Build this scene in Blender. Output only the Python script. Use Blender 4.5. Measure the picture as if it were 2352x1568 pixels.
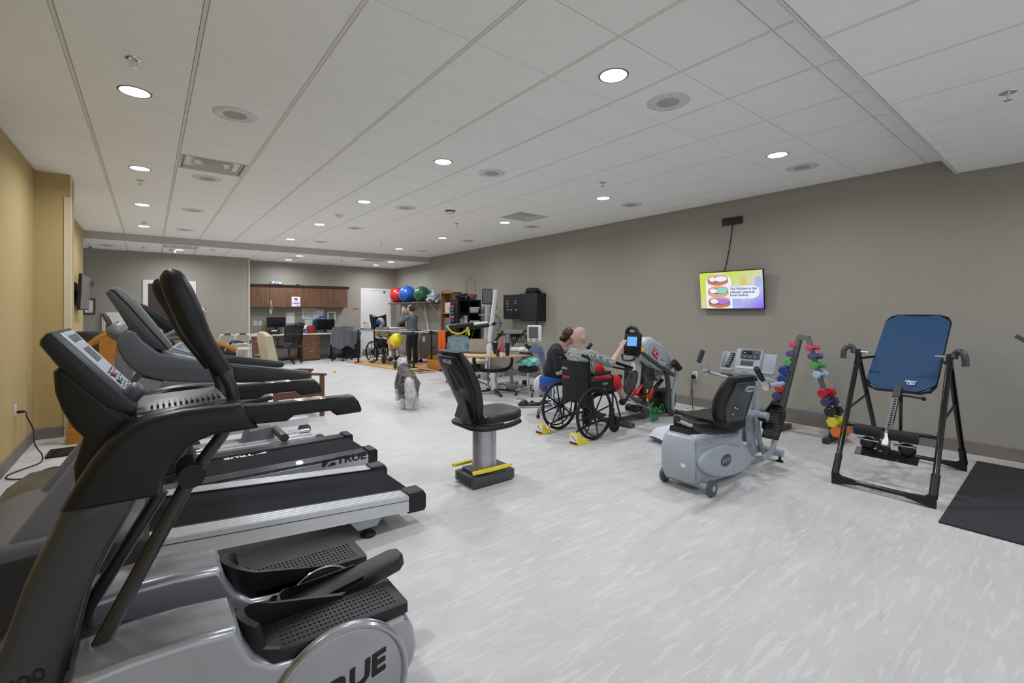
import bpy, bmesh, math, random
from mathutils import Vector as V, Matrix, Euler
from math import pi, sin, cos, radians as R, sqrt
random.seed(7)
for _o in list(bpy.data.objects): bpy.data.objects.remove(_o)
S = bpy.context.scene
COL = S.collection
# ------------------------------------------------------------------ camera, world, exposure
YAW = R(38.178); FPX = 1059.4; CY = 713.4; EYE = 1.5
cd = bpy.data.cameras.new('camera'); cam = bpy.data.objects.new('camera', cd); COL.objects.link(cam)
cd.sensor_width = 36.0; cd.lens = 36*FPX/2352; cd.shift_y = (CY-784)/2352
cd.clip_start = .05
cam.location = (0, 0, EYE); cam.rotation_euler = (pi/2, 0, -YAW)
S.camera = cam
S.view_settings.view_transform = 'Standard'; S.view_settings.look = 'None'
S.view_settings.gamma = 1; S.view_settings.use_curve_mapping = False
S.view_settings.exposure = 0.0
wd = bpy.data.worlds.new('world'); S.world = wd; wd.use_nodes = True
wd.node_tree.nodes['Background'].inputs[0].default_value = (.90, .95, 1, 1)
wd.node_tree.nodes['Background'].inputs[1].default_value = .75
LAMP_W = 20.0
S.cycles.diffuse_bounces = 8; S.cycles.max_bounces = 14
# ------------------------------------------------------------------ measuring helpers (room survey from the photo)
CS, CC = sin(YAW), cos(YAW)
def P(px, py, x=None, y=None, z=None):
    a = (px-1176)/FPX; b = -(py-CY)/FPX
    d = V((CS+CC*a, CC-CS*a, b))
    t = (z-EYE)/d.z if z is not None else (x/d.x if x is not None else y/d.y)
    return V((0, 0, EYE))+d*t
def PD(px, py, D):
    a = (px-1176)/FPX; b = -(py-CY)/FPX
    return V((0, 0, EYE))+V((CS+CC*a, CC-CS*a, b))*D
# ------------------------------------------------------------------ materials
MATS = {}
def lin(c):
    return tuple(((u/255)/12.92 if u/255 <= .04045 else ((u/255+.055)/1.055)**2.4) for u in c)
def mat(name, c, rough=.5, metal=0., var=.05, scale=6., bump=0., bscale=60., coat=0., alpha=None, emit=0., stretch=None, spec=.5, trans=0.):
    if name in MATS: return MATS[name]
    m = bpy.data.materials.new(name); m.use_nodes = True; MATS[name] = m
    nt = m.node_tree; b = nt.nodes['Principled BSDF']; c = lin(c)
    b.inputs['Roughness'].default_value = rough; b.inputs['Metallic'].default_value = metal
    b.inputs['Specular IOR Level'].default_value = spec
    b.inputs['Coat Weight'].default_value = coat
    if trans: b.inputs['Transmission Weight'].default_value = trans
    tc = nt.nodes.new('ShaderNodeTexCoord'); n = nt.nodes.new('ShaderNodeTexNoise'); n.inputs['Scale'].default_value = scale
    n.inputs['Detail'].default_value = 3
    src = tc.outputs['Object']
    if stretch:
        mp = nt.nodes.new('ShaderNodeMapping'); mp.inputs['Scale'].default_value = stretch
        nt.links.new(src, mp.inputs[0]); src = mp.outputs[0]
    nt.links.new(src, n.inputs['Vector'])
    r = nt.nodes.new('ShaderNodeValToRGB'); nt.links.new(n.outputs[0], r.inputs[0])
    r.color_ramp.elements[0].position = .3; r.color_ramp.elements[1].position = .7
    r.color_ramp.elements[0].color = (*[max(0, u*(1-var)) for u in c], 1)
    r.color_ramp.elements[1].color = (*[min(1, u*(1+var)) for u in c], 1)
    nt.links.new(r.outputs[0], b.inputs['Base Color'])
    if bump:
        n2 = nt.nodes.new('ShaderNodeTexNoise'); n2.inputs['Scale'].default_value = bscale; nt.links.new(src, n2.inputs['Vector'])
        bp = nt.nodes.new('ShaderNodeBump'); bp.inputs['Strength'].default_value = bump; bp.inputs['Distance'].default_value = .01
        nt.links.new(n2.outputs[0], bp.inputs['Height']); nt.links.new(bp.outputs[0], b.inputs['Normal'])
    if emit:
        nt.links.new(r.outputs[0], b.inputs['Emission Color']); b.inputs['Emission Strength'].default_value = emit
    if alpha is not None: b.inputs['Alpha'].default_value = alpha
    return m
M = lambda k: MATS[k] if isinstance(k, str) else k
mat('ceiling_tile', (246, 247, 247), .95, bump=.15, bscale=160, var=.015)
mat('grid_metal', (226, 225, 224), .6, var=.01)
mat('paint_taupe', (155, 151, 142), .85, bump=.04, bscale=220, var=.015, scale=2)
mat('paint_tan', (184, 163, 114), .85, bump=.04, bscale=220, var=.015, scale=2)
mat('trim_cream', (208, 196, 168), .6, var=.02)
mat('base_vinyl', (124, 116, 108), .6)
mat('white_paint', (222, 222, 220), .5, var=.01)
mat('black', (19, 20, 21), .45, var=.15)
mat('black_gloss', (14, 15, 17), .18, var=.1)
mat('black_rubber', (28, 28, 30), .8, bump=.1, bscale=200)
mat('dark_plastic', (19, 20, 21), .36, bump=.02, bscale=400, spec=.4)
mat('blue_black', (25, 28, 34), .42, bump=.03, bscale=400)
mat('grey_plastic', (80, 82, 88), .4)
mat('mid_grey', (112, 114, 118), .45)
mat('light_grey', (166, 174, 184), .4)
mat('white_plastic', (216, 218, 220), .4)
mat('bulk_paint', (186, 182, 176), .85)
mat('silver_paint', (176, 178, 184), .24, metal=.6, coat=.3)
mat('alu', (206, 208, 212), .34, metal=.45, stretch=(1, 40, 40), scale=8, var=.08)
mat('chrome', (215, 217, 220), .12, metal=1.)
mat('steel', (170, 172, 174), .35, metal=.9, stretch=(30, 30, 1), var=.1)
mat('belt', (22, 25, 31), .75, spec=.15, bump=.1, bscale=500, var=.12, scale=2)
mat('frame_grey', (66, 68, 72), .38, metal=.2, coat=.2)
mat('gun_metal', (70, 69, 70), .32, metal=.55)
mat('walnut', (104, 72, 50), .5, var=.22, scale=3, stretch=(7, 7, .6), bump=.04)
mat('walnut_dark', (78, 50, 38), .5, var=.15, scale=3, stretch=(1, 7, 7))
mat('chair_wood', (104, 62, 40), .4, var=.15, scale=5, stretch=(1, 1, 6))
mat('oak', (176, 116, 40), .45, var=.12, scale=4, stretch=(1, 1, 6))
mat('oak_dull', (142, 104, 62), .5, var=.12, scale=4, stretch=(1, 1, 6))
mat('light_oak', (200, 162, 112), .5, var=.12, scale=4, stretch=(1, 8, 8))
mat('counter', (206, 198, 184), .5, var=.04, scale=60)
mat('cream', (206, 196, 166), .6, bump=.03)
mat('paper', (226, 228, 232), .8, var=.01)
mat('red', (176, 28, 36), .4); mat('dark_red', (122, 24, 34), .45); mat('green', (36, 96, 60), .35, coat=.3)
mat('blue', (26, 88, 176), .35, coat=.3); mat('ball_red', (190, 30, 38), .32, coat=.4)
mat('yellow', (232, 214, 40), .5); mat('orange', (232, 104, 30), .7, bump=.05)
mat('royal', (26, 82, 170), .8, bump=.05); mat('teal', (30, 104, 104), .6); mat('aqua', (136, 210, 202), .7, bump=.1)
mat('skin', (194, 158, 144), .55, var=.06, scale=12); mat('hair', (34, 26, 24), .5, var=.3, scale=30)
mat('denim', (98, 112, 142), .5)
# ------------------------------------------------------------------ mesh builder
def rotm(rx=0, ry=0, rz=0): return Euler((rx, ry, rz)).to_matrix()
def frame_z(d):
    d = V(d).normalized(); return d.to_track_quat('Z', 'Y').to_matrix()
def spl(pts, n=6, closed=False):
    pts = [V(p) for p in pts]; out = []; N = len(pts)
    for i in range(N if closed else N-1):
        g = (lambda k: pts[k % N]) if closed else (lambda k: pts[max(0, min(N-1, k))])
        a, b, c, d = g(i-1), g(i), g(i+1), g(i+2)
        for k in range(n):
            t = k/n
            out.append(.5*((2*b)+(c-a)*t+(2*a-5*b+4*c-d)*t*t+(3*b-a-3*c+d)*t**3))
    if not closed: out.append(pts[-1])
    return out
class MB:
    def __init__(s): s.v = []; s.f = []; s.mi = []; s.cur = 0
    def add(s, vs, fs, T=None):
        o = len(s.v)
        s.v += [tuple(T @ V(p)) if T is not None else tuple(p) for p in vs]
        s.f += [tuple(o+i for i in f) for f in fs]; s.mi += [s.cur]*len(fs); return s
    def addbm(s, bm, T=None):
        bm.verts.index_update()
        s.add([v.co.copy() for v in bm.verts], [[v.index for v in f.verts] for f in bm.faces], T); bm.free(); return s
    def box(s, c, d, rot=None, bev=0, seg=1):
        bm = bmesh.new(); bmesh.ops.create_cube(bm, size=1)
        for v in bm.verts: v.co = V((v.co.x*d[0], v.co.y*d[1], v.co.z*d[2]))
        if bev: bmesh.ops.bevel(bm, geom=bm.edges[:], offset=min(bev, .49*min(d)), segments=seg, affect='EDGES', profile=.5)
        T = Matrix.Translation(V(c)) @ (rot.to_4x4() if rot is not None else Matrix())
        return s.addbm(bm, T)
    def mm(s, a, b, bev=0, seg=1):
        a = V(a); b = V(b)
        return s.box((a+b)/2, [abs(b[i]-a[i]) for i in range(3)], None, bev, seg)
    def prism(s, pts, ax, a0, a1, bev=0, seg=2, T=None):
        bm = bmesh.new()
        def mk(p, a): return {'x': (a, p[0], p[1]), 'y': (p[0], a, p[1]), 'z': (p[0], p[1], a)}[ax]
        A = [bm.verts.new(mk(p, a0)) for p in pts]; B = [bm.verts.new(mk(p, a1)) for p in pts]; n = len(pts)
        c0 = bm.faces.new(A); c1 = bm.faces.new(B[::-1])
        for i in range(n): bm.faces.new((A[i], B[i], B[(i+1) % n], A[(i+1) % n]))
        bmesh.ops.recalc_face_normals(bm, faces=bm.faces[:])
        if bev:
            es = [e for f in (c0, c1) for e in f.edges]
            bmesh.ops.bevel(bm, geom=es, offset=bev, segments=seg, affect='EDGES', profile=.5, clamp_overlap=True)
        return s.addbm(bm, T)
    def tube(s, pts, r, seg=10, closed=False, caps=True, flat=None):
        pts = [V(p) for p in pts]; n = len(pts)
        rs = r if isinstance(r, (list, tuple)) else [r]*n
        if len(rs) != n: rs = [rs[min(len(rs)-1, int(i*(len(rs)-1)/(n-1)+.5))] if len(rs) > 2 else rs[0]+(rs[-1]-rs[0])*i/(n-1) for i in range(n)]
        tan = []
        for i in range(n):
            a = pts[(i-1) % n] if closed or i > 0 else pts[0]; b = pts[(i+1) % n] if closed or i < n-1 else pts[-1]
            tan.append((b-a).normalized() if (b-a).length > 1e-9 else V((0, 0, 1)))
        u = V((0, 0, 1)) if abs(tan[0].z) < .9 else V((1, 0, 0))
        u = (u-tan[0]*u.dot(tan[0])).normalized(); vs = []
        for i in range(n):
            u = (u-tan[i]*u.dot(tan[i])).normalized(); w = tan[i].cross(u)
            fu, fw = flat if flat else (1, 1)
            for k in range(seg):
                a = 2*pi*(k+.5)/seg; vs.append(pts[i]+(u*cos(a)*fu+w*sin(a)*fw)*rs[i])
        fs = []
        for i in range(n if closed else n-1):
            j = (i+1) % n
            for k in range(seg): fs.append((i*seg+k, i*seg+(k+1) % seg, j*seg+(k+1) % seg, j*seg+k))
        if caps and not closed: fs += [tuple(range(seg))[::-1], tuple((n-1)*seg+k for k in range(seg))]
        return s.add(vs, fs)
    def cyl(s, a, b, r, seg=16, r2=None): return s.tube([a, b], [r, r if r2 is None else r2], seg)
    def lathe(s, prof, c=(0, 0, 0), ax=(0, 0, 1), seg=24, cap=True):
        T = Matrix.Translation(V(c)) @ frame_z(ax).to_4x4(); vs = []; fs = []
        for r, z in prof:
            for k in range(seg): vs.append((r*cos(2*pi*k/seg), r*sin(2*pi*k/seg), z))
        for i in range(len(prof)-1):
            for k in range(seg): fs.append((i*seg+k, i*seg+(k+1) % seg, (i+1)*seg+(k+1) % seg, (i+1)*seg+k))
        if cap: fs += [tuple(range(seg))[::-1], tuple((len(prof)-1)*seg+k for k in range(seg))]
        return s.add(vs, fs, T)
    def ball(s, c, r, seg=16, rot=None):
        r = (r, r, r) if not isinstance(r, (tuple, list)) else r; bm = bmesh.new()
        bmesh.ops.create_uvsphere(bm, u_segments=seg, v_segments=max(6, seg*2//3), radius=1)
        T = Matrix.Translation(V(c)) @ (rot.to_4x4() if rot is not None else Matrix()) @ Matrix.Diagonal((*r, 1))
        return s.addbm(bm, T)
    def torus(s, c, Rr, r, ax=(0, 0, 1), seg=32, s2=8, a0=0, a1=2*pi):
        F3 = frame_z(ax); cl = abs(a1-a0-2*pi) < 1e-6; n = seg if cl else seg+1
        pts = [V(c)+F3 @ V((Rr*cos(a0+(a1-a0)*k/seg), Rr*sin(a0+(a1-a0)*k/seg), 0)) for k in range(n)]
        return s.tube(pts, r, s2, closed=cl)
    def loft(s, rings, caps=True, closed=False):
        n = len(rings[0]); vs = [p for r in rings for p in r]; fs = []; m = len(rings)
        for i in range(m if closed else m-1):
            j = (i+1) % m
            for k in range(n): fs.append((i*n+k, i*n+(k+1) % n, j*n+(k+1) % n, j*n+k))
        if caps and not closed: fs += [tuple(range(n))[::-1], tuple((m-1)*n+k for k in range(n))]
        return s.add(vs, fs)
    def grid(s, fn, nu, nv, th=0):
        vs = [fn(i/nu, j/nv) for i in range(nu+1) for j in range(nv+1)]
        fs = [(i*(nv+1)+j, (i+1)*(nv+1)+j, (i+1)*(nv+1)+j+1, i*(nv+1)+j+1) for i in range(nu) for j in range(nv)]
        s.add(vs, fs)
        return s
    def build(s, name, m, parent=None, ang=38, local=False, fix=True, **kw):
        me = bpy.data.meshes.new(name)
        vs = s.v
        if parent is not None and not local:
            T = wmat(parent).inverted(); vs = [tuple(T @ V(p)) for p in vs]
        org = V((0, 0, 0))
        if parent is None and not local and vs:
            xs = [p[0] for p in vs]; ys = [p[1] for p in vs]; zs = [p[2] for p in vs]
            org = V(((min(xs)+max(xs))/2, (min(ys)+max(ys))/2, min(zs))); vs = [tuple(V(p)-org) for p in vs]
        me.from_pydata(vs, [], s.f)
        for mm in (m if isinstance(m, (list, tuple)) else [m]): me.materials.append(M(mm) if isinstance(mm, str) else mm)
        if isinstance(m, (list, tuple)): me.polygons.foreach_set('material_index', s.mi)
        if fix:
            bm = bmesh.new(); bm.from_mesh(me); bmesh.ops.recalc_face_normals(bm, faces=bm.faces[:]); bm.to_mesh(me); bm.free()
        if ang: me.shade_smooth(); me.set_sharp_from_angle(angle=R(ang))
        me.update()
        return link(name, me, parent, org, **kw)
def wmat(o):
    T = Matrix.LocRotScale(o.location, o.rotation_euler, o.scale)
    return wmat(o.parent) @ T if o.parent else T
def link(name, me, parent=None, loc=(0, 0, 0), label=None, cat=None, group=None, kind=None):
    o = bpy.data.objects.new(name, me); COL.objects.link(o); o.location = loc; o.parent = parent
    for k, v in (('label', label), ('category', cat), ('group', group), ('kind', kind)):
        if v: o[k] = v
    return o
def thing(name, label, cat, loc=(0, 0, 0), rz=0, group=None):
    o = link(name, None, None, loc, label, cat, group); o.rotation_euler = (0, 0, rz); o.empty_display_size = .1; return o
def kids(o): return [c for c in bpy.data.objects if c.parent == o]
def copy_tree(o, parent=None, kc=None):
    if kc is None:
        kc = {}
        for c in bpy.data.objects:
            if c.parent: kc.setdefault(c.parent.name, []).append(c)
    c = o.copy(); COL.objects.link(c)
    if parent is not None: c.parent = parent
    for ch in kc.get(o.name, []): copy_tree(ch, c, kc)
    return c
def dup(o, loc, rz=None, label=None):
    c = copy_tree(o); c.location = loc
    if rz is not None: c.rotation_euler = (0, 0, rz)
    if label: c['label'] = label
    return c
def text(s, size, m, parent, at, right, up, name='lettering', ext=.0008, bold=0., wide=1., shear=0., align='CENTER', **kw):
    """flat letters standing on a real surface: at = centre, right/up = world directions"""
    cu = bpy.data.curves.new('t', 'FONT'); cu.body = s; cu.size = size; cu.extrude = ext; cu.offset = bold*size; cu.shear = shear
    cu.align_x = align; cu.align_y = 'CENTER'; cu.resolution_u = 3
    ob = bpy.data.objects.new('t', cu); me = bpy.data.meshes.new_from_object(ob)
    bpy.data.objects.remove(ob); bpy.data.curves.remove(cu)
    r = V(right).normalized(); u = V(up); u = (u-r*u.dot(r)).normalized(); n = r.cross(u)
    T = Matrix((( r.x*wide, u.x, n.x, at[0]), (r.y*wide, u.y, n.y, at[1]), (r.z*wide, u.z, n.z, at[2]), (0, 0, 0, 1)))
    if parent is not None: T = wmat(parent).inverted() @ T
    me.transform(T); me.materials.clear(); me.materials.append(M(m)); me.name = name
    return link(name, me, parent, **kw)
# remeshed organic bodies: list of capsules / ellipsoids merged into ONE continuous surface
def cap(a, b, ra, rb=None): return ('c', V(a), V(b), ra, ra if rb is None else rb)
def ell(c, r, rot=None): return ('e', V(c), r, rot)
def blob(name, prims, m, parent, vox=.012, smooth=6, world=False, disp=None, **kw):
    mb = MB()
    for p in prims:
        if p[0] == 'c':
            _, a, b, ra, rb = p; n = max(2, int((b-a).length/(.5*min(ra, rb)))+1); n = min(n, 14)
            mb.tube([a.lerp(b, i/(n-1)) for i in range(n)], [ra+(rb-ra)*i/(n-1) for i in range(n)], 12)
            mb.ball(a, ra, 12); mb.ball(b, rb, 12)
        else: mb.ball(p[1], p[2], 16, p[3])
    me = bpy.data.meshes.new(name); me.from_pydata(mb.v, [], mb.f)
    bm = bmesh.new(); bm.from_mesh(me); bmesh.ops.recalc_face_normals(bm, faces=bm.faces[:]); bm.to_mesh(me); bm.free()
    ob = bpy.data.objects.new('tmp', me); COL.objects.link(ob)
    mo = ob.modifiers.new('r', 'REMESH'); mo.mode = 'VOXEL'; mo.voxel_size = vox
    ms = ob.modifiers.new('s', 'SMOOTH'); ms.iterations = smooth; ms.factor = .5
    dg = bpy.context.evaluated_depsgraph_get(); dg.update()
    m2 = bpy.data.meshes.new_from_object(ob.evaluated_get(dg)); bpy.data.objects.remove(ob); bpy.data.meshes.remove(me)
    m2.name = name; m2.materials.clear()
    for mm in (m if isinstance(m, (list, tuple)) else [m]): m2.materials.append(M(mm))
    if disp:
        for v in m2.vertices: v.co = v.co+v.normal*disp(v.co)
    if parent is not None and world: m2.transform(wmat(parent).inverted())
    m2.shade_smooth(); m2.update()
    return link(name, m2, parent, **kw)
# ================================================================== SETTING
XL, XR, ZC, ZL = -1.05, 6.78, 3.133, 2.967
YS, YB, YW, YW2, YREAR = .945, 12.657, 14.58, 15.2, -3.2
XA = 2.19                                    # where the alcove starts
def fmat():
    m = bpy.data.materials.new('floor_vinyl'); m.use_nodes = True; MATS['floor'] = m; nt = m.node_tree; b = nt.nodes['Principled BSDF']
    tc = nt.nodes.new('ShaderNodeTexCoord'); L = nt.links.new
    def noise(sc, st, det=5, dist=0., rot=.12):
        mp = nt.nodes.new('ShaderNodeMapping'); mp.inputs['Scale'].default_value = st; mp.inputs['Rotation'].default_value = (0, 0, rot)
        L(tc.outputs['Object'], mp.inputs[0]); n = nt.nodes.new('ShaderNodeTexNoise'); n.inputs['Scale'].default_value = sc
        n.inputs['Detail'].default_value = det; n.inputs['Distortion'].default_value = dist; L(mp.outputs[0], n.inputs['Vector']); return n.outputs[0]
    def ramp(s, a, b2, c0, c1):
        r = nt.nodes.new('ShaderNodeValToRGB'); L(s, r.inputs[0]); r.color_ramp.elements[0].position = a; r.color_ramp.elements[1].position = b2
        r.color_ramp.elements[0].color = (*c0, 1); r.color_ramp.elements[1].color = (*c1, 1); return r.outputs[0]
    def mix(f, a, c):
        x = nt.nodes.new('ShaderNodeMix'); x.data_type = 'RGBA'; L(f, x.inputs[0]); L(a, x.inputs[6])
        if isinstance(c, tuple): x.inputs[7].default_value = (*c, 1)
        else: L(c, x.inputs[7])
        return x.outputs[2]
    base = ramp(noise(1.6, (1, 3, 1), 6, .6), .3, .7, lin((194, 193, 193)), lin((204, 203, 203)))
    v1 = ramp(noise(5, (1, 7, 1), 8, .8), .52, .66, (0, 0, 0), (1, 1, 1))
    c1 = mix(v1, base, lin((211, 211, 211)))
    v2 = ramp(noise(4, (1.2, 9, 1), 9, 1.2, .2), .60, .70, (0, 0, 0), (.5, .5, .5))
    c2 = mix(v2, c1, lin((185, 182, 180)))
    v3 = ramp(noise(22, (1, 5, 1), 4, .5), .66, .72, (0, 0, 0), (.6, .6, .6))
    c3 = mix(v3, c2, lin((222, 221, 221)))
    L(c3, b.inputs['Base Color']); b.inputs['Roughness'].default_value = .42; b.inputs['Specular IOR Level'].default_value = .4
    rr = ramp(noise(3, (1, 3, 1)), .3, .7, (.36,)*3, (.5,)*3); L(rr, b.inputs['Roughness'])
fmat()
st = lambda mb, n, m, p=None: mb.build(n, m, p, ang=0, kind='structure')
st(MB().mm((-2.1, YREAR, -.1), (XR+.12, YW2+.5, 0)), 'floor', 'floor')
# walls ------------------------------------------------------------
wr = st(MB().mm((XR, YREAR, 0), (XR+.12, YW2+.1, 3.3)), 'wall_right', 'paint_taupe')
ys_ = P(1273.4, 700, x=XR).y
st(MB().mm((XR-.006, ys_-.012, .1), (XR, ys_+.012, ZC), .002), 'panel_joint', 'paint_taupe', wr)
wl = st(MB().mm((XL-.12, YREAR, 0), (XL, YB, 3.3)), 'wall_left', 'paint_tan')
st(MB().mm((-2.0, YB-.12, 0), (XL-.12, YB, ZC)), 'wall_return', 'paint_taupe'); st(MB().mm((-2.1, YB-.12, 0), (-2.0, YW+.1, ZC)), 'wall_side', 'paint_taupe')
st(MB().mm((-2.05, YB, ZL-.002), (XL-.1, YW+.1, ZL+.1)), 'ceiling', 'ceiling_tile')
pier = st(MB().mm((XL, 7.63, 0), (-.75, 8.02, ZC)), 'wall_pier', 'paint_tan')
st(MB().mm((-.80, 7.618, 0), (-.7505, 7.63, 2.86)).mm((-.75, 7.618, 0), (-.742, 7.72, ZC-.02)), 'corner_guard', 'trim_cream', pier)
wb = st(MB().mm((-2.1, YW, 0), (XA, YW2+.1, ZL)), 'wall_back', 'paint_taupe')
st(MB().mm((XA, YW2, 0), (XR+.1, YW2+.1, ZL)), 'wall_alcove', 'paint_taupe')
st(MB().mm((XA-.03, YW-.008, 0), (XA+.008, YW+.03, ZL), .002), 'corner_guard', 'trim_cream', wb)
# baseboards
def bb(n, a, b):
    st(MB().mm(a, b, .004), n, 'base_vinyl')
bb('baseboard_right', (XR-.012, YREAR, 0), (XR, YW2, .13))
bb('baseboard_left', (XL, YREAR, 0), (XL+.012, 7.63, .13))
bb('baseboard_pier', (XL, 7.618, 0), (-.80, 7.63, .13))
bb('baseboard_back', (-2.0, YW-.012, 0), (XA, YW, .13))
bb('baseboard_alcove', (XA, YW2-.012, 0), (XR, YW2, .13))
# ceilings ----------------------------------------------------------
PX_, PY_ = .652, .5888
xg = [1.543+PX_*k for k in range(-4, 9)]
def ceiling_zone(name, z, y0, y1, ylines, skip=()):
    root = st(MB().mm((XL-.1, y0, z+.03), (XR+.1, y1, z+.16)), name, 'ceiling_tile')
    g = MB()
    ys = [y for y in ylines if y0 < y < y1]
    for x in xg[1:-1]: g.mm((x-.010, y0, z-.003), (x+.010, y1, z+.03))
    for y in ys: g.mm((XL, y-.010, z+.018), (XR, y+.010, z+.03))
    g.mm((XL, y0, z), (XL+.022, y1, z+.02)).mm((XR-.022, y0, z), (XR, y1, z+.02))
    st(g, 'ceiling_grid', 'grid_metal', root)
    cuts = [y0]+ys+[y1]; cache = {}
    for i in range(len(xg)-1):
        for j in range(len(cuts)-1):
            xa, xb, ya, yb = max(xg[i], XL), min(xg[i+1], XR), cuts[j], cuts[j+1]
            cx, cy = (xa+xb)/2, (ya+yb)/2
            if any(abs(cx-sx) < .3 and abs(cy-sy) < .28 for sx, sy in skip): continue
            w, h = xb-xa-.026, yb-ya-.006
            if h < .03: continue
            key = (round(w, 3), round(h, 3))
            if key not in cache:
                t = MB(); a, b = w/2, h/2; c = .004
                t.add([(-a, -b, .02), (a, -b, .02), (a, b, .02), (-a, b, .02), (-a, -b, -.002), (a, -b, -.002), (a, b, -.002), (-a, b, -.002),
                       (-a+c, -b+c, -.006), (a-c, -b+c, -.006), (a-c, b-c, -.006), (-a+c, b-c, -.006)],
                      [(0, 1, 2, 3), (4, 5, 1, 0), (5, 6, 2, 1), (6, 7, 3, 2), (7, 4, 0, 3), (8, 9, 5, 4), (9, 10, 6, 5), (10, 11, 7, 6), (11, 8, 4, 7), (11, 10, 9, 8)])
                o = t.build('ceiling_tile', 'ceiling_tile', None, ang=0, local=True, kind='structure'); cache[key] = o
            else:
                o = cache[key].copy(); COL.objects.link(o)
            o.parent = root; T = wmat(root).inverted() @ V((cx, cy, z+random.uniform(-.0007, .0007)))
            o.location = T
    return root
ceiling_zone('ceiling', ZC, YS, YB, [2.35+PY_*j for j in range(-3, 19)], [(.558, 6.162), (5.06, 6.144)])
ceiling_zone('ceiling', ZL, -1.7, YS-.022, [.655-PY_*j for j in range(0, 4)])
ceiling_zone('ceiling', ZL, YB+.03, YW2, [12.757+PY_*j for j in range(0, 4)], [(.544, 13.06), (5.02, 13.06)])
st(MB().mm((XL-.1, YREAR, ZL), (XR+.1, -1.7, ZL+.15)), 'ceiling', 'ceiling_tile')
st(MB().mm((XL, YS-.016, ZL-.001), (XR, YS, ZC+.03)).mm((XL, YS-.022, ZL-.006), (XR, YS-.014, ZL+.004)).mm((XL, YS-.006, ZL-.006), (XR, YS+.002, ZL+.004)), 'trim_1', 'grid_metal')
st(MB().mm((XL, YB, ZL), (XR, YB+.03, ZC+.03)), 'wall_bulkhead', 'bulk_paint')
st(MB().mm((XL, YB-.012, ZC-.012), (XR, YB, ZC+.01)), 'trim_2', 'grid_metal')
st(MB().mm((XL, YB-.006, ZL-.005), (XR, YB+.05, ZL+.002)), 'trim_3', 'grid_metal')
# ceiling fixtures ----------------------------------------------------
def lamp_mats():
    m = bpy.data.materials.new('lens_glow'); m.use_nodes = True; MATS['lens'] = m
    b = m.node_tree.nodes['Principled BSDF']; b.inputs['Base Color'].default_value = (.9, .9, .9, 1)
    b.inputs['Emission Color'].default_value = (.93, .95, 1, 1); b.inputs['Emission Strength'].default_value = 6
lamp_mats()
lt = bpy.data.lights.new('downlight_lamp', 'AREA'); lt.shape = 'DISK'; lt.size = .17; lt.energy = LAMP_W; lt.color = (.93, .96, 1); lt.spread = R(165)
def where_c(x, y):
    col = 'over the treadmills' if x < 1 else ('over the middle of the room' if x < 4 else 'near the long taupe wall')
    return col
ordn = ['first', 'second', 'third', 'fourth', 'fifth']
l0 = None
mains = [(x, y, ZC) for x in (-.085, 2.525, 5.16) for y in (2.075, 4.43, 6.78, 9.08, 11.37) if not (x < 0 and y < 3)]
for (x, y, z) in mains+[(.559, 13.642, ZL), (3.148, 13.166, ZL), (3.143, 14.369, ZL), (5.70, 14.275, ZL), (5.694, 13.112, ZL), (5.16, -.3, ZL), (2.525, -1.2, ZL), (-.085, 2.075, ZC)]:
    if z == ZC:
        k = [2.075, 4.43, 6.78, 9.08, 11.37].index(y); lab = f'round glowing downlight, {ordn[k]} from the camera {where_c(x, y)}'
    else:
        lab = 'round glowing downlight in the lowered ceiling over the desks' if y > 12 else 'round downlight in the lowered ceiling behind the camera'
        if abs(x-.559) < .1: lab = 'round glowing downlight in the lowered ceiling before the restroom door'
        if y > 14: lab += ', by the wall'
        if x > 5: lab += ', door side'
    if l0 is None:
        l0 = thing('downlight', lab, 'ceiling light', (x, y, z), 0, 'round ceiling downlights')
        MB().lathe([(.091, .0), (.091, -.009), (.098, -.010), (.104, -.007), (.105, 0)], seg=32, cap=False).build('trim_ring', 'mid_grey', l0, local=True)
        MB().lathe([(0.0, -.0085), (.092, -.0085), (.092, -.004), (0, -.004)], seg=32, cap=False).build('lens', 'lens', l0, local=True)
    else:
        l0_ = dup(l0, (x, y, z), 0, lab)
    lo = bpy.data.objects.new('downlight_lamp', lt); COL.objects.link(lo); lo.location = (x, y, z-.014)
mat('grille', (150, 149, 147), .7)
s0 = None
for (x, y, z) in [(x, y, ZC) for x in (.56, 3.18, 5.81) for y in (2.075, 4.43, 6.77, 9.05, 11.35)][1:]+[(-.731, 13.633, ZL), (3.137, 13.685, ZL)]:
    k = [2.075, 4.43, 6.77, 9.05, 11.35].index(y) if z == ZC else 0
    lab = (f'round white ceiling speaker, {ordn[k]} from the camera {where_c(x-.6, y)}' if z == ZC else
           ('round speaker in the lowered ceiling near the framed certificate' if x < 0 else 'round speaker in the lowered ceiling above the desks'))
    if s0 is None:
        s0 = thing('ceiling_speaker', lab, 'speaker', (x, y, z), 0, 'round ceiling speakers')
        MB().lathe([(.085, -.012), (.10, -.016), (.155, -.012), (.166, -.005), (.166, 0)], seg=36, cap=False).build('rim', 'white_plastic', s0, local=True)
        mm_ = mat('speaker_mesh', (176, 174, 171), .9)
        MB().lathe([(0, -.013), (.086, -.0125), (.086, -.004), (0, -.004)], seg=36, cap=False).build('grille', 'speaker_mesh', s0, local=True)
        for k2 in range(4):
            MB().lathe([(.004, -.016), (.004, -.011)], (.132*cos(k2*pi/2+.7), .132*sin(k2*pi/2+.7), 0), seg=8).build('screw', 'gun_metal', s0, local=True)
    else: dup(s0, (x, y, z), 0, lab)
mat('vent_white', (205, 205, 204), .5); mat('vent_dark', (16, 16, 16), .9)
v0 = None
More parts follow.
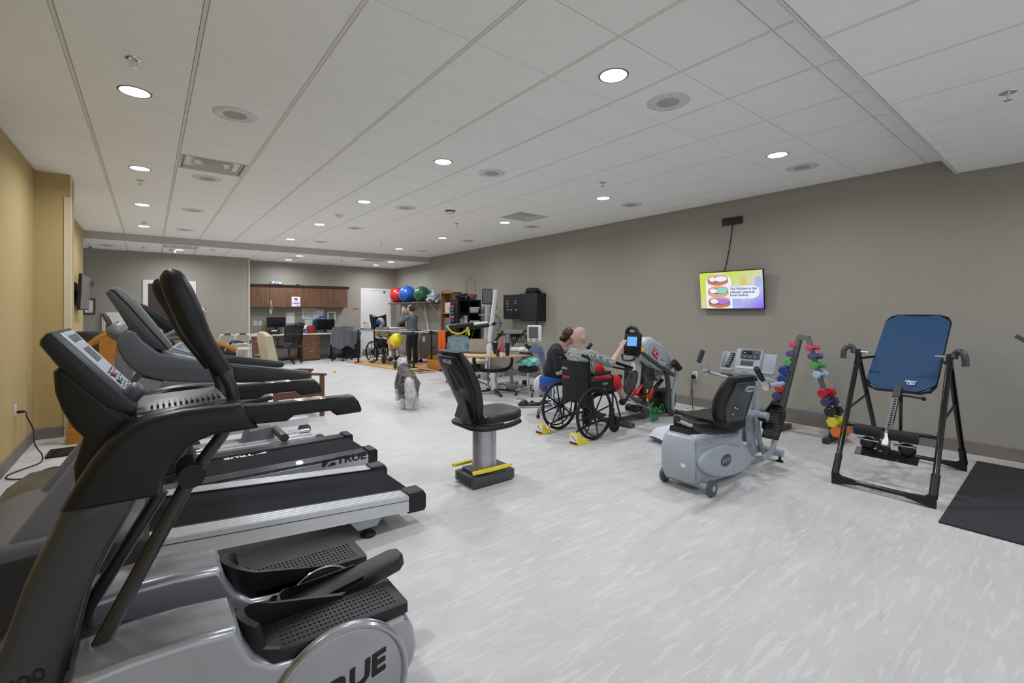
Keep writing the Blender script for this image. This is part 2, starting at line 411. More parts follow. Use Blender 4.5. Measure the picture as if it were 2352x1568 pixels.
for (x, y, z, lab) in [(.565, 6.177, ZC, 'square louvred air diffuser in the ceiling above the treadmills'), (5.129, 6.177, ZC, 'square louvred air diffuser in the ceiling above the round table'),
                  (.565, 13.051, ZL, 'square louvred air diffuser in the lowered ceiling before the restroom'), (5.129, 13.051, ZL, 'square louvred air diffuser in the lowered ceiling before the white door')]:
    if v0 is None:
        v0 = thing('air_diffuser', lab, 'air vent', (x, y, z), 0, 'ceiling air diffusers')
        MB().mm((-.31, -.285, .075), (.31, .285, .085)).build('backing', 'vent_dark', v0, local=True)
        f = MB(); a, b = .318, .288
        for (p, q) in (((-a, -b), (a, -b+.03)), ((-a, b-.03), (a, b)), ((-a, -b), (-a+.03, b)), ((a-.03, -b), (a, b))): f.mm((*p, -.004), (*q, .01))
        f.build('frame', 'vent_white', v0, local=True)
        for k in range(3):
            w, h = .27-.085*k, .245-.08*k; t = MB()
            ro = [(w, h, -.004-.004*k), (-w, h, -.004-.004*k), (-w, -h, -.004-.004*k), (w, -h, -.004-.004*k)]
            ri = [(w-.03, h-.03, .055), (-w+.03, h-.03, .055), (-w+.03, -h+.03, .055), (w-.03, -h+.03, .055)]
            ro2 = [(p[0]*1.0, p[1]*1.0, p[2]+.002) for p in ro]; ri2 = [(p[0], p[1], p[2]+.002) for p in ri]
            t.loft([ro, ri, ri2, ro2], closed=True); t.build('louvre', 'vent_white', v0, ang=0, local=True)
    else: dup(v0, (x, y, z), 0, lab)
p0 = None
for (x, y, z) in [(-.08, 3.854, ZC), (-.09, 7.39, ZC), (-.08, 10.87, ZC), (4.52, 3.886, ZC), (4.5, 7.389, ZC), (4.452, 10.846, ZC), (-.102, 13.585, ZL), (4.369, 13.549, ZL), (4.518, .375, ZL)]:
    lab = 'chrome fire sprinkler head in the ceiling '+('over the treadmills' if x < 0 and z == ZC else 'towards the long taupe wall' if z == ZC else 'in the lowered part')
    lab += ', '+('first from the camera' if y < 5 else 'second from the camera' if y < 9 else 'third from the camera' if z == ZC else ('restroom side' if x < 0 else 'desk side'))
    if p0 is None:
        p0 = thing('fire_sprinkler', lab, 'sprinkler', (x, y, z), 0, 'ceiling sprinkler heads')
        MB().lathe([(.0, -.008), (.02, -.012), (.042, -.010), (.045, -.002), (.045, 0)], seg=20, cap=False).build('escutcheon', 'chrome', p0, local=True)
        MB().cyl((0, 0, -.008), (0, 0, -.028), .010, 10).tube([(.012, 0, -.022), (.018, 0, -.04), (.006, 0, -.056)], .0028, 6).tube([(-.012, 0, -.022), (-.018, 0, -.04), (-.006, 0, -.056)], .0028, 6).cyl((0, 0, -.028), (0, 0, -.055), .0035, 8).build('head', 'chrome', p0, local=True)
        MB().lathe([(.0, -.056), (.022, -.058), (.022, -.061), (0, -.061)], seg=14, cap=False).build('deflector', 'chrome', p0, local=True)
    else: dup(p0, (x, y, z), 0, lab)
def detector(x, y, z, lab, dark=False, r=.06, h=.045):
    t = thing('smoke_detector', lab, 'smoke detector', (x, y, z))
    MB().lathe([(r*1.1, 0), (r*1.1, -.012), (r*.9, -.016)], seg=24).build('base', 'black' if dark else 'white_plastic', t, local=True)
    MB().lathe([(r*.92, -.014), (r*.95, -h*.6), (r*.7, -h), (.001, -h-.003)], seg=24, cap=False).build('cover', 'white_plastic', t, local=True)
detector(3.85, 6.525, ZC-.006, 'smoke detector on a black base near the second ceiling diffuser', True, .075, .05)
detector(2.528, 7.952, ZC-.006, 'small white smoke detector in the ceiling between two downlights')
detector(.436, 13.6, ZL-.006, 'white dome camera on the lowered ceiling before the restroom door', r=.065, h=.08)
detector(1.199, 13.039, ZL-.006, 'small white smoke detector on the lowered ceiling beside the diffuser')
# ================================================================== MACHINES ALONG THE YELLOW WALL
def prof(pts, y): return [(q.x, q.z) for q in (P(a, b, y=y) for a, b in pts)]
def rprism(pts, y0, y1, yp=None, bev=.012, seg=2, mb=None):
    """outline measured on the plane y = yp, given real thickness y0..y1"""
    return (mb or MB()).prism(prof(pts, y0 if yp is None else yp), 'y', y0, y1, bev, seg)
def slab_frame(a, b):   # a,b (x,z) ends of a tilted face; returns along, normal
    al = V((b[0]-a[0], 0, b[1]-a[1])).normalized(); return al, V((-al.z, 0, al.x)) if al.x > 0 else V((al.z, 0, -al.x))
# ---------------- elliptical trainer (nearest)
EN, EF = 1.70, 2.27
el = thing('elliptical_trainer', 'grey elliptical trainer with black moving arms and a silver rear body lettered TRUE', 'elliptical trainer', (.2, 1.985, 0))
b = MB(); rprism([(145, 1165), (325, 1135), (262, 1250), (211, 1347), (160, 1545), (140, 1620), (110, 1900), (-140, 1900), (-100, 1700), (-55, 1600), (0, 1495), (51, 1353), (115, 1233)], 1.86, 2.11, bev=.03, seg=3, mb=b)
b.build('upright_column', 'frame_grey', el)
c0 = P(80, 1548, y=1.86)
text('S700', .052, 'black', el, (c0.x-.035, 1.8575, c0.z-.018), (1, 0, .23), (0, 0, 1), wide=1.15, bold=.01)
# centre neck
b = MB(); rprism([(120, 855), (134, 843), (200, 860), (262, 900), (311, 955), (420, 945), (440, 965), (400, 1060), (367, 1140), (300, 1150), (150, 1175), (171, 1116), (167, 1075), (179, 1040), (190, 1006), (166, 985), (140, 944), (124, 903)], 1.80, 2.17, yp=1.80, bev=.04, seg=3, mb=b)
b.build('console_neck', 'dark_plastic', el)
sh = [(132, 1183), (172, 1116), (205, 1065), (240, 1020), (290, 980), (350, 952), (420, 937), (490, 929), (535, 926), (556, 922), (575, 945), (597, 985), (545, 993), (491, 1001), (450, 1018), (420, 1042), (395, 1075), (378, 1105), (367, 1142), (250, 1163)]
for nm, y0, y1 in (('near', EN-.01, EN+.09), ('far', EF-.09, EF+.01)):
    b = MB(); b.prism(prof(sh, EN), 'y', y0, y1, .03, 3); b.build('shroud', 'dark_plastic', el)
# tray between the wings
tr = MB(); p1 = P(300, 958, y=1.8); tr.box((p1.x+.12, 1.985, p1.z+.002), (.27, .34, .03), rotm(0, -.05, 0), .012, 2); trp = tr.build('tray', 'grey_plastic', el)
g = MB()
for k in range(13): g.box((p1.x+.05+.015*k, 1.86, p1.z+.021+.0008*k), (.006, .06, .006), rotm(0, -.05, 0))
g.build('vent_slats', 'black', trp, kind='stuff')
# console
cn = prof([(89, 792), (91, 780), (104, 766), (118, 762), (311, 933), (314, 945), (306, 957), (250, 938), (190, 893), (130, 840)], 1.79)
con = MB().prism(cn, 'y', 1.785, 2.185, .012, 2).build('console', 'blue_black', el)
a_, b_ = prof([(118, 762), (311, 933)], 1.79); al = V((b_[0]-a_[0], 0, b_[1]-a_[1])); LN = al.length; al.normalize(); no = V((-al.z, 0, al.x))
O = V((a_[0], 1.985, a_[1]))
Rm = Matrix((al, V((0, 1, 0)), al.cross(V((0, 1, 0))))).transposed()
if Rm.col[2].z < 0: pass
def face_at(u, v, n=.0): return O+al*u*LN+V((0, 1, 0))*v+no*n
def fbox(mb, u, v, lu, lv, n, h, bev=.002): return mb.box(face_at(u, v, n+h/2), (lu*LN, lv, h), Rm, bev)
pan = fbox(MB(), .5, .03, .93, .27, -.002, .006, .003).build('faceplate', 'light_grey', con)
mat('lcd', (96, 96, 102), .25)
fbox(MB(), .13, .03, .09, .17, .004, .002).build('display', 'lcd', con); fbox(MB(), .36, .03, .19, .13, .004, .002).build('display', 'lcd', con)
bt = MB(); random.seed(3)
for u in (.6, .64, .68, .72, .76, .8, .84):
    for v in (-.07, -.04, -.01, .02, .06, .1):
        if random.random() < .75: fbox(bt, u, v, .018, .02, .004, .003, .001)
bt.build('keypad', 'gun_metal', con, kind='stuff')
fbox(MB(), .64, -.03, .06, .045, .006, .004).build('stop_button', 'ball_red', con); fbox(MB(), .73, -.055, .05, .035, .006, .004).build('start_button', 'green', con)
q = P(303, 905, y=1.9); MB().box(q, (.05, .085, .07), rotm(0, .7, 0), .018, 3).build('reading_holder', 'grey_plastic', el)
# fixed handrails
hr = [(545, 932), (600, 931), (677, 923), (751, 915), (814, 909), (826, 922), (833, 940), (830, 947), (776, 955), (763, 944), (700, 952), (677, 955), (661, 968), (591, 975), (560, 960)]
for y0, y1 in ((EN, EN+.062), (EF-.062, EF)):
    h_ = MB().prism(prof(hr, EN), 'y', y0, y1, .024, 3).build('handrail', 'dark_plastic', el)
    s1, s2 = prof([(680, 924), (750, 916)], EN)
    MB().box(((s1[0]+s2[0])/2, (y0+y1)/2, (s1[1]+s2[1])/2+.0), (s2[0]-s1[0], .045, .008), rotm(0, -math.atan2(s2[1]-s1[1], s2[0]-s1[0]), 0), .003).build('pulse_plate', 'chrome', h_)
# moving arms
def arm(path, y, low):
    q = [P(a, b_, y=y) for a, b_ in path]
    MB().tube(spl(q[:4], 6), [.012, .028, .036, .039, .041, .041, .041, .041, .041, .040, .039, .038, .036, .034, .032, .031, .030, .030, .029], 16, flat=(1, .82)).build('grip', 'dark_plastic', el)
    MB().tube(spl(q[3:], 5), .0195, 14).build('moving_arm', 'gun_metal', el)
arm([(386, 619), (425, 703), (455, 768), (513, 855), (531, 890), (534, 925), (517, 985), (482, 1035), (440, 1090)], 1.815, 1)
arm([(362, 640), (405, 705), (440, 772), (488, 838), (506, 880), (497, 908), (470, 955), (430, 1010), (385, 1080)], 2.155, 0)
pv = P(440, 1092, y=1.76)
MB().cyl((pv.x, 1.75, pv.z), (pv.x, 1.88, pv.z), .037, 20).build('pivot', 'dark_plastic', el)
qv = P(385, 1085, y=2.12); MB().cyl((qv.x, 2.09, qv.z), (qv.x, 2.2, qv.z), .034, 20).build('pivot', 'dark_plastic', el)
MB().tube([P(436, 1100, y=1.815), P(170, 1590, y=1.815)], .022, 14).build('swing_link', 'gun_metal', el)
MB().tube([P(372, 1125, y=2.1), P(215, 1375, y=2.1), P(150, 1500, y=2.1)], .022, 14).build('swing_link', 'gun_metal', el)
MB().tube(spl([P(440, 1078, y=1.80), P(410, 1085, y=1.80), (P(375, 1097, y=1.80))], 4), .006, 8).build('lever', 'gun_metal', el)
# body : two silver side rails, dark valley, step tubs, pedals
rail = [(150, 1900), (150, 1590), (165, 1568), (185, 1561), (300, 1515), (420, 1475), (540, 1444), (552, 1452), (562, 1480), (588, 1512), (632, 1526), (690, 1510), (800, 1466), (926, 1414), (940, 1418), (953, 1440), (961, 1480), (955, 1515), (930, 1560), (880, 1620), (820, 1660), (400, 1800)]
prn = [(x, max(.05, z)) for x, z in prof(rail, 1.66)]
MB().prism(prn, 'y', 1.66, 1.885, .045, 4).build('side_shell', 'silver_paint', el)
MB().prism(prn, 'y', 2.085, 2.31, .045, 4).build('side_shell', 'silver_paint', el)
MB().prism([(-.6, .1), (.75, .06), (.78, .16), (.6, .27), (.3, .33), (.1, .38), (-.1, .44), (-.45, .46)], 'y', 1.87, 2.10, .01).build('centre_cover', 'frame_grey', el)
MB().prism([(-.75, 0), (.80, 0), (.80, .07), (-.75, .07)], 'y', 1.75, 2.22, .01).build('base_frame', 'gun_metal', el)
dc = (.535, .135)
dm = MB().lathe([(.0, .022), (.21, .020), (.24, .012), (.252, 0)], (dc[0], 1.664, dc[1]), (0, -1, 0), 48, cap=False); dm.v = [(a, b_, max(.03, c)) for a, b_, c in dm.v]; dm.build('side_disc', 'silver_paint', el)
dm = MB().torus((dc[0], 1.650, dc[1]), .238, .012, (0, 1, 0), 48, 8); dm.v = [(a, b_, max(.03, c)) for a, b_, c in dm.v]; dm.build('disc_rim', 'silver_paint', el)
tq = P(826, 1547, y=1.64)
text('TRUE', .105, 'black', el, (tq.x-.045, 1.640, tq.z-.018), (1, 0, .18), (0, 0, 1), bold=.03, wide=1.1, shear=.2)
def step_tub(y0, y1, sgn):
    m_ = MB(); zt = .362
    t_ = m_.prism([(.30, zt-.10), (.80, zt-.045), (.80, zt-.005), (.775, zt), (.30, zt+.012)], 'y', y0, y1, .012, 2).build('step_platform', 'black', el)
    w = MB(); n = 14; R0, R1 = [], []
    for k in range(n+1):     # toe wall curling round the front end and along the inner side
        a = pi*(.5+k/n)
        R0.append((.34+.115*cos(a), (y0+y1)/2+(y1-y0)/2*sin(a)*sgn)); R1.append((.345+.095*cos(a), (y0+y1)/2+((y1-y0)/2-.014)*sin(a)*sgn))
    inner_y = (y0+y1)/2-(y1-y0)/2*sgn*1
    R0 = [(.62, (y0+y1)/2+(y1-y0)/2*sgn), (.48, (y0+y1)/2+(y1-y0)/2*sgn)]+R0; R1 = [(.60, (y0+y1)/2+((y1-y0)/2-.014)*sgn), (.48, (y0+y1)/2+((y1-y0)/2-.014)*sgn)]+R1
    hts = [zt+.012, zt+.045]+[zt+.08+.05*sin(pi*k/n) if k < n*.8 else zt+.02+.06*(n-k)/n*2 for k in range(n+1)]
    ring = []
    for (a, b2), h in zip(zip(R0, R1), hts): ring.append([(a[0], a[1], zt-.10), (a[0], a[1], h), (b2[0], b2[1], h), (b2[0], b2[1], zt-.05)])
    w.loft(ring); w.build('toe_wall', 'black', t_)
    d = MB()
    for i in range(26):
        for j in range(6): d.box((.36+i*.0158, y0+.035+j*(y1-y0-.07)/5, zt+.012-.0115*(i*.0158+.06)/.475+.001), (.007, .007, .004), None)
    d.build('tread_dots', 'blue_black', t_, kind='stuff', ang=0)
step_tub(1.672, 1.865, 1); step_tub(2.105, 2.298, -1)
def pedal(x0, z0, x1, z1, y0, y1):
    al_ = math.atan2(z1-z0, x1-x0); Lp = sqrt((x1-x0)**2+(z1-z0)**2); n = 10; yc = (y0+y1)/2; w = (y1-y0)/2; T = Matrix.Translation((x0, yc, z0)) @ rotm(0, -al_, 0).to_4x4()
    ol = [(w*1.0*sin(pi*k/n)*-1+0, w*cos(pi*k/n)) for k in range(n+1)]
    pts = [(w+px_, py_) for px_, py_ in ol]+[(Lp-.03, -w*.85), (Lp, -w*.45), (Lp, w*.45), (Lp-.03, w*.85)]
    m_ = MB(); m_.prism(pts, 'z', -.062, 0, .012, 3, T=T); pd = m_.build('pedal', 'blue_black', el)
    wl_ = MB(); rg = []
    path = [(Lp*.62, w*.9)]+[(w+px_, py_) for px_, py_ in ol]+[(Lp*.62, -w*.9)]
    for i, (a, c) in enumerate(path):
        h = (.004, .034, .045, .05, .052, .052, .05, .045, .036, .026, .016, .010, .004)[i]
        k = .9; rg.append([T @ V((a, c, -.03)), T @ V((a, c, h)), T @ V((a+(.008 if i not in (0, len(path)-1) else 0), c*k, h)), T @ V((a+.008, c*k, -.005))])
    wl_.loft(rg).build('pedal_wall', 'dark_plastic', pd)
pedal(.395, .345, .885, .425, 1.882, 2.005); pedal(.375, .285, .885, .245, 2.0, 2.1)
wc = P(738, 1372, y=2.09); MB().lathe([(0, 0), (.15, 0), (.158, .006), (.158, .014), (.145, .02)], (wc.x, 2.085, wc.z-.02), (0, -1, 0), 40).build('crank_disc', 'gun_metal', el)
MB().torus((wc.x, 2.072, wc.z-.02), .155, .006, (0, 1, 0), 40, 8).build('disc_trim', 'chrome', el)
# ---------------- silver treadmill
def sl(x, zr=.22, xr=1.42, s=.085): return zr+(xr-x)*s
mat('hood_grey', (92, 90, 94), .5); mat('hood_dark', (38, 36, 38), .5)
tm = thing('treadmill', 'silver-railed treadmill with charcoal console and cup holders behind the elliptical trainer', 'treadmill', (.4, 3.355, 0))
def rail_box(mb, x0, x1, y0, y1, dz0, dz1, f=sl):
    return mb.add([(x0, y0, f(x0)+dz0), (x1, y0, f(x1)+dz0), (x1, y1, f(x1)+dz0), (x0, y1, f(x0)+dz0), (x0, y0, f(x0)+dz1), (x1, y0, f(x1)+dz1), (x1, y1, f(x1)+dz1), (x0, y1, f(x0)+dz1)],
                  [(0, 3, 2, 1), (4, 5, 6, 7), (0, 1, 5, 4), (1, 2, 6, 5), (2, 3, 7, 6), (3, 0, 4, 7)])
for y0, y1 in ((2.95, 3.08), (3.63, 3.76)):
    m_ = MB(); rail_box(m_, -.02, 1.42, y0, y1, -.112, -.004)
    rail_box(m_, -.02, 1.42, y0+.006, y1-.004, -.004, 0)
    for k in range(4): rail_box(m_, -.02, 1.42, y0+.02+.027*k, y0+.032+.027*k, 0, .0022)
    rb = m_.build('side_rail', 'alu', tm, ang=20)
    s_ = MB(); rail_box(s_, -.02, 1.42, y0-.0015, y0, -.036, -.032); s_.build('seam', 'gun_metal', rb)
    MB().prism([(1.41, .095), (1.53, .088), (1.545, .11), (1.545, .2), (1.525, .232), (1.41, .236)], 'y', y0-.006, y1+.006, .012, 2).build('end_cap', 'dark_plastic', tm)
    fy = (y0+y1)/2
    MB().prism([(1.02, .125), (1.24, .115), (1.20, .062), (1.07, .062)], 'y', fy-.03, fy+.05, .004).build('foot_bracket', 'light_grey', tm)
    MB().lathe([(.045, 0), (.05, .012), (.035, .028), (.02, .032), (.02, .07)], (1.15, fy, 0), seg=18).build('foot', 'black_rubber', tm)
m_ = MB(); rail_box(m_, -.02, 1.46, 3.085, 3.625, -.09, -.008); m_.tube([(1.46, 3.085, .17), (1.46, 3.625, .17)], .042, 14); m_.build('walking_belt', 'belt', tm)
m_ = MB(); rail_box(m_, .0, 1.41, 3.075, 3.09, -.03, .001); rail_box(m_, .0, 1.41, 3.62, 3.635, -.03, .001); m_.build('belt_gap', 'black', tm)
hood = [(-.72, .12), (-.02, .14), (-.02, .41), (-.12, .455), (-.35, .485), (-.55, .48), (-.68, .43), (-.75, .33), (-.76, .2)]
MB().prism(hood, 'y', 2.93, 3.78, .05, 4).build('motor_hood', 'hood_grey', tm)
MB().prism([(-.70, .11), (-.0, .13), (.0, .36), (-.3, .42), (-.6, .40), (-.70, .3)], 'y', 2.92, 3.79, .015, 2).build('hood_skirt', 'hood_dark', tm)
for y0 in (2.955, 3.69):
    m_ = MB(); m_.prism([(-.52, .43), (-.33, .43), (.06, 1.14), (-.03, 1.17)], 'y', y0, y0+.065, .015, 2).build('upright', 'mid_grey', tm)
cow = [(290, 756), (268, 778), (267, 790), (272, 808), (284, 828), (303, 848), (322, 861), (354, 871), (392, 877), (450, 880), (580, 877), (660, 872), (711, 867), (715, 860), (711, 856), (525, 840), (450, 827), (400, 818), (367, 812), (345, 797), (326, 782), (310, 762)]
cowp = prof(cow, 2.95)
split = [q for q in cowp if q[0] < .34]
def cowl(y0, y1): MB().prism(cowp, 'y', y0, y1, .026, 3).build('side_arm', 'grey_plastic', tm)
cowl(2.95, 3.05); cowl(3.66, 3.76)
for y0, y1 in ((2.945, 3.055), (3.655, 3.765)):
    q_ = prof([(530, 837), (600, 843), (713, 854), (717, 862), (711, 870), (640, 877), (560, 880), (535, 879)], 2.95)
    MB().prism(q_, 'y', y0, y1, .024, 3).build('hand_rest', 'blue_black', tm)
body = prof([(300, 757), (285, 785), (300, 825), (330, 850), (390, 862), (470, 860), (470, 832), (440, 826), (372, 812), (340, 790), (325, 768)], 2.95)
MB().prism(body, 'y', 3.04, 3.67, .01).build('console_body', 'grey_plastic', tm)
# cup holder tray
A, B_, C_, D_ = P(373, 813, y=3.12), P(455, 829, y=3.12), P(473, 797, y=3.52), P(414, 790, y=3.52)
up = V((0, 0, 1))
def quadframe(mb, q, w, h, m0=0):
    c = sum(q, V())/4; inn = [p+(c-p)*w for p in q]
    lo = [p-up*h for p in q]; li = [p-up*h for p in inn]
    rings = [[q[i], inn[i], li[i], lo[i]] for i in range(4)]
    return mb.loft(rings, closed=True)
cup = quadframe(MB(), [p+up*.012 for p in (A, B_, C_, D_)], .13, .03).build('cup_holder', 'light_grey', tm)
mid1, mid2 = A.lerp(D_, .5), B_.lerp(C_, .5)
MB().tube([mid1+up*.006, mid1.lerp(mid2, .5)+up*.0+(B_-C_).normalized()*.02, mid2+up*.006], .007, 8).tube([C_.lerp(D_, .35)+up*.004, mid1.lerp(mid2, .62)+up*.004], .006, 8).build('divider', 'light_grey', cup)
m_ = MB(); cc_ = (A+B_+C_+D_)/4; inn = [p+(cc_-p)*.12 for p in (A, B_, C_, D_)]; bo = [p+(cc_-p)*.35-up*.07 for p in (A, B_, C_, D_)]
m_.loft([inn, bo], caps=False).add(bo, [(0, 1, 2, 3)]); m_.build('cup_well', 'silver_paint', cup, fix=False)
# console screen board
dark = [(241, 672), (252, 664), (262, 668), (295, 700), (340, 751), (387, 803), (372, 806), (345, 800), (300, 762), (272, 717)]
MB().prism(prof(dark, 3.0), 'y', 3.0, 3.71, .012, 2).build('console_back', 'frame_grey', tm)
bez = [(252, 664), (268, 659), (283, 664), (318, 698), (360, 748), (398, 795), (387, 803), (340, 751), (295, 700), (262, 668)]
cb = MB().prism(prof(bez, 3.0), 'y', 2.995, 3.715, .01, 2).build('console', 'mid_grey', tm)
pa, pb = prof([(290, 671), (392, 788)], 3.0)
mat('screen_off', (20, 22, 26), .15)
al2 = V((pb[0]-pa[0], 0, pb[1]-pa[1])); L2 = al2.length; al2.normalize(); Rm2 = Matrix((al2, V((0, 1, 0)), al2.cross(V((0, 1, 0))))).transposed(); n2 = V((-al2.z, 0, al2.x))
MB().box(V((pa[0], 3.355, pa[1]))+al2*L2*.45+n2*.004, (L2*.6, .52, .004), Rm2, .001).build('display', 'screen_off', cb)
# ---------------- black treadmill
t3 = thing('treadmill', 'black-railed treadmill with TRUE lettered side panel and matching belt mark', 'treadmill', (.6, 4.56, 0))
for y0, y1, nf in ((4.15, 4.31, 1), (4.81, 4.97, 0)):
    m_ = MB().mm((-.3, y0+.004, .10), (1.60, y1, .195))
    for k in range(5): m_.mm((-.3, y0+.012+.028*k, .195), (1.60, y0+.030+.028*k, .203))
    m_.build('side_rail', 'frame_grey', t3, ang=20)
    MB().prism([(1.585, .09), (1.66, .09), (1.672, .11), (1.672, .2), (1.655, .218), (1.585, .218)], 'y', y0-.004, y1+.004, .008).build('end_cap', 'dark_plastic', t3)
sp = MB().mm((-.3, 4.146, .085), (1.583, 4.156, .182), .002).build('side_panel', 'silver_paint', t3)
lg = P(790, 1057, y=4.14)
text('TRUE', .085, 'black', sp, (lg.x+.07, 4.1445, lg.z+.004), (1, 0, 0), (0, 0, 1), bold=.035, wide=1.3)
lm = MB().prism([(0, 0), (.0, .062), (.115, .062), (.115, .05), (.085, .048), (.05, .035), (.02, 0)], 'y', 4.1438, 4.1455, 0, T=Matrix.Translation((lg.x-.185, 0, lg.z-.027)))
lm.prism([(.045, 0), (.085, .03), (.115, .02), (.115, 0)], 'y', 4.1438, 4.1455, 0, T=Matrix.Translation((lg.x-.185, 0, lg.z-.027))).build('logo_mark', 'black', sp)
m_ = MB().mm((-.3, 4.315, .11), (1.60, 4.805, .190)).tube([(1.60, 4.315, .15), (1.60, 4.805, .15)], .04, 14).build('walking_belt', 'belt', t3)
MB().mm((-.3, 4.305, .12), (1.59, 4.318, .197)).mm((-.3, 4.802, .12), (1.59, 4.815, .197)).build('belt_gap', 'black', t3)
bt_ = P(557, 1043, z=.192)
text('TRUE', .075, 'paper', m_, (.63, 4.765, .1915), (-1, 0, 0), (0, -1, 0), bold=.03, wide=1.25)
MB().prism([(0, 0), (.09, 0), (.09, .045)], 'z', .1905, .1925, 0, T=Matrix.Translation((.76, 4.74, 0))).build('logo_mark', 'paper', m_)
for x in (1.35, -.2):
    for y in (4.23, 4.89): MB().lathe([(.04, 0), (.045, .012), (.02, .03), (.02, .1)], (x, y, 0), seg=14).build('foot', 'black_rubber', t3)
MB().prism([(-.8, .1), (-.28, .1), (-.28, .26), (-.45, .31), (-.7, .29), (-.82, .2)], 'y', 4.16, 4.96, .03, 3).build('motor_hood', 'frame_grey', t3)
for y0 in (4.17, 4.88):
    MB().prism([(-.42, .25), (-.30, .25), (.08, 1.02), (-.02, 1.05)], 'y', y0, y0+.07, .015, 2).build('upright', 'mid_grey', t3)
co3 = MB().prism(prof([(319, 703), (328, 698), (338, 702), (356, 714), (414, 751), (411, 770), (385, 768), (350, 738)], 4.25), 'y', 4.25, 4.88, .014, 2).build('console', 'blue_black', t3)
pa, pb = prof([(340, 704), (405, 747)], 4.25); MB().box(((pa[0]+pb[0])/2, 4.56, (pa[1]+pb[1])/2+.008), (.34, .45, .005), rotm(0, .55, 0)).build('display', 'screen_off', co3)
MB().prism(prof([(330, 872), (470, 880), (470, 905), (330, 912)], 4.2), 'y', 4.2, 4.92, .02, 2).build('console_tray', 'mid_grey', t3)
q = P(357, 897, y=4.2); MB().box((q.x, 4.196, q.z), (.11, .004, .05), rotm(0, .25, 0)).build('sticker', 'paper', t3)
for y in (4.2, 4.92):
    for pth in ([(375, 776), (420, 752), (470, 735)], [(386, 777), (434, 774), (500, 800)]):
        MB().tube([P(a, b2, y=4.2)+V((0, y-4.2, 0)) for a, b2 in pth], .019, 12).build('handrail_tube', 'mid_grey', t3)
    q1, q2 = P(497, 806, y=4.2), P(541, 812, y=4.2); MB().tube([q1+V((0, y-4.2, -.02)), q2+V((0, y-4.2, -.02))], .03, 12).build('handrail_grip', 'dark_plastic', t3)
# ---------------- glider with rails
gl = thing('rail_elliptical', 'low elliptical glider on bright metal rails beyond the black treadmill', 'elliptical trainer', (.9, 5.6, 0))
for yy, z0, x0, x1 in ((5.25, .10, .35, 1.42), (5.37, .10, .35, 1.42), (5.85, .14, .3, 1.5)):
    MB().mm((x0, yy, z0), (x1, yy+(.05 if yy < 5.8 else .12), z0+(.05 if yy < 5.8 else .09)), .008, 2).build('guide_rail', 'alu', gl)
MB().tube([(.3, 5.62, .13), (1.45, 5.62, .13)], .018, 10).build('push_rod', 'chrome', gl)
for x in (.36, 1.47):
    for y in (5.31, 5.92):
        MB().lathe([(.0, -.03), (.055, -.03), (.07, -.02), (.07, .02), (.055, .03), (0, .03)], (x, y, .072), (0, 1, 0), 20, cap=False).build('roller_wheel', 'grey_plastic', gl)
MB().tube([(1.06, 5.02, .23), (1.06, 5.45, .23)], .042, 16).build('cross_roller', 'frame_grey', gl)
MB().prism([(.72, .1), (1.06, .12), (1.02, .27), (.8, .25)], 'y', 5.42, 5.56, .01).build('carriage', 'mid_grey', gl)
for x, y, z in ((.70, 5.3, .575), (.45, 5.85, .42)):
    pd = MB().prism([(x, z-.02), (x+.05, z-.03), (x+.30, z+.0), (x+.33, z+.02), (x+.28, z+.045), (x+.12, z+.02), (x+.02, z+.01)], 'y', y, y+.17, .008).build('pedal', 'black', gl)
    MB().prism([(x+.05, z-.03), (x+.26, z-.0), (x+.22, z-.07), (x+.1, z-.06)], 'y', y+.02, y+.15, .006).build('pedal_arm', 'mid_grey', pd)
    MB().tube([(x+.16, y+.08, z-.05), (x+.05, y+.08, .18)], .025, 12).build('pedal_post', 'mid_grey', gl)
MB().prism([(-.45, .03), (.35, .03), (.32, .3), (.05, .62), (-.2, .7), (-.42, .5)], 'y', 5.3, 5.95, .04, 3).build('drive_housing', 'frame_grey', gl)
MB().prism([(-.28, .6), (-.12, .6), (-.13, 1.3), (-.23, 1.3)], 'y', 5.56, 5.68, .02, 2).build('mast', 'mid_grey', gl)
q = P(274, 762, y=5.6); MB().ball(q, (.10, .13, .085), 18, rotm(0, .6, 0)).build('console_head', 'mid_grey', gl)
q = P(250, 741, y=5.6); ph = MB().box(q, (.035, .10, .2), rotm(0, -.42, 0), .012, 2).build('phone_cradle', 'frame_grey', gl)
MB().box(q+V((.022, 0, .01)), (.008, .075, .13), rotm(0, -.42, 0), .002).build('cradle_pad', 'light_grey', ph); MB().box(q+V((.04, 0, -.01)), (.07, .05, .02), rotm(0, -.42, 0), .004).build('cradle_clip', 'black', ph)
for yy in (5.45, 5.8):
    MB().tube(spl([(-.15, yy, 1.2), (.05, yy, 1.28), (.2, yy, 1.15), (.15, yy, .8), (.1, yy, .5)], 5), .016, 10).build('handlebar', 'gun_metal', gl)
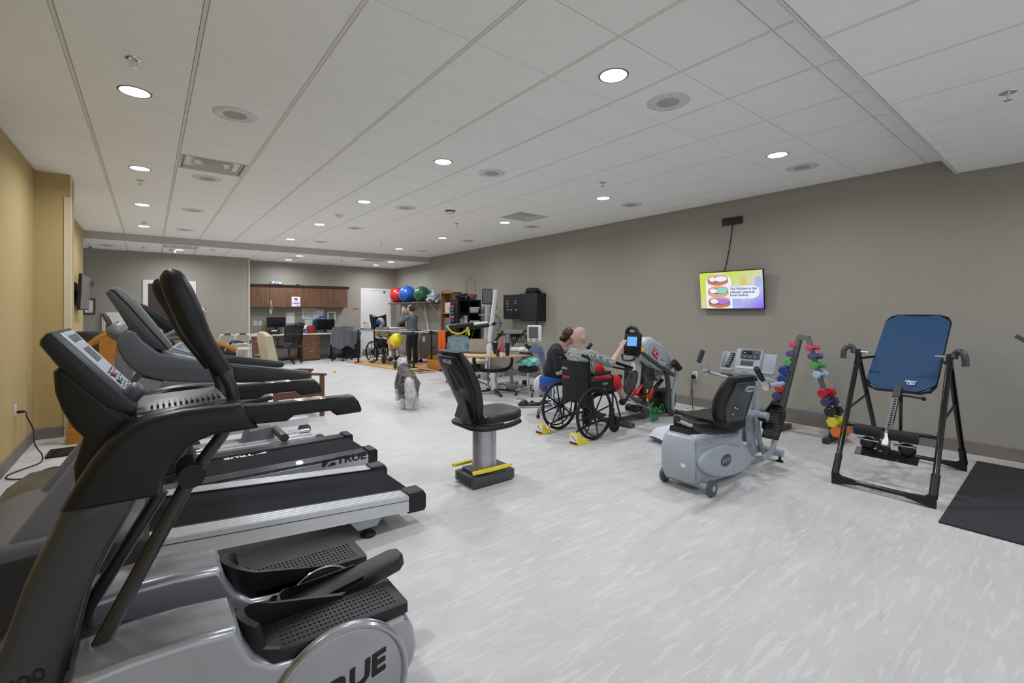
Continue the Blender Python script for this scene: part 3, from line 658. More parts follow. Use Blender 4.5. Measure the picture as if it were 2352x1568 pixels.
# ---------------- training stairs (oak)
ts = thing('training_stairs', 'oak therapy training stairs with handrails, behind the treadmills', 'training stairs', (.1, 7.55, 0))
for y in (7.17, 7.87):
    for x in (-.36, .30): MB().mm((x-.10 if x < 0 else x-.05, y-.02, 0), (x+.10 if x < 0 else x+.05, y+.02, 1.2), .008).build('post', 'oak', ts)
    for x in (-.66, .86): MB().mm((x-.055, y-.02, 0), (x+.06, y+.02, .86), .008).build('end_post', 'oak', ts)
    MB().tube(spl([(-.72, y, .97), (-.55, y, 1.10), (-.38, y, 1.225), (0, y, 1.235), (.25, y, 1.225), (.55, y, 1.14), (.92, y, .97)], 5), .034, 8, flat=(1, .7)).build('handrail', 'oak', ts)
for k, (x0, x1, z) in enumerate(((-.72, -.44, .22), (-.44, .34, .45), (.34, .62, .30), (.62, .9, .15))):
    t_ = MB().mm((x0, 7.2, z-.03), (x1, 7.84, z), .004).build('tread', 'oak', ts)
    MB().mm((x0+.02, 7.22, z), (x1-.02, 7.82, z+.004)).build('tread_mat', 'black_rubber', t_)
    MB().mm((x0+.01, 7.205, 0), (x1-.01, 7.225, z-.03)).build('side_board', 'oak', ts)
# base block of the post by the pier
MB().mm((-.73, 7.12, .0), (-.60, 7.15, .17), .006).build('base_block', 'oak', ts)
# black foot platform on the floor
fp = thing('floor_plate', 'black ribbed floor plate lying near the yellow wall', 'platform', (-.62, 6.72, 0))
MB().prism([(-.83, 0), (-.4, 0), (-.4, .025), (-.83, .025)], 'y', 6.58, 6.9, .004).build('plate', 'black', fp)
for k in range(4): MB().mm((-.80, 6.62+.07*k, .025), (-.42, 6.65+.07*k, .033), .002).build('rib', 'gun_metal', fp)
# ---------------- black vinyl armchair beside stairs
ac = thing('vinyl_armchair', 'black vinyl armchair beside the oak stairs and yellow wall', 'armchair', (-.55, 8.9, 0))
MB().mm((-.95, 8.62, .36), (-.2, 9.25, .5), .05, 3).build('seat', 'black', ac)
MB().box((-.6, 9.25, .82), (.72, .16, .75), rotm(-.12, 0, 0), .06, 3).build('backrest', 'black', ac)
for x in (-.93, -.25): MB().mm((x-.04, 8.62, .5), (x+.06, 9.2, .68), .04, 3).build('armrest', 'black', ac)
for x in (-.88, -.26):
    for y in (8.68, 9.2): MB().cyl((x, y, 0), (x, y, .38), .02, 10).build('leg', 'black', ac)
# ---------------- wall outlet + cord
q = P(34, 942, x=XL)
ot = thing('wall_outlet', 'white outlet on the yellow wall with a black plug in it', 'outlet', (XL, q.y, q.z))
MB().mm((XL, q.y-.04, q.z-.06), (XL+.008, q.y+.04, q.z+.06), .003).build('cover_plate', 'white_plastic', ot)
MB().mm((XL+.008, q.y-.015, q.z+.012), (XL+.010, q.y+.015, q.z+.04)).build('socket', 'white_plastic', ot)
pts = [V((XL+.01, q.y, q.z-.02)), V((XL+.07, q.y, q.z-.02)), P(62, 957, x=-.95), P(76, 985, x=-.92), P(80, 1020, x=-.9), P(97, 1045, z=.012), P(92, 1062, z=.01), P(50, 1078, z=.01), P(16, 1092, z=.01), P(22, 1100, z=.01), P(60, 1097, z=.01), P(110, 1076, z=.01), P(150, 1071, z=.01), P(190, 1078, z=.01)]
cord = thing('power_cord', 'black power cord looping from the yellow wall outlet across the floor', 'power cord', (pts[5].x, pts[5].y, 0))
MB().tube(spl(pts, 6), .0055, 8).build('cable', 'black_rubber', cord)
MB().box(pts[0]+V((.03, 0, 0)), (.05, .03, .026), None, .006, 2).build('plug', 'black', cord)
# ---------------- TV on the yellow wall
tv = thing('wall_tv', 'thin black television on a wall arm, seen edge-on beside the yellow pier', 'television', (-.98, 11.3, 1.8))
MB().box((-.93, 11.35, 1.83), (.045, 1.05, .63), rotm(0, .05, -.03), .006).build('casing', 'black', tv)
MB().box((-.906, 11.35, 1.83), (.004, 1.01, .59), rotm(0, .05, -.03), .001).build('screen', 'lcd', tv)
MB().mm((XL, 11.15, 1.6), (XL+.02, 11.5, 2.0), .004).mm((XL+.02, 11.3, 1.75), (-.95, 11.36, 1.85)).build('wall_mount', 'black', tv)
mat('lei', (130, 20, 40), .7)
rb_ = thing('red_ribbon', 'dark red ribbon bow on the corner of the edge-on television', 'ribbon', (-.9, 11.9, 2.05))
MB().torus((-.89, 11.89, 2.06), .03, .008, (1, .3, 0), 14, 6).torus((-.87, 11.9, 2.02), .035, .008, (.2, 1, .4), 14, 6).tube([(-.88, 11.9, 2.05), (-.86, 11.92, 1.95)], .008, 6).build('bow', 'lei', rb_)
# ---------------- patient chair (beige high back)
pc = thing('high_back_patient_chair', 'high-back patient chair in cream vinyl with dark wood arms', 'chair', (1.65, 7.2, 0))
xb, xf, yn, yf = 1.31, 1.97, 6.86, 7.53
for y in (yn, yf):
    MB().mm((xf-.06, y-.025, 0), (xf, y+.025, .575), .006).build('leg', 'chair_wood', pc)
    MB().mm((xb, y-.025, 0), (xb+.055, y+.025, .55), .006).build('leg', 'chair_wood', pc)
    MB().prism([(xb-.02, .55), (1.6, .585), (1.8, .59), (xf+.03, .572), (xf+.03, .60), (1.8, .622), (1.6, .615), (xb-.02, .58)], 'y', y-.032, y+.032, .006).build('armrest', 'chair_wood', pc)
    MB().mm((xb+.05, y-.018, .29), (xf-.05, y+.018, .38), .004).build('side_rail', 'chair_wood', pc)
MB().mm((xf-.05, yn, .29), (xf-.02, yf, .38), .004).build('front_rail', 'chair_wood', pc)
MB().mm((xb+.06, yn+.04, .37), (xf+.02, yf-.04, .47), .045, 4).build('seat_cushion', 'cream', pc)
bk = [(1.40, .42), (1.37, .7), (1.32, 1.0), (1.28, 1.19), (1.25, 1.21), (1.20, 1.20), (1.19, 1.15), (1.22, .95), (1.27, .65), (1.30, .42)]
m_ = MB(); yc = (yn+yf)/2; rings = []
for k in range(13):
    v = -1+2*k/12; y = yc+v*.305; dz = -.05*abs(v)**4; rings.append([(x+(.03*v*v), y, z+(dz if z > .9 else 0)) for x, z in bk])
m_.loft(rings).build('backrest', 'cream', pc)
MB().tube([(rings[6][i][0]+.012, yc, rings[6][i][2]) for i in (0, 1, 2, 3)], .0, 6) if False else None
for k in (1, 11): MB().tube([(rings[k][i][0]+.008, rings[k][i][1], rings[k][i][2]) for i in range(0, 5)], .005, 6).build('piping', 'grey_plastic', pc)
# ================================================================== FAR WALL: DOORS, SIGNS, DESK ALCOVE
def wy(px, py, y=YW): return P(px, py, y=y)
# --- restroom door
d2 = MB(); a = wy(328, 642); b = wy(450, 646); x0, x1, zt = a.x, b.x, a.z; xi0, xi1 = x0+.10, x1-.10; zi = zt-.09
d2.mm((x0, YW-.03, 0), (xi0, YW, zt)).mm((xi1, YW-.03, 0), (x1, YW, zt)).mm((xi0, YW-.03, zi), (xi1, YW, zt))
dr2 = st(d2, 'door_2', 'white_paint')
rm = MB().mm((xi0, YW-.004, 0), (xi1, YW-.001, zi)); st(rm, 'door_opening', 'trim_cream', dr2)
mat('door_dark', (66, 52, 46), .5, var=.12, stretch=(7, 7, .6), scale=3)
xm = wy(391, 700).x
lf = st(MB().mm((xi0, YW-.022, .01), (xm, YW-.006, zi-.01), .003), 'door_leaf', 'door_dark', dr2)
w_ = (xm-xi0)
for i in range(3):
    for z0, z1 in ((.15, .95), (1.05, zi-.15)):
        MB().mm((xi0+w_*(.1+.3*i), YW-.03, z0), (xi0+w_*(.3+.3*i), YW-.02, z1), .008).build('door_panel', 'door_dark', lf, kind='structure')
st(MB().mm((xm+.01, YW-.012, .02), (wy(421, 700).x, YW-.004, wy(400, 716).z), .002), 'white_panel', 'white_paint', dr2)
MB().tube([(xm-.08, YW-.03, 1.02), (xm-.08, YW-.07, 1.02), (xm-.2, YW-.07, 1.02)], .01, 8).build('handle', 'steel', lf)
# --- sign
a, b = wy(456.5, 705), wy(473.5, 722.7)
mat('sign_brown', (140, 118, 98), .6)
sg = thing('restroom_sign', 'brown restroom sign with white figures and a wheelchair symbol beside the door', 'sign', ((a.x+b.x)/2, YW, (a.z+b.z)/2))
MB().mm((a.x, YW-.012, b.z), (b.x, YW, a.z), .002).build('plate', 'sign_brown', sg)
fg = MB(); h = a.z-b.z; w = b.x-a.x
for k, fx in enumerate((.2, .5)):
    cx = a.x+w*fx; zc = b.z+h*.62
    fg.lathe([(0, 0), (.018, 0), (.018, .002), (0, .002)], (cx, YW-.012, zc+.068), (0, -1, 0), 12, cap=False)
    if k: fg.prism([(cx-.03, zc+.045), (cx+.03, zc+.045), (cx+.03, zc-.01), (cx+.012, zc-.01), (cx+.012, zc-.07), (cx-.012, zc-.07), (cx-.012, zc-.01), (cx-.03, zc-.01)], 'y', YW-.0145, YW-.012)
    else: fg.prism([(cx-.015, zc+.045), (cx+.015, zc+.045), (cx+.04, zc-.03), (cx+.012, zc-.03), (cx+.012, zc-.07), (cx-.012, zc-.07), (cx-.012, zc-.03), (cx-.04, zc-.03)], 'y', YW-.0145, YW-.012)
cx = a.x+w*.8; zc = b.z+h*.6
fg.torus((cx-.005, YW-.013, zc-.035), .028, .005, (0, 1, 0), 20, 6, a0=.6, a1=5.2).tube([(cx-.012, YW-.013, zc+.04), (cx-.008, YW-.013, zc-.005), (cx+.02, YW-.013, zc-.008), (cx+.035, YW-.013, zc-.045)], .005, 6).ball((cx-.014, YW-.013, zc+.058), .011, 8)
fg.build('pictogram', 'paper', sg)
text('RESTROOM', .026, 'paper', sg, ((a.x+b.x)/2, YW-.0135, b.z+.035), (1, 0, 0), (0, 0, 1))
# --- certificate and extinguisher cabinet
a, b = wy(190, 685), wy(219.5, 721.5)
cf = thing('framed_certificate', 'dark framed certificate hanging on the far taupe wall', 'picture', ((a.x+b.x)/2, YW, (a.z+b.z)/2))
f = MB(); t_ = .035
for q in (((a.x, b.z+t_), (a.x+t_, a.z-t_)), ((b.x-t_, b.z+t_), (b.x, a.z-t_)), ((a.x, b.z), (b.x, b.z+t_)), ((a.x, a.z-t_), (b.x, a.z))): f.mm((q[0][0], YW-.03, q[0][1]), (q[1][0], YW, q[1][1]), .003)
f.build('frame', 'walnut_dark', cf); MB().mm((a.x+.03, YW-.012, b.z+.03), (b.x-.03, YW-.006, a.z-.03)).build('certificate', 'paper', cf)
l_ = MB()
for k in range(5): l_.mm((a.x+.09, YW-.0135, a.z-.12-.045*k), (b.x-.09-.02*(k % 2), YW-.012, a.z-.112-.045*k))
l_.build('printed_lines', 'mid_grey', cf, kind='stuff')
a, b = wy(234, 717), wy(290, 800)
ec = thing('extinguisher_cabinet', 'white wall cabinet with a red fire extinguisher behind its glass slot', 'cabinet', ((a.x+b.x)/2, YW, (a.z+b.z)/2))
MB().mm((a.x, YW-.07, b.z), (b.x, YW, a.z), .006).build('body', 'white_paint', ec)
MB().mm((a.x+.04, YW-.082, b.z+.04), (b.x-.04, YW-.07, a.z-.05), .004).build('door', 'white_paint', ec)
MB().mm((a.x+.07, YW-.085, b.z+.1), (a.x+.2, YW-.081, a.z-.28)).build('glass_slot', 'red', ec)
MB().mm((a.x+.09, YW-.09, a.z-.36), (a.x+.11, YW-.082, a.z-.24)).build('handle', 'black', ec)
# --- alcove cabinets
Y2 = YW2; CF = Y2-.34
def ax(px): return P(px, 700, y=CF).x
top = P(700, 652+ (700-574)*.033, y=CF).z; zt = P(574.5, 657.5, y=CF).z; zb = P(574.5, 705, y=CF).z
uc = []
edges = [ax(574.6)-.03, ax(659.5), ax(739), ax(798.3)]
mids = [ax(618.7), ax(700), ax(769)]
labs = ['walnut wall cabinet nearest the restroom wall, lanyard on its handle', 'middle walnut wall cabinet above the black helmet, poster beside its handles', 'end walnut wall cabinet towards the white door']
edges[0] = XA+.002
for i in range(3):
    x0, x1, xm_ = edges[i], edges[i+1], mids[i]
    c = thing('wall_cabinet', labs[i], 'cabinet', ((x0+x1)/2, (CF+Y2)/2, zb), 0, 'walnut wall cabinets over the desk')
    MB().mm((x0+.001, CF+.02, zb), (x1-.001, Y2, zt)).build('body', 'walnut_dark', c, ang=0)
    for s, (p, q) in enumerate(((x0, xm_), (xm_, x1))):
        d = MB().mm((p+.003, CF, zb+.003), (q-.003, CF+.019, zt-.004), .002).build('door', 'walnut', c, ang=0)
        hx = xm_+(-.045 if s == 0 else .045)
        MB().tube([(hx, CF, zb+.10), (hx, CF-.03, zb+.10), (hx, CF-.03, zb+.21), (hx, CF, zb+.21)], .006, 8).build('handle', 'chrome', d)
cr = MB().prism([(CF-.06, zt+.075), (CF-.03, zt+.03), (CF, zt), (Y2, zt), (Y2, zt+.075)], 'x', XA+.002, edges[3]+.05, .004)
tagk = dict(label='walnut crown moulding running along the top of the wall cabinets', cat='moulding')
cr.build('cabinet_crown', 'walnut_dark', **tagk)
TZ = zt+.075
# poster on the doors
a, b = P(670, 681, y=CF), P(689.6, 703.6, y=CF)
po = thing('poster', 'white notice with a red emblem taped to the wall cabinet doors', 'poster', ((a.x+b.x)/2, CF, (a.z+b.z)/2))
MB().mm((a.x, CF-.004, b.z), (b.x, CF-.001, a.z)).build('sheet', 'paper', po)
w, h = b.x-a.x, a.z-b.z; e = MB(); e.prism([(a.x+w*.2, b.z+h*.83), (a.x+w*.6, b.z+h*.86), (a.x+w*.72, b.z+h*.72), (a.x+w*.6, b.z+h*.6), (a.x+w*.42, b.z+h*.62), (a.x+w*.4, b.z+h*.72), (a.x+w*.25, b.z+h*.74)], 'y', CF-.006, CF-.004).build('emblem', 'red', po)
MB().mm((a.x+w*.08, CF-.006, b.z+h*.26), (b.x-w*.06, CF-.004, b.z+h*.32)).mm((a.x+w*.18, CF-.006, b.z+h*.42), (b.x-w*.15, CF-.004, b.z+h*.46)).mm((a.x+w*.5, CF-.006, b.z+h*.08), (b.x-w*.1, CF-.004, b.z+h*.11)).build('printed_lines', 'blue', po, kind='stuff')
# lanyard
q = P(622, 690, y=CF-.05); ln = thing('lanyard', 'white beaded lanyard hanging from a wall cabinet handle', 'lanyard', q)
MB().tube(spl([q, q+V((.02, 0, -.12)), q+V((.03, 0, -.24)), q+V((-.0, 0, -.40)), q+V((-.02, 0, -.26)), q+V((-.015, 0, -.1)), q+V((0, 0, .0))], 6), .005, 6).torus(q+V((0, 0, -.3)), .03, .006, (0, 1, 0), 12, 5).build('strap', 'paper', ln)
# things on top of the cabinets
def crumple(name, c, r, m, label, cat, seed=1, parent=None, amp=.35, **kw):
    random.seed(seed); bm = bmesh.new(); bmesh.ops.create_icosphere(bm, subdivisions=4, radius=1)
    from mathutils import noise
    for v in bm.verts:
        n_ = noise.noise(v.co*2.1+V((seed, 0, 0)))+.6*noise.noise(v.co*5.3+V((0, seed, 0)))
        v.co = V((v.co.x*r[0], v.co.y*r[1], v.co.z*r[2]))*(1+amp*n_)
        v.co.z = max(v.co.z, -r[2]*.72)
    mb = MB(); mb.addbm(bm, Matrix.Translation(V(c)+V((0, 0, r[2]*.72))))
    return mb.build(name, m, parent, ang=50, label=label, cat=cat, **kw)
mat('foil', (170, 190, 214), .3, metal=.3, var=.5, scale=14)
crumple('gift_bag', (P(633, 650, y=Y2-.17).x, Y2-.17, TZ), (.17, .12, .06), 'foil', 'crumpled white and blue wrapped packet on top of the wall cabinets', 'packet', 4)
crumple('small_pouch', (P(684, 652, y=Y2-.17).x, Y2-.17, TZ), (.05, .04, .025), 'gun_metal', 'small dark pouch on top of the wall cabinets', 'pouch', 9)
# counter + base units
DF = Y2-.62
ctz = P(696, 766.5, y=DF).z
ct = MB().mm((XA+.004, DF, ctz-.035), (P(803, 765, y=DF).x, Y2, ctz), .003).build('desk_counter', 'counter', label='long speckled beige desk counter under the walnut wall cabinets', cat='counter')
def unit(x0, x1, name, label, dz, nm='drawer'):
    c = thing(name, label, 'cabinet', ((x0+x1)/2, DF+.3, 0))
    MB().mm((x0, DF+.05, 0), (x1, Y2-.01, ctz-.037)).build('body', 'walnut_dark', c, ang=0)
    for z0, z1 in dz:
        d = MB().mm((x0+.003, DF+.03, z0+.003), (x1-.003, DF+.05, z1-.003), .002).build(nm, 'walnut', c, ang=0)
        zc = z0+(z1-z0)*.62; xc = (x0+x1)/2
        MB().tube([(xc-.055, DF+.03, zc), (xc-.055, DF+.005, zc), (xc+.055, DF+.005, zc), (xc+.055, DF+.03, zc)], .006, 8).build('handle', 'chrome', d)
H = ctz-.037
unit(XA+.006, P(607, 800, y=DF).x, 'base_cabinet', 'walnut base cabinet at the restroom end of the desk counter', [(.06, H*.5), (H*.5, H)])
unit(P(695, 800, y=DF).x, P(736, 800, y=DF).x, 'drawer_unit', 'walnut three-drawer unit under the desk between the office chairs', [(.05, H*.55), (H*.55, H*.79), (H*.79, H)])
# desk items
def plate(name, px0, py0, px1, py1, m, label, cat, rot=0, dep=.004, y=None, frame=None, grp=None):
    yy = Y2 if y is None else y
    a, b = P(px0, py0, y=yy), P(px1, py1, y=yy); c = V(((a.x+b.x)/2, yy-dep/2, (a.z+b.z)/2)); w, h = b.x-a.x, a.z-b.z
    t = thing(name, label, cat, c, 0, grp)
    MB().box(c, (w, dep, h), rotm(0, rot, 0)).build('sheet', m, t)
    if frame:
        f = MB()
        for cx, cz, ww, hh in ((0, h/2, w+.05, .04), (0, -h/2, w+.05, .04), (-w/2, 0, .04, h-.042), (w/2, 0, .04, h-.042)): f.box(c+V((cx, -.006, cz)), (ww, .018, hh))
        f.build('frame', frame, t)
    return t, c, w, h
plate('wall_calendar', 657.6, 718, 676.7, 741.5, 'paper', 'white sheet of paper pinned to the wall beside the first monitor', 'paper')
mat('sketch', (196, 190, 182), .8, var=.25, scale=14)
pp, c, w, h = plate('drawing', 695.5, 709, 723, 731, 'sketch', 'framed pencil drawing on the wall under the middle cabinet', 'picture', frame='paper', dep=.01)
plate('paper_sheet', 726, 710.5, 743, 729.5, 'paper', 'white sheet pinned askew between the drawing and second monitor', 'paper', rot=.12)
plate('photo_frame', 753, 717, 768.6, 734, 'mid_grey', 'white picture frame propped behind the second monitor', 'picture', frame='white_paint', dep=.01, y=Y2-.03)
plate('desk_photo', 734.5, 727, 747, 733.5, 'light_grey', 'small blue frame standing on top of the second monitor', 'picture', frame='blue', dep=.01, y=Y2-.15)
plate('note_sheet', 700, 734, 717.5, 747, 'paper', 'white sheet on the wall behind the red handbag', 'paper')
def outlet(x, z, label, y=Y2, n=2):
    t = thing('wall_outlet', label, 'outlet', (x, y, z))
    MB().mm((x-.045, y-.008, z-.07), (x+.045, y, z+.07), .003).build('cover_plate', 'white_plastic', t)
    for k in range(n): MB().mm((x-.018, y-.010, z+.01-.05*k), (x+.018, y-.007, z+.04-.05*k), .001).build('socket', 'light_grey', t)
q = P(586, 742, y=Y2); outlet(q.x, q.z, 'white outlet over the desk counter nearest the restroom wall')
q = P(597, 742, y=Y2); outlet(q.x, q.z, 'white switch plate over the desk counter, just past the outlet', n=1)
def monitor(px0, py0, px1, py1, label, yy):
    a, b = P(px0, py0, y=yy), P(px1, py1, y=yy); xc = (a.x+b.x)/2; t = thing('monitor', label, 'monitor', (xc, yy, ctz))
    MB().mm((a.x, yy, b.z), (b.x, yy+.035, a.z), .005).build('casing', 'black', t)
    MB().mm((a.x+.012, yy-.002, b.z+.02), (b.x-.012, yy+.001, a.z-.012)).build('screen', 'screen_off', t)
    MB().mm((xc-.03, yy+.03, ctz+.01), (xc+.03, yy+.07, b.z+.1), .005).build('stand', 'black', t)
    MB().mm((xc-.13, yy-.05, ctz), (xc+.13, yy+.15, ctz+.015), .005).build('base', 'black', t)
monitor(613, 728, 656, 751, 'black monitor on the desk, the one nearer the restroom wall', Y2-.3)
monitor(727, 733, 768.5, 757, 'black monitor on the desk behind the chair draped in grey', Y2-.3)
q = P(723, 735, y=Y2-.25); tw = thing('speaker_tower', 'slim black speaker beside the second monitor with a blue ball on top', 'speaker', (q.x, q.y, ctz))
MB().mm((q.x-.05, q.y-.06, ctz), (q.x+.05, q.y+.06, q.z-.04), .008).build('cabinet', 'black', tw)
MB().ball((q.x, q.y, q.z), .045, 16).build('blue_ball', 'ball_blue' if False else 'blue', label='small blue ball on top of the slim black speaker', cat='ball')
x = P(605, 760, y=Y2-.3).x; t = thing('pen_cup', 'dark red patterned tin on the desk counter near the outlets', 'tin', (x, Y2-.3, ctz))
mat('tin_red', (120, 60, 50), .5, var=.6, scale=30)
MB().lathe([(.045, 0), (.047, .005), (.047, .15), (.043, .15), (.043, .01)], (x, Y2-.3, ctz), seg=20).build('can', 'tin_red', t); MB().cyl((x+.01, Y2-.3, ctz+.02), (x+.025, Y2-.3, ctz+.2), .005, 6).build('pen', 'blue', t)
x = P(585, 765, y=DF+.2).x
for k in range(4):
    MB().box((x+.02*k-.03, DF+.22+.02*k, ctz+.006+.008*k), (.28, .21, .006), rotm(0, 0, .3*k-.4)).build('paper_sheet', 'paper', label=['lowest loose paper sheet', 'second-lowest loose paper sheet', 'second-highest loose paper sheet', 'topmost loose paper sheet'][k]+' in the pile on the desk by the restroom wall', cat='paper', group='paper pile on the desk')
a, b = P(617, 752, y=Y2-.35), P(642, 764, y=Y2-.35); t = thing('desk_printer', 'black desk printer with papers on it under the first monitor', 'printer', ((a.x+b.x)/2, Y2-.35, ctz))
MB().mm((a.x, Y2-.45, ctz), (b.x, Y2-.31, ctz+.14), .01).build('body', 'black', t); MB().mm((a.x+.05, Y2-.46, ctz+.09), (a.x+.2, Y2-.449, ctz+.12)).build('label_strip', 'paper', t)
a, b = P(684, 753, y=Y2-.4), P(703, 765, y=Y2-.4); t = thing('letter_tray', 'white and blue letter tray on the desk beside the red handbag', 'tray', ((a.x+b.x)/2, Y2-.3, ctz))
MB().mm((a.x, Y2-.45, ctz), (b.x, Y2-.15, ctz+.01)).mm((a.x, Y2-.45, ctz+.14), (b.x, Y2-.15, ctz+.15)).mm((a.x, Y2-.45, ctz), (a.x+.01, Y2-.15, ctz+.15)).mm((b.x-.01, Y2-.45, ctz), (b.x, Y2-.15, ctz+.15)).build('shelves', 'white_plastic', t)
MB().mm((a.x+.02, Y2-.455, ctz+.015), (b.x-.02, Y2-.2, ctz+.1), .004).build('folder', 'blue', t)
tz2 = ctz+.15
crumple('helmet_bag', (a.x+.09, Y2-.3, tz2), (.17, .13, .10), 'black', 'black and green bundle on the letter tray', 'bag', 6)
MB().mm((b.x-.06, Y2-.42, tz2), (b.x+.05, Y2-.3, tz2+.11), .004).build('white_box', 'paper', label='small white box beside the black bundle on the letter tray', cat='box')
xa, xb = P(704, 760, y=Y2-.45).x, P(724.5, 760, y=Y2-.45).x; t = thing('handbag', 'dark red pleated handbag standing on the desk', 'handbag', ((xa+xb)/2, Y2-.42, ctz))
m_ = MB(); rg = []; xc = (xa+xb)/2
for k, (s_, z) in enumerate(((1, 0), (1.02, .08), (.95, .17), (.78, .23))):
    rg.append([(xc+(xb-xa)/2*s_*cos(u)*(1+.04*cos(12*u)), Y2-.42+.09*s_*sin(u)*(1+.05*cos(12*u)), ctz+z) for u in [2*pi*i/48 for i in range(48)]])
m_.loft(rg).build('bag_body', 'dark_red', t); MB().torus((xc, Y2-.42, ctz+.22), .06, .007, (0, 1, 0), 20, 6, a0=pi, a1=2*pi).build('strap', 'dark_red', t)
# --- office chairs
def office_chair(loc, rz, label):
    t = thing('office_chair', label, 'office chair', loc, rz, 'black office chairs at the desk')
    L_ = dict(local=True)
    for k in range(5):
        a_ = 2*pi*k/5+.3; e_ = V((.29*cos(a_), .29*sin(a_), .085))
        leg = MB().tube([(0, 0, .12), (e_.x*.6, e_.y*.6, .11), e_], [.026, .022, .018], 8).build('base_leg', 'black', t, **L_)
        MB().lathe([(0, -.022), (.026, -.022), (.03, -.012), (.03, .012), (.026, .022), (0, .022)], (e_.x, e_.y, .031), (-sin(a_), cos(a_), 0), 14, cap=False).cyl((e_.x, e_.y, .04), (e_.x, e_.y, .09), .008, 8).build('caster', 'black', leg, **L_)
    MB().cyl((0, 0, .1), (0, 0, .42), .025, 12).build('gas_post', 'gun_metal', t, **L_)
    MB().box((0, 0, .45), (.48, .48, .07), None, .03, 3).build('seat', 'black', t, **L_)
    m_ = MB(); m_.grid(lambda u, v: (-.22+.44*u, .235+.05*(1-(2*u-1)**2)+.03*v, .58+.42*v), 12, 8); m_.grid(lambda u, v: (-.22+.44*u, .225+.05*(1-(2*u-1)**2)+.03*v, .58+.42*v), 12, 8); m_.build('mesh_back', 'mesh_black', t, **L_)
    MB().tube([(-.22, .24, .58), (-.225, .265, .8), (-.22, .275, 1.0), (0, .32, 1.02), (.22, .275, 1.0), (.225, .265, .8), (.22, .24, .58), (0, .285, .56)], .014, 8, closed=True).build('back_frame', 'black', t, **L_)
    MB().tube([(0, .1, .42), (0, .3, .45), (0, .32, .7)], .02, 8).build('back_post', 'black', t, **L_)
    for s in (-1, 1):
        MB().tube([(s*.2, .02, .45), (s*.29, .02, .47), (s*.29, 0, .65)], .014, 8).box((s*.29, 0, .66), (.07, .25, .03), None, .012, 2).build('armrest', 'black', t, **L_)
    return t
mm_ = mat('mesh_black', (18, 18, 20), .7, alpha=.78)
q = P(672, 820, y=DF-.02); office_chair((q.x-.16, q.y-.30, 0), pi+.2, 'black mesh office chair pulled up to the desk').scale = (1.1, 1.1, 1.08)
q2 = P(781, 815, y=DF-.25); ch2 = office_chair((q2.x, q2.y-.15, 0), pi-.15, 'black office chair at the desk with a grey jacket over its back')
# jacket draped over chair 2
T2 = Matrix.Translation((q2.x, q2.y-.15, 0)) @ rotm(0, 0, pi-.15).to_4x4()
mat('jacket', (96, 98, 106), .85, bump=.2, bscale=40)
jk = thing('jacket', 'grey jacket draped over the back of an office chair', 'jacket', (q2.x, q2.y-.15, .6))
m_ = MB()
def jf(u, v):
    th = (u-.5)*2; w = .27+.06*v; x = w*th; y = .30+.06*(1-th*th)+.02*sin(9*th)*v+.02; z = 1.04-.03*th*th-.62*v-.05*v*sin(5*th)
    return T2 @ V((x, y, z))
m_.grid(jf, 24, 16); n0 = len(m_.v)
m_.grid(lambda u, v: jf(u, v*.99)+(T2.to_3x3() @ V((0, -.035-.03*v, 0))), 24, 16).build('jacket_body', 'jacket', jk)
for s in (-1, 1):
    MB().tube([T2 @ V(p) for p in ((s*.25, .3, 1.0), (s*.31, .31, .8), (s*.34, .30, .5))], [.055, .055, .045], 10).build('sleeve', 'jacket', jk)
# table leg, dark cabinet, teal bin
q = P(752, 821, z=0)
t = thing('side_desk', 'black steel desk leg frame under the counter end', 'desk frame', (q.x, Y2-.35, 0))
MB().mm((q.x-.03, Y2-.37, .05), (q.x+.03, Y2-.31, ctz-.04), .004).mm((q.x-.03, Y2-.6, 0), (q.x+.03, Y2-.06, .05), .006).build('leg_frame', 'black', t)
a, b = P(795, 816, y=14.5), P(828, 779, y=14.5)
t = thing('dark_cabinet', 'low black cabinet between the desk and the white door', 'cabinet', ((a.x+b.x)/2, 14.75, 0))
MB().mm((a.x, 14.5, .0), (b.x, 15.05, b.z), .006).build('body', 'black', t); MB().mm((a.x+.02, 14.49, .05), (b.x-.02, 14.5, b.z-.03), .003).build('door', 'dark_plastic', t); MB().cyl((b.x-.1, 14.48, b.z-.2), (b.x-.1, 14.48, b.z-.3), .008, 8).build('handle', 'steel', t)
zb_ = b.z; t = thing('storage_tub', 'teal plastic storage tub on top of the low black cabinet', 'tub', ((a.x+b.x)/2, 14.75, zb_))
xc = (a.x+b.x)/2+.03; rg = []
for s_, z in ((.86, 0), (1, .20), (1.06, .20), (1.06, .22), (.97, .22), (.84, .02)): rg.append([(xc+.24*s_*cx, 14.75+.2*s_*cy, zb_+z) for cx, cy in ((-1, -1), (1, -1), (1, 1), (-1, 1))])
MB().loft(rg).build('tub', 'teal', t, ang=20)
# wall plate
a, b = P(810.6, 706.5, y=Y2), P(823.5, 710.7, y=Y2)
MB().mm((a.x, Y2-.01, b.z), (b.x, Y2, a.z), .002).build('name_plate', 'sign_brown', label='narrow tan name plate beside the white door', cat='sign')
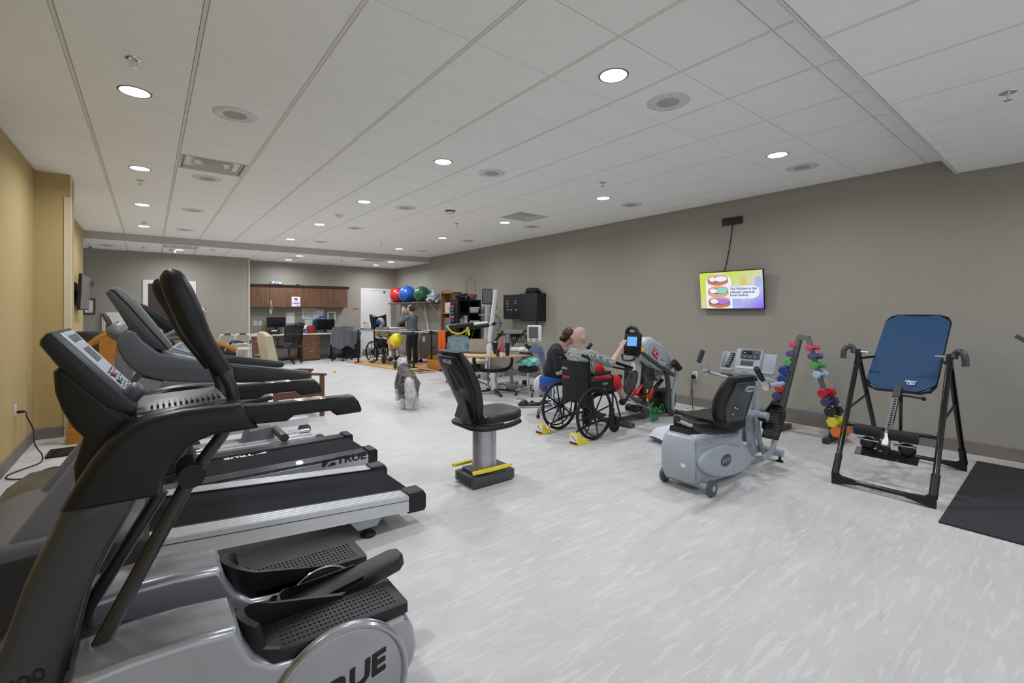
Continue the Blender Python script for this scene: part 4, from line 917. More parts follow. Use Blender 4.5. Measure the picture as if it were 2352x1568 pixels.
# white door
a, b = P(828, 661.6, y=Y2), P(898, 663.9, y=Y2); zt2 = a.z
f = MB().mm((a.x, Y2-.02, 0), (a.x+.06, Y2+.001, zt2), .003).mm((b.x-.06, Y2-.02, 0), (b.x, Y2+.001, zt2), .003).mm((a.x+.06, Y2-.02, zt2-.07), (b.x-.06, Y2+.001, zt2), .003)
dr1 = st(f, 'door_1', 'white_paint')
lf = st(MB().mm((a.x+.06, Y2-.012, .01), (b.x-.06, Y2-.002, zt2-.07), .002), 'door_leaf', 'white_paint', dr1)
q = P(836.5, 741, y=Y2)
MB().tube([(q.x, Y2-.01, q.z), (q.x, Y2-.07, q.z), (q.x+.12, Y2-.07, q.z)], .011, 8).lathe([(.03, 0), (.03, .012), (0, .014)], (q.x, Y2-.012, q.z), (0, -1, 0), 16).build('handle', 'steel', lf)
MB().mm((a.x+.08, Y2-.016, .03), (b.x-.08, Y2-.012, .22)).build('kick_plate', 'steel', lf)
p_, r_ = P(880, 669, y=Y2), P(885, 673.5, y=Y2); MB().mm((p_.x, Y2-.014, r_.z), (r_.x, Y2-.012, p_.z)).build('blue_sticker', 'blue', lf, label='small blue sticker')
MB().torus((q.x+.07, Y2-.06, q.z-.13), .09, .008, (0, 1, 0), 24, 6).build('door_loop', 'white_plastic', label='thin white loop hanging from the white door lever', cat='loop')
# --- ball shelf on the long wall
q0, q1 = 14.75, 11.72; SZ = 1.745
sh_ = thing('ball_shelf', 'long dark wall shelf holding exercise balls in the far corner', 'shelf', (6.6, 13.2, SZ))
MB().mm((6.30, q1, SZ-.03), (XR, q0, SZ), .003).build('board', 'walnut_dark', sh_)
MB().mm((6.30, q1, SZ), (6.315, q0, SZ+.02)).build('lip', 'steel', sh_)
for y in (12.1, 13.0, 14.0): MB().tube([(XR-.01, y, SZ-.35), (6.45, y, SZ-.04)], .012, 6).mm((XR-.02, y-.015, SZ-.4), (XR, y+.015, SZ-.03)).build('bracket', 'white_plastic', sh_)
for px, r, m, lb in ((914, .268, 'ball_red', 'red exercise ball on the wall shelf, furthest into the corner'), (935.6, .278, 'blue', 'blue exercise ball on the wall shelf between the red and green'), (969.6, .25, 'green', 'green exercise ball on the wall shelf beside the plastic bag')):
    xx = XR-r-.006; p = P(px, 680, x=xx); t = thing('exercise_ball', lb, 'exercise ball', (xx, p.y, SZ), 0, 'exercise balls on the wall shelf')
    MB().ball((xx, p.y, SZ+r+.001), r, 40).build('ball', m, t); MB().cyl((xx-r*.7, p.y-r*.7, SZ+r), (xx-r*.715, p.y-r*.715, SZ+r), .01, 8).build('plug', m, t)
mat('poly_bag', (170, 178, 190), .25, var=.5, scale=10, alpha=.85)
p = P(996, 690, x=6.55); crumple('plastic_bag', (6.55, p.y, SZ), (.15, .26, .17), 'poly_bag', 'crumpled clear grey plastic bag at the end of the ball shelf', 'plastic bag', 12, amp=.5)
MB().tube([P(975, 698, x=6.7), P(984, 760, x=6.72)], .02, 8).build('wall_pipe', 'white_paint', label='white pipe running down the wall under the ball shelf', cat='pipe')
# --- parallel bars with platform
O2 = V((4.67, 13.0, 0)); U = V((.31, -.951, 0)); W = V((.951, .31, 0))
pb_ = thing('parallel_bars', 'steel parallel walking bars on black posts over the wooden platform', 'parallel bars', (5.3, 11.9, .04))
mat('stripe_black', (40, 38, 36), .6)
pl = thing('bar_platform', 'low light-oak platform with a striped edge under the parallel bars', 'platform', (5.4, 11.8, 0))
pg = [(4.49, 13.55), (5.04, 9.98), (5.5, 10.03), (5.58, 10.78), (6.15, 10.95), (5.75, 13.7)]
MB().prism(pg, 'z', 0, .035, .008, 2).build('deck', 'light_oak', pl)
for s in (0, 1):
    A2 = V((5.04, 9.98, 0)).lerp(V((5.5, 10.03, 0)), .06+.5*s); B2 = A2+V((.14, .015, 0)); D2 = V((-.08, .52, 0))
    MB().prism([(A2.x, A2.y+.02), (B2.x, B2.y+.02), ((B2+D2).x, (B2+D2).y), ((A2+D2).x, (A2+D2).y)], 'z', .035, .0375).build('stripe', 'stripe_black', pl)
for j, off in enumerate((0, .66)):
    zb3 = .955
    pa_ = O2+W*off+U*(-.75)+V((0, 0, zb3)); pb2 = O2+W*off+U*(2.75)+V((0, 0, zb3))
    br = MB().tube([pa_, pb2], .019, 12).build('handrail_bar', 'steel', pb_)
    MB().tube([pa_+U*2.5+V((0, 0, -.05)), pa_+U*3.1+V((0, 0, -.05))], .024, 10).build('black_sleeve', 'black', pb_)
    for s in (0, 2.2):
        c = O2+W*off+U*s
        pst = MB().cyl(c+V((0, 0, .04)), c+V((0, 0, .93)), .021, 12).cyl(c+V((0, 0, .04)), c+V((0, 0, .5)), .028, 12).build('post', 'black', pb_)
        MB().box(c+V((0, 0, .94)), (.06, .06, .06), None, .008).build('clamp', 'black', pst)
        MB().box(c+V((0, 0, .042)), (.2, .14, .012), rotm(0, 0, .3), .003).build('foot_plate', 'black', pst)
        MB().cyl(c+V((.02, -.04, .52)), c+V((.02, -.09, .52)), .014, 8).build('knob', 'black', pst)
# orange cloth over bar
c = O2+W*.66+U*2.55; oc = []
cl = MB(); cl.grid(lambda u, v: c+U*((u-.5)*.24)+V((.02*sin(14*u)*v, -.03+.02*cos(11*u)*v, .97-.55*v+.04*sin(6*u)*v)), 14, 10)
cl.grid(lambda u, v: c+U*((u-.5)*.24)+V((.02*sin(14*u)*v, -.022+.02*cos(11*u)*v, .97-.55*v+.04*sin(6*u)*v)), 14, 10).build('orange_cloth', 'orange', label='bright orange cloth hanging from the parallel bar', cat='cloth')
# stainless cabinet on casters
def at_floor(px, py): return P(px, py, z=0)
b0 = V((6.05, 11.95, 0)); sc = thing('steel_cabinet', 'stainless steel hot-pack cabinet on black casters behind the bars', 'cabinet', b0)
pA, pB = P(963, 800, y=12.0), P(986, 800, y=12.0)
xa, xb = pA.x, pB.x
MB().mm((xa, 11.98, .12), (6.72, 12.5, .83), .01, 2).build('body', 'steel', sc)
MB().mm((xa+.0, 11.972, .14), (xb+.1, 11.98, .80), .003).build('front_panel', 'steel', sc)
q = P(973, 778, y=11.97); MB().mm((q.x-.035, 11.969, q.z-.08), (q.x+.05, 11.972, q.z+.07)).build('notice', 'paper', sc)
MB().mm((xa-.01, 11.96, .83), (6.74, 12.51, .86), .006).build('lid', 'steel', sc)
for x in (xa+.06, 6.65):
    for y in (12.03, 12.44): MB().lathe([(0, -.02), (.05, -.02), (.06, -.01), (.06, .01), (.05, .02), (0, .02)], (x, y, .06), (0, 1, 0), 18, cap=False).cyl((x, y, .06), (x, y, .12), .012, 8).build('caster', 'black', sc)
q = P(957, 822, z=0); t = thing('waste_bin', 'dark grey waste bin behind the standing person', 'bin', (q.x, q.y+.2, 0))
MB().loft([[(q.x+.14*s*a_, q.y+.25+.14*s*b_, z) for a_, b_ in ((-1, -1), (1, -1), (1, 1), (-1, 1))] for s, z in ((.8, 0), (1, .55), (1.08, .56), (1.08, .6))]).build('bucket', 'frame_grey', t)
# white trolley with black box + red item
xa, xb = P(897, 755, y=13.9).x, P(928, 755, y=13.9).x
t = thing('white_trolley', 'white topped trolley table behind the standing person', 'table', ((xa+xb)/2, 13.5, 0)); zt3 = P(912, 752, y=13.9).z
MB().mm((xa, 13.9, zt3-.03), (xb, 14.4, zt3), .005).build('top', 'white_plastic', t)
for x in (xa+.05, xb-.05):
    for y in (13.95, 14.35): MB().mm((x-.015, y-.015, 0), (x+.015, y+.015, zt3-.03)).build('leg', 'light_grey', t)
xq = P(922, 745, y=14.1).x; t = thing('coffee_machine', 'black box appliance with a red tray on the white trolley', 'appliance', (xq, 14.1, zt3))
MB().mm((xq-.09, 14.02, zt3+.02), (xq+.09, 14.2, zt3+.2), .01).build('body', 'black', t); MB().mm((xq-.13, 13.98, zt3), (xq+.12, 14.22, zt3+.02), .004).build('tray', 'red', t)
# wooden rockers
for k, (xx, yy, s_) in enumerate(((6.22, 11.38, 1), (5.62, 10.35, .8))):
    t = thing('rocker_board', ['curved oak rocker board on the floor behind the parallel bars', 'smaller curved oak rocker board beside the black shelf'][k], 'balance board', (xx, yy, 0), 0, 'oak rocker boards')
    for dx in (0, .25):
        pr = [(yy-.42*s_, .13), (yy-.40*s_, .05), (yy-.28*s_, 0), (yy+.28*s_, 0), (yy+.40*s_, .05), (yy+.42*s_, .2), (yy+.3*s_, .26), (yy-.3*s_, .26), (yy-.4*s_, .22)]
        MB().prism(pr, 'x', xx+dx, xx+dx+.025, .004).build('rocker', 'oak', t)
    MB().mm((xx+.025, yy-.35*s_, .04), (xx+.25, yy+.35*s_, .06)).build('platform', 'oak', t)
MB().ball((3.514, 11.413, .034), .034, 18).build('tennis_ball', 'tennis' if 'tennis' in MATS else mat('tennis', (200, 220, 60), .9, bump=.3), label='yellow-green tennis ball alone on the open floor', cat='ball')
# walkers
def walker(cx, cy, rz, label):
    t = thing('walker', label, 'walker', (cx, cy, 0), rz, 'folding walkers by the wall'); L_ = dict(local=True)
    for s in (-1, 1):
        MB().tube(spl([(s*.11, -.2, 0), (s*.10, -.19, .55), (s*.09, -.165, .82), (s*.07, -.08, .885), (s*.07, .08, .885), (s*.09, .165, .82), (s*.10, .18, .5), (s*.12, .2, 0)], 4), .013, 8).build('side_frame', 'alu', t, **L_)
        MB().tube([(s*.07, -.07, .888), (s*.07, .07, .888)], .021, 8).build('hand_grip', 'gun_metal', t, **L_)
        for y in (-.2, .2): MB().cyl((s*.115, y, 0), (s*.115, y, .05), .018, 8).build('rubber_tip', 'black_rubber', t, **L_)
        MB().tube([(s*.1, -.19, .60), (s*.1, 0, .64), (s*.1, .185, .60)], .012, 8).build('side_brace', 'alu', t, **L_)
    MB().tube([(-.1, .18, .62), (.1, .18, .62)], .013, 8).tube([(-.1, -.18, .62), (.1, -.18, .62)], .013, 8).box((0, -.185, .68), (.24, .03, .05)).build('cross_brace', 'gun_metal', t, **L_)
    return t
q = P(522, 790, y=13.9); w1 = walker(q.x, 13.95, pi/2, 'aluminium folding walker by the wall, nearer the restroom sign')
q = P(558, 790, y=13.9); w2 = dup(w1, (q.x, 13.98, 0), pi/2, 'aluminium folding walker by the wall, nearer the desk alcove')
xa, xb = P(540, 800, y=13.3).x, P(574, 800, y=13.3).x
t = thing('shower_bench', 'beige bath bench standing in front of the walkers', 'bench', ((xa+xb)/2, 13.4, 0)); zz = P(556, 799, y=13.3).z
MB().mm((xa, 13.25, zz-.05), (xb, 13.6, zz), .015, 2).build('seat', 'cream', t)
for x in (xa+.04, xb-.04):
    for y in (13.29, 13.56): MB().cyl((x, y, 0), (x, y, zz-.05), .014, 8).build('leg', 'alu', t)
q = P(543, 800, y=12.4); t = thing('rollator', 'folded black rollator with curved handles near the walkers', 'rollator', (q.x, 12.4, 0))
for dy in (0, .16):
    MB().tube(spl([(q.x-.25, 12.35+dy, .0+.08), (q.x-.17, 12.35+dy, .5), (q.x-.12, 12.35+dy, .74), (q.x-.02, 12.35+dy, .79), (q.x+.12, 12.35+dy, .76)], 5), .014, 8).build('frame_tube', 'black', t)
    MB().tube([(q.x+.02, 12.35+dy, .785), (q.x+.13, 12.35+dy, .757)], .02, 8).build('grip', 'black_rubber', t)
    for dx in (-.26, .2): MB().lathe([(0, -.015), (.08, -.015), (.09, 0), (.08, .015), (0, .015)], (q.x+dx, 12.35+dy, .09), (0, 1, 0), 18, cap=False).build('wheel', 'black_rubber', t)
    MB().tube([(q.x+.2, 12.35+dy, .1), (q.x-.1, 12.35+dy, .5)], .012, 8).build('strut', 'black', t)
MB().mm((q.x-.2, 12.36, .45), (q.x-.05, 12.5, .7), .02).build('basket_bag', 'black', t)
# ================================================================== RIGHT-HAND WALL AND CENTRE
# --- TV
yq = P(1600, 670, x=6.5).y
tl, tr_, br_, bl = P(1602.5, 626.5, x=6.62), P(1750, 616, x=6.62), P(1759.5, 710, x=6.70), P(1613, 710.5, x=6.70)
tv2 = thing('wall_television', 'lit flat television on the long wall showing a food advert', 'television', (6.7, (tl.y+tr_.y)/2, (tl.z+bl.z)/2))
yc = (tl.y+tr_.y+bl.y+br_.y)/4; hw = (tl.y+bl.y-tr_.y-br_.y)/4; zc = (tl.z+tr_.z+bl.z+br_.z)/4; hh = (tl.z+tr_.z-bl.z-br_.z)/4
C0 = V((6.655, yc, zc)); rt = V((0, -1, 0)); upv = V((-.10, 0, 1)).normalized(); nv = upv.cross(rt)*-1 if False else V((-1, 0, -.10)).normalized()
RT = Matrix((rt, upv, nv)).transposed()
def tvp(u, v, n=0): return C0+rt*(u*hw)+upv*(v*hh)+nv*n
MB().box(tvp(0, 0, -.02), (2*hw, 2*hh, .035), RT, .006).build('casing', 'black_gloss', tv2)
MB().box((6.74, yc, zc-.02), (.06, .5, .3), None, .01).build('wall_mount', 'black', tv2)
def screen_mat():
    m = bpy.data.materials.new('screen_gradient'); m.use_nodes = True; MATS['scr'] = m; nt = m.node_tree; b = nt.nodes['Principled BSDF']; L = nt.links.new
    tc = nt.nodes.new('ShaderNodeTexCoord'); s = nt.nodes.new('ShaderNodeSeparateXYZ'); L(tc.outputs['Generated'], s.inputs[0])
    ad = nt.nodes.new('ShaderNodeMath'); ad.operation = 'ADD'; iv = nt.nodes.new('ShaderNodeMath'); iv.operation = 'SUBTRACT'; iv.inputs[0].default_value = 1
    L(s.outputs['Y'], iv.inputs[1]); zz = nt.nodes.new('ShaderNodeMath'); zz.operation = 'SUBTRACT'; L(iv.outputs[0], zz.inputs[0]); L(s.outputs['Z'], zz.inputs[1])
    r = nt.nodes.new('ShaderNodeValToRGB'); mr = nt.nodes.new('ShaderNodeMapRange'); mr.inputs[1].default_value = -1; mr.inputs[2].default_value = 1; L(zz.outputs[0], mr.inputs[0]); L(mr.outputs[0], r.inputs[0])
    cr = r.color_ramp; cr.elements[0].position = .3; cr.elements[0].color = (*lin((206, 224, 92)), 1); cr.elements[1].position = .98; cr.elements[1].color = (*lin((140, 100, 236)), 1)
    e = cr.elements.new(.52); e.color = (*lin((214, 218, 170)), 1); e = cr.elements.new(.7); e.color = (*lin((196, 204, 240)), 1)
    b.inputs['Base Color'].default_value = (0, 0, 0, 1); L(r.outputs[0], b.inputs['Emission Color']); b.inputs['Emission Strength'].default_value = .95
screen_mat()
def emat(n, c, s=.95): return mat(n, (0, 0, 0)) if False else _em(n, c, s)
def _em(n, c, s):
    if n in MATS: return MATS[n]
    m = bpy.data.materials.new(n); m.use_nodes = True; MATS[n] = m; b = m.node_tree.nodes['Principled BSDF']
    b.inputs['Base Color'].default_value = (0, 0, 0, 1); b.inputs['Emission Color'].default_value = (*lin(c), 1); b.inputs['Emission Strength'].default_value = s
    b.inputs['Roughness'].default_value = .3; return m
scr = MB().box(tvp(0, 0, -.001), (2*hw-.02, 2*hh-.025, .004), RT).build('screen', 'scr', tv2, ang=0)
def flat2(name, pts, m, n, parent=None):     # flat lit shape on the screen, (u,v) in half-widths
    mb = MB(); A = [tvp(u, v, n) for u, v in pts]; B = [tvp(u, v, n-.0006) for u, v in pts]; k = len(pts)
    mb.add(A+B, [tuple(range(k)), tuple(range(2*k-1, k-1, -1))]+[(i, (i+1) % k, k+(i+1) % k, k+i) for i in range(k)]); return mb.build(name, m, parent or scr, ang=0)
def el2(cx, cy, rx, ry, n=28, a0=0, a1=2*pi): return [(cx+rx*cos(a0+(a1-a0)*k/n), cy+ry*sin(a0+(a1-a0)*k/n)) for k in range(n)]
_em('s_white', (238, 244, 255), .95); _em('s_bun', (206, 130, 92), .9); _em('s_bun2', (226, 176, 150), .9); _em('s_mint', (130, 232, 214), .9); _em('s_lilac', (176, 132, 236), .9); _em('s_navy', (24, 52, 120), .9); _em('s_rose', (168, 66, 84), .9); _em('s_peach', (224, 208, 120), .9); _em('s_blue', (176, 190, 244), .9)
for k, c in enumerate(((-.0, .55), (.42, .58), (.86, .55))): flat2('backdrop_arch', el2(c[0], c[1]-.1, .1, .2, 16, 0, pi)+[(c[0]-.1, c[1]-.42), (c[0]+.1, c[1]-.42)], 's_peach' if k < 2 else 's_blue', .0016)
flat2('backdrop_panel', [(.05, -.93), (.05, -.4), (.35, -.4), (.35, -.93)], 's_blue', .0016)
flat2('white_arch', [(-.78, -.95)]+[(-.78, .4)]+el2(-.36, .4, .42, .5, 16, pi, 0)+[(.06, .4), (.06, -.95)], 's_white', .002)
flat2('caption_bubble', [(-.06, -.45)]+el2(.66, -.12, .22, .33, 12, -pi/2, pi/2)+[(-.06, .21)], 's_white', .0026)
for k, (cx, cy, w1, c1, c2) in enumerate(((-.38, .56, .34, 's_bun', 's_white'), (-.38, -.06, .34, 's_bun2', 's_mint'), (-.36, -.62, .36, 's_bun', 's_lilac'))):
    flat2('bun_half', el2(cx, cy-.10, w1, .2), c1, .003); flat2('bun_half', el2(cx, cy+.13, w1*.96, .16), 's_bun2', .0034)
    flat2('filling', el2(cx, cy+.02, w1*.98, .15), 's_rose', .0038); flat2('filling', el2(cx+.1, cy+.04, w1*.6, .14), c2, .0042); flat2('filling', el2(cx-.16, cy+.04, w1*.36, .12), 's_white', .0046)
for k, s in enumerate(('The Holidog is the', 'ultimate seasonal', 'food mashup')):
    text(s, .050, 's_navy', scr, tvp(.0, .05-.16*k, .0034), rt, upv, bold=.02, align='LEFT', ext=.0003)
text('FoodBites', .04, 's_blue', scr, tvp(.0, .155, .0034), rt, upv, align='LEFT', ext=.0003)
# wall plate and cable
a, b = P(1660, 503, x=XR), P(1706, 513, x=XR)
wp = thing('cable_plate', 'black rectangular wall plate high above the lit television', 'wall plate', (XR, (a.y+b.y)/2, a.z))
MB().mm((XR-.02, b.y, P(1683, 516.5, x=XR).z), (XR, a.y, P(1683, 499.5, x=XR).z), .003).build('plate', 'black', wp)
c1 = [P(1683, 507, x=XR-.02), P(1681, 530, x=XR-.012), P(1675, 570, x=XR-.01), P(1668, 605, x=XR-.01), P(1664, 622, x=XR-.012), P(1663, 640, x=XR-.03)]
MB().tube(spl(c1, 6), .006, 8).build('tv_cable', 'black_rubber', label='black cable hanging from the wall plate down to the television', cat='cable')
# outlets on long wall
def outlet_x(px, py, label, cords):
    q = P(px, py, x=XR); t = thing('wall_outlet', label, 'outlet', (XR, q.y, q.z))
    MB().mm((XR-.008, q.y-.04, q.z-.065), (XR, q.y+.04, q.z+.065), .003).build('cover_plate', 'white_plastic', t)
    for k in (0, 1): MB().mm((XR-.010, q.y-.015, q.z+.012-.045*k), (XR-.007, q.y+.015, q.z+.04-.045*k), .001).build('socket', 'light_grey', t)
    for pts, lb, r in cords:
        c = thing('power_cord', lb, 'power cord', (XR-.03, q.y, 0)); pp = [P(a_, b_, x=xx) if zz is None else P(a_, b_, z=zz) for a_, b_, xx, zz in pts]
        MB().tube(spl(pp, 6), r, 6).build('cable', 'black_rubber', c); MB().box(pp[0], (.05, .05, .05), None, .01, 2).build('plug', 'black', c)
outlet_x(1597, 862, 'white outlet on the long wall behind the grey stepper machine', [([(1592, 864, XR-.035, None), (1589, 880, XR-.03, None), (1590, 910, XR-.03, None), (1592, 940, None, .01), (1600, 946, None, .008), (1640, 950, None, .008)], 'black cord hanging from the outlet behind the grey stepper machine', .006), ([(1594, 866, XR-.035, None), (1587, 900, XR-.02, None), (1586, 930, XR-.03, None), (1578, 938, None, .008)], 'second thin black cord hanging behind the grey stepper machine', .003)])
outlet_x(1251, 826, 'white outlet on the long wall behind the blue leg cycle', [([(1247, 824, XR-.035, None), (1236, 834, XR-.06, None), (1240, 850, XR-.03, None), (1233, 862, XR-.05, None)], 'tangled black cord at the outlet behind the blue leg cycle', .006), ([(1248, 830, XR-.035, None), (1262, 838, XR-.04, None), (1290, 850, XR-.05, None)], 'thin black cord running from the outlet towards the seated therapist', .003)])
outlet_x(1455, 842, 'white outlet on the long wall behind the red-pedalled stepper', [])
# --- floor seat (free standing)
fs = thing('machine_seat', 'freestanding black exercise seat on a grey column with yellow foot pedal', 'seat', (2.33, 3.36, 0))
mb = MB(); bx = V((2.33, 3.38, 0))
MB().box((2.34, 3.365, .055), (.44, .30, .09), None, .012, 2).build('base_box', 'frame_grey', fs)
MB().box((2.12, 3.365, .055), (.006, .22, .055), None).build('slot', 'black', fs)
MB().box((2.345, 3.365, .115), (.36, .2, .03), None, .006).build('carriage', 'frame_grey', fs)
MB().prism([(2.12, 3.215), (2.30, 3.20), (2.46, 3.20), (2.53, 3.215), (2.46, 3.245), (2.13, 3.25)], 'z', .125, .15, .006).build('foot_pedal', 'yellow', fs)
MB().prism([(2.10, 3.53), (2.12, 3.50), (2.5, 3.51), (2.54, 3.53), (2.3, 3.55)], 'z', .125, .15, .006).build('foot_pedal', 'yellow', fs)
rg = []
for z, s in ((.13, 1.3), (.16, 1.2), (.50, 1.2)): rg.append([(2.335+.095*s*cos(u)*(1 if abs(cos(u)) < .99 else 1), 3.365+.075*s*sin(u), z) for u in [2*pi*i/28 for i in range(28)]])
MB().loft(rg).build('column', 'silver_paint', fs)
MB().box((2.33, 3.365, .50), (.30, .22, .06), None, .02, 2).build('seat_mount', 'frame_grey', fs)
se = MB(); rg = []
for z, s in ((.535, .9), (.55, 1.0), (.60, 1.0), (.615, .93)):
    rg.append([(2.42+.235*s*math.copysign(abs(cos(u))**.6, cos(u)), 3.365+.215*s*math.copysign(abs(sin(u))**.6, sin(u)), z+.01*cos(u)) for u in [2*pi*i/40 for i in range(40)]])
se.loft(rg).build('seat_cushion', 'blue_black', fs)
MB().tube(spl([(2.55, 3.13, .54), (2.43, 3.125, .52), (2.23, 3.14, .515), (2.12, 3.2, .52), (2.10, 3.365, .525), (2.12, 3.53, .52), (2.23, 3.59, .515), (2.43, 3.605, .52), (2.55, 3.60, .54)], 5), .022, 12).build('side_handle', 'dark_plastic', fs)
# backrest: lofted slab leaning back, seen from behind
def back_slab(base, top, wid, th, nm, m, par, front=V((1, 0, 0)), n=14, tap=(.62, .82, 1, 1, .8)):
    mb = MB(); rg = []; base, top = V(base), V(top); ax_ = (top-base); side = V((-front.y, front.x, 0)).normalized(); nn = side.cross(ax_.normalized())
    if nn.dot(front) < 0: nn = -nn
    for k in range(n+1):
        t = k/n; f = t*(len(tap)-1); i = min(int(f), len(tap)-2); w = wid*(tap[i]+(tap[i+1]-tap[i])*(f-i)); e = .35+.65*min(1, 5*min(t+.05, 1-t+.05)); c = base+ax_*t+nn*(.03*cos(pi*(t-.3)))
        rg.append([c+side*(w/2*math.copysign(abs(cos(u))**.45, cos(u)))+nn*(th/2*e*math.copysign(abs(sin(u))**.7, sin(u))) for u in [2*pi*i2/28 for i2 in range(28)]])
    return mb.loft(rg).build(nm, m, par)
bk1 = back_slab((2.20, 3.365, .58), (2.0, 3.365, 1.17), .42, .10, 'backrest', 'blue_black', fs)
back_slab((2.165, 3.365, .56), (1.965, 3.365, 1.13), .37, .05, 'back_shell', 'dark_plastic', bk1, tap=(.5, .8, 1, 1, .85))
tq = V((1.945, 3.365, 1.10)); ub = V((-.32, 0, 1)).normalized()
lb_ = MB().box(tq+V((.012, .0, -.02)), (.012, .13, .036), rotm(0, -.33, 0)).build('badge', 'red', bk1)
text('SCI', .034, 'paper', bk1, tq+V((.003, .034, -.02)), (0, -1, 0), ub, bold=.02)
MB().box(tq+V((.010, -.032, -.02)), (.012, .066, .034), rotm(0, -.33, 0)).build('badge_panel', 'paper', bk1); text('FIT', .034, 'black', bk1, tq+V((.002, -.032, -.02)), (0, -1, 0), ub, bold=.02)
MB().add([V((1.962, 3.345, 1.02)), V((2.05, 3.31, .82)), V((2.05, 3.40, .82)), V((1.962, 3.375, 1.02))], [(0, 1, 2, 3)]).build('handle_slot', 'black_rubber', bk1)
MB().box((2.083, 3.355, .825), (.02, .08, .012), None, .003).build('pull_tab', mat('lime', (190, 200, 40), .5), bk1)
MB().prism([(2.05, .60), (2.14, .85), (2.19, .84), (2.22, .52), (2.16, .47), (2.1, .5)], 'y', 3.32, 3.41, .008).build('back_bracket', 'frame_grey', fs)
# --- BIODEX recumbent stepper
bd = thing('recumbent_stepper', 'grey recumbent stepper lettered BIODEX with black seat and two end wheels', 'exercise machine', (4.1, 2.15, 0))
YN = 2.02
main = [(1597, 1012), (1606, 1001), (1640, 999), (1700, 996), (1712, 1012), (1721, 1040), (1718, 1062), (1700, 1083), (1665, 1102), (1612, 1117), (1597, 1113), (1590, 1085), (1591, 1040)]
pm = prof(main, YN)
MB().prism(pm, 'y', YN, YN+.31, .05, 4).build('main_cover', 'light_grey', bd)
e = [P(1660+60*cos(2*pi*k/40), 1057+37*sin(2*pi*k/40)-.12*60*cos(2*pi*k/40), y=YN) for k in range(40)]
MB().prism([(q.x, q.z) for q in e], 'y', YN-.035, YN+.02, .025, 3).build('side_bulge', 'light_grey', bd)
q = P(1669, 1057, y=YN-.04); mat('slate', (70, 74, 82), .5)
lgp = MB().prism([(q.x+.088*cos(2*pi*k/36), q.z+.05*sin(2*pi*k/36)) for k in range(36)], 'y', YN-.039, YN-.034, 0).build('name_badge', 'slate', bd)
text('BIODEX', .046, 'light_grey', lgp, (q.x, YN-.0402, q.z), (1, 0, .05), (0, 0, 1), shear=.3, wide=.9)
MB().prism(prof([(1604, 1003), (1606, 990), (1700, 986), (1704, 998)], YN), 'y', YN+.07, YN+.27, .004).build('seat_rail', 'black', bd)
for y in (1.93, 2.36):
    MB().lathe([(0, -.02), (.05, -.02), (.066, -.014), (.066, .014), (.05, .02), (0, .02)], (3.57, y, .066), (0, 1, 0), 28, cap=False).build('end_wheel', 'grey_plastic', bd)
    MB().lathe([(0, -.023), (.02, -.023), (.025, -.02)], (3.57, y, .066), (0, 1, 0), 16).build('hub', 'light_grey', bd)
MB().cyl((3.57, 1.95, .066), (3.57, 2.34, .066), .028, 16).build('axle', 'light_grey', bd)
MB().box((4.3, 2.17, .10), (1.3, .09, .09), None, .02, 2).build('floor_beam', 'light_grey', bd)
MB().cyl((4.93, 1.93, .085), (4.93, 2.42, .085), .035, 16).build('front_bar', 'light_grey', bd)
for y in (1.96, 2.39): MB().lathe([(.03, 0), (.03, .012), (.012, .018), (.012, .06)], (4.93, y, 0), seg=14).build('foot', 'black_rubber', bd)
def tb(name, pts, r, m, par=bd, y=2.17, seg=12, n=5): return MB().tube(spl([P(a, b, y=yy) for a, b, yy in [(p[0], p[1], p[2] if len(p) > 2 else y) for p in pts]], n), r, seg).build(name, m, par)
tb('upright_post', [(1727, 1030), (1718, 930), (1716, 862)], .042, 'light_grey')
tb('curved_tube', [(1755, 1040), (1742, 1000), (1738, 930), (1740, 880), (1760, 872), (1790, 884)], .026, 'light_grey', y=2.1)
tb('curved_tube', [(1700, 940), (1706, 900), (1700, 1010)], .02, 'light_grey', y=2.25)
tb('pedal_arm', [(1727, 947), (1745, 952), (1768, 975), (1779, 1010), (1768, 1040), (1748, 1053)], .026, 'light_grey', y=2.0)
q = P(1734, 950, y=2.05); MB().cyl((q.x, 1.93, q.z), (q.x, 2.25, q.z), .034, 16).build('pivot', 'light_grey', bd)
def shoe(c, nm='foot_plate', tilt=.95):
    T = Matrix.Translation(c) @ rotm(0, tilt, 0).to_4x4()
    ol = [(-.16, -.075), (.12, -.085), (.18, -.05), (.18, .05), (.12, .085), (-.16, .075)]
    s_ = MB().prism(ol, 'z', -.03, .0, .01, 2, T=T).build(nm, 'black', bd)
    r_ = MB()
    for k in range(9): r_.box((-.12+.03*k, 0, .003), (.006, .12, .005), None) if False else r_.add([T @ V(p) for p in ((-.13+.03*k, -.06, 0), (-.122+.03*k, -.06, 0), (-.122+.03*k, .06, 0), (-.13+.03*k, .06, 0), (-.13+.03*k, -.06, .006), (-.122+.03*k, -.06, .006), (-.122+.03*k, .06, .006), (-.13+.03*k, .06, .006))], [(4, 5, 6, 7), (0, 1, 5, 4), (1, 2, 6, 5), (2, 3, 7, 6), (3, 0, 4, 7)])
    r_.build('ridges', 'gun_metal', s_, kind='stuff')
    wl = MB(); rgs = [[T @ V((x, y, -.02)), T @ V((x, y, .035)), T @ V((x*.95, y*.9, .035)), T @ V((x*.95, y*.9, -.01))] for x, y in ((-.08, .08), (.10, .088), (.175, .055), (.185, 0), (.175, -.055), (.10, -.088), (-.08, -.08))]
    wl.loft(rgs).build('toe_rim', 'black', s_)
shoe(P(1776, 970, y=1.93), tilt=-1.0); shoe(P(1712, 985, y=2.45), tilt=-.8)
MB().box(P(1752, 955, y=1.98), (.05, .07, .1), rotm(0, .3, 0), .015, 2).build('pedal_joint', 'black', bd)
xe = min(a for a, _ in pm)
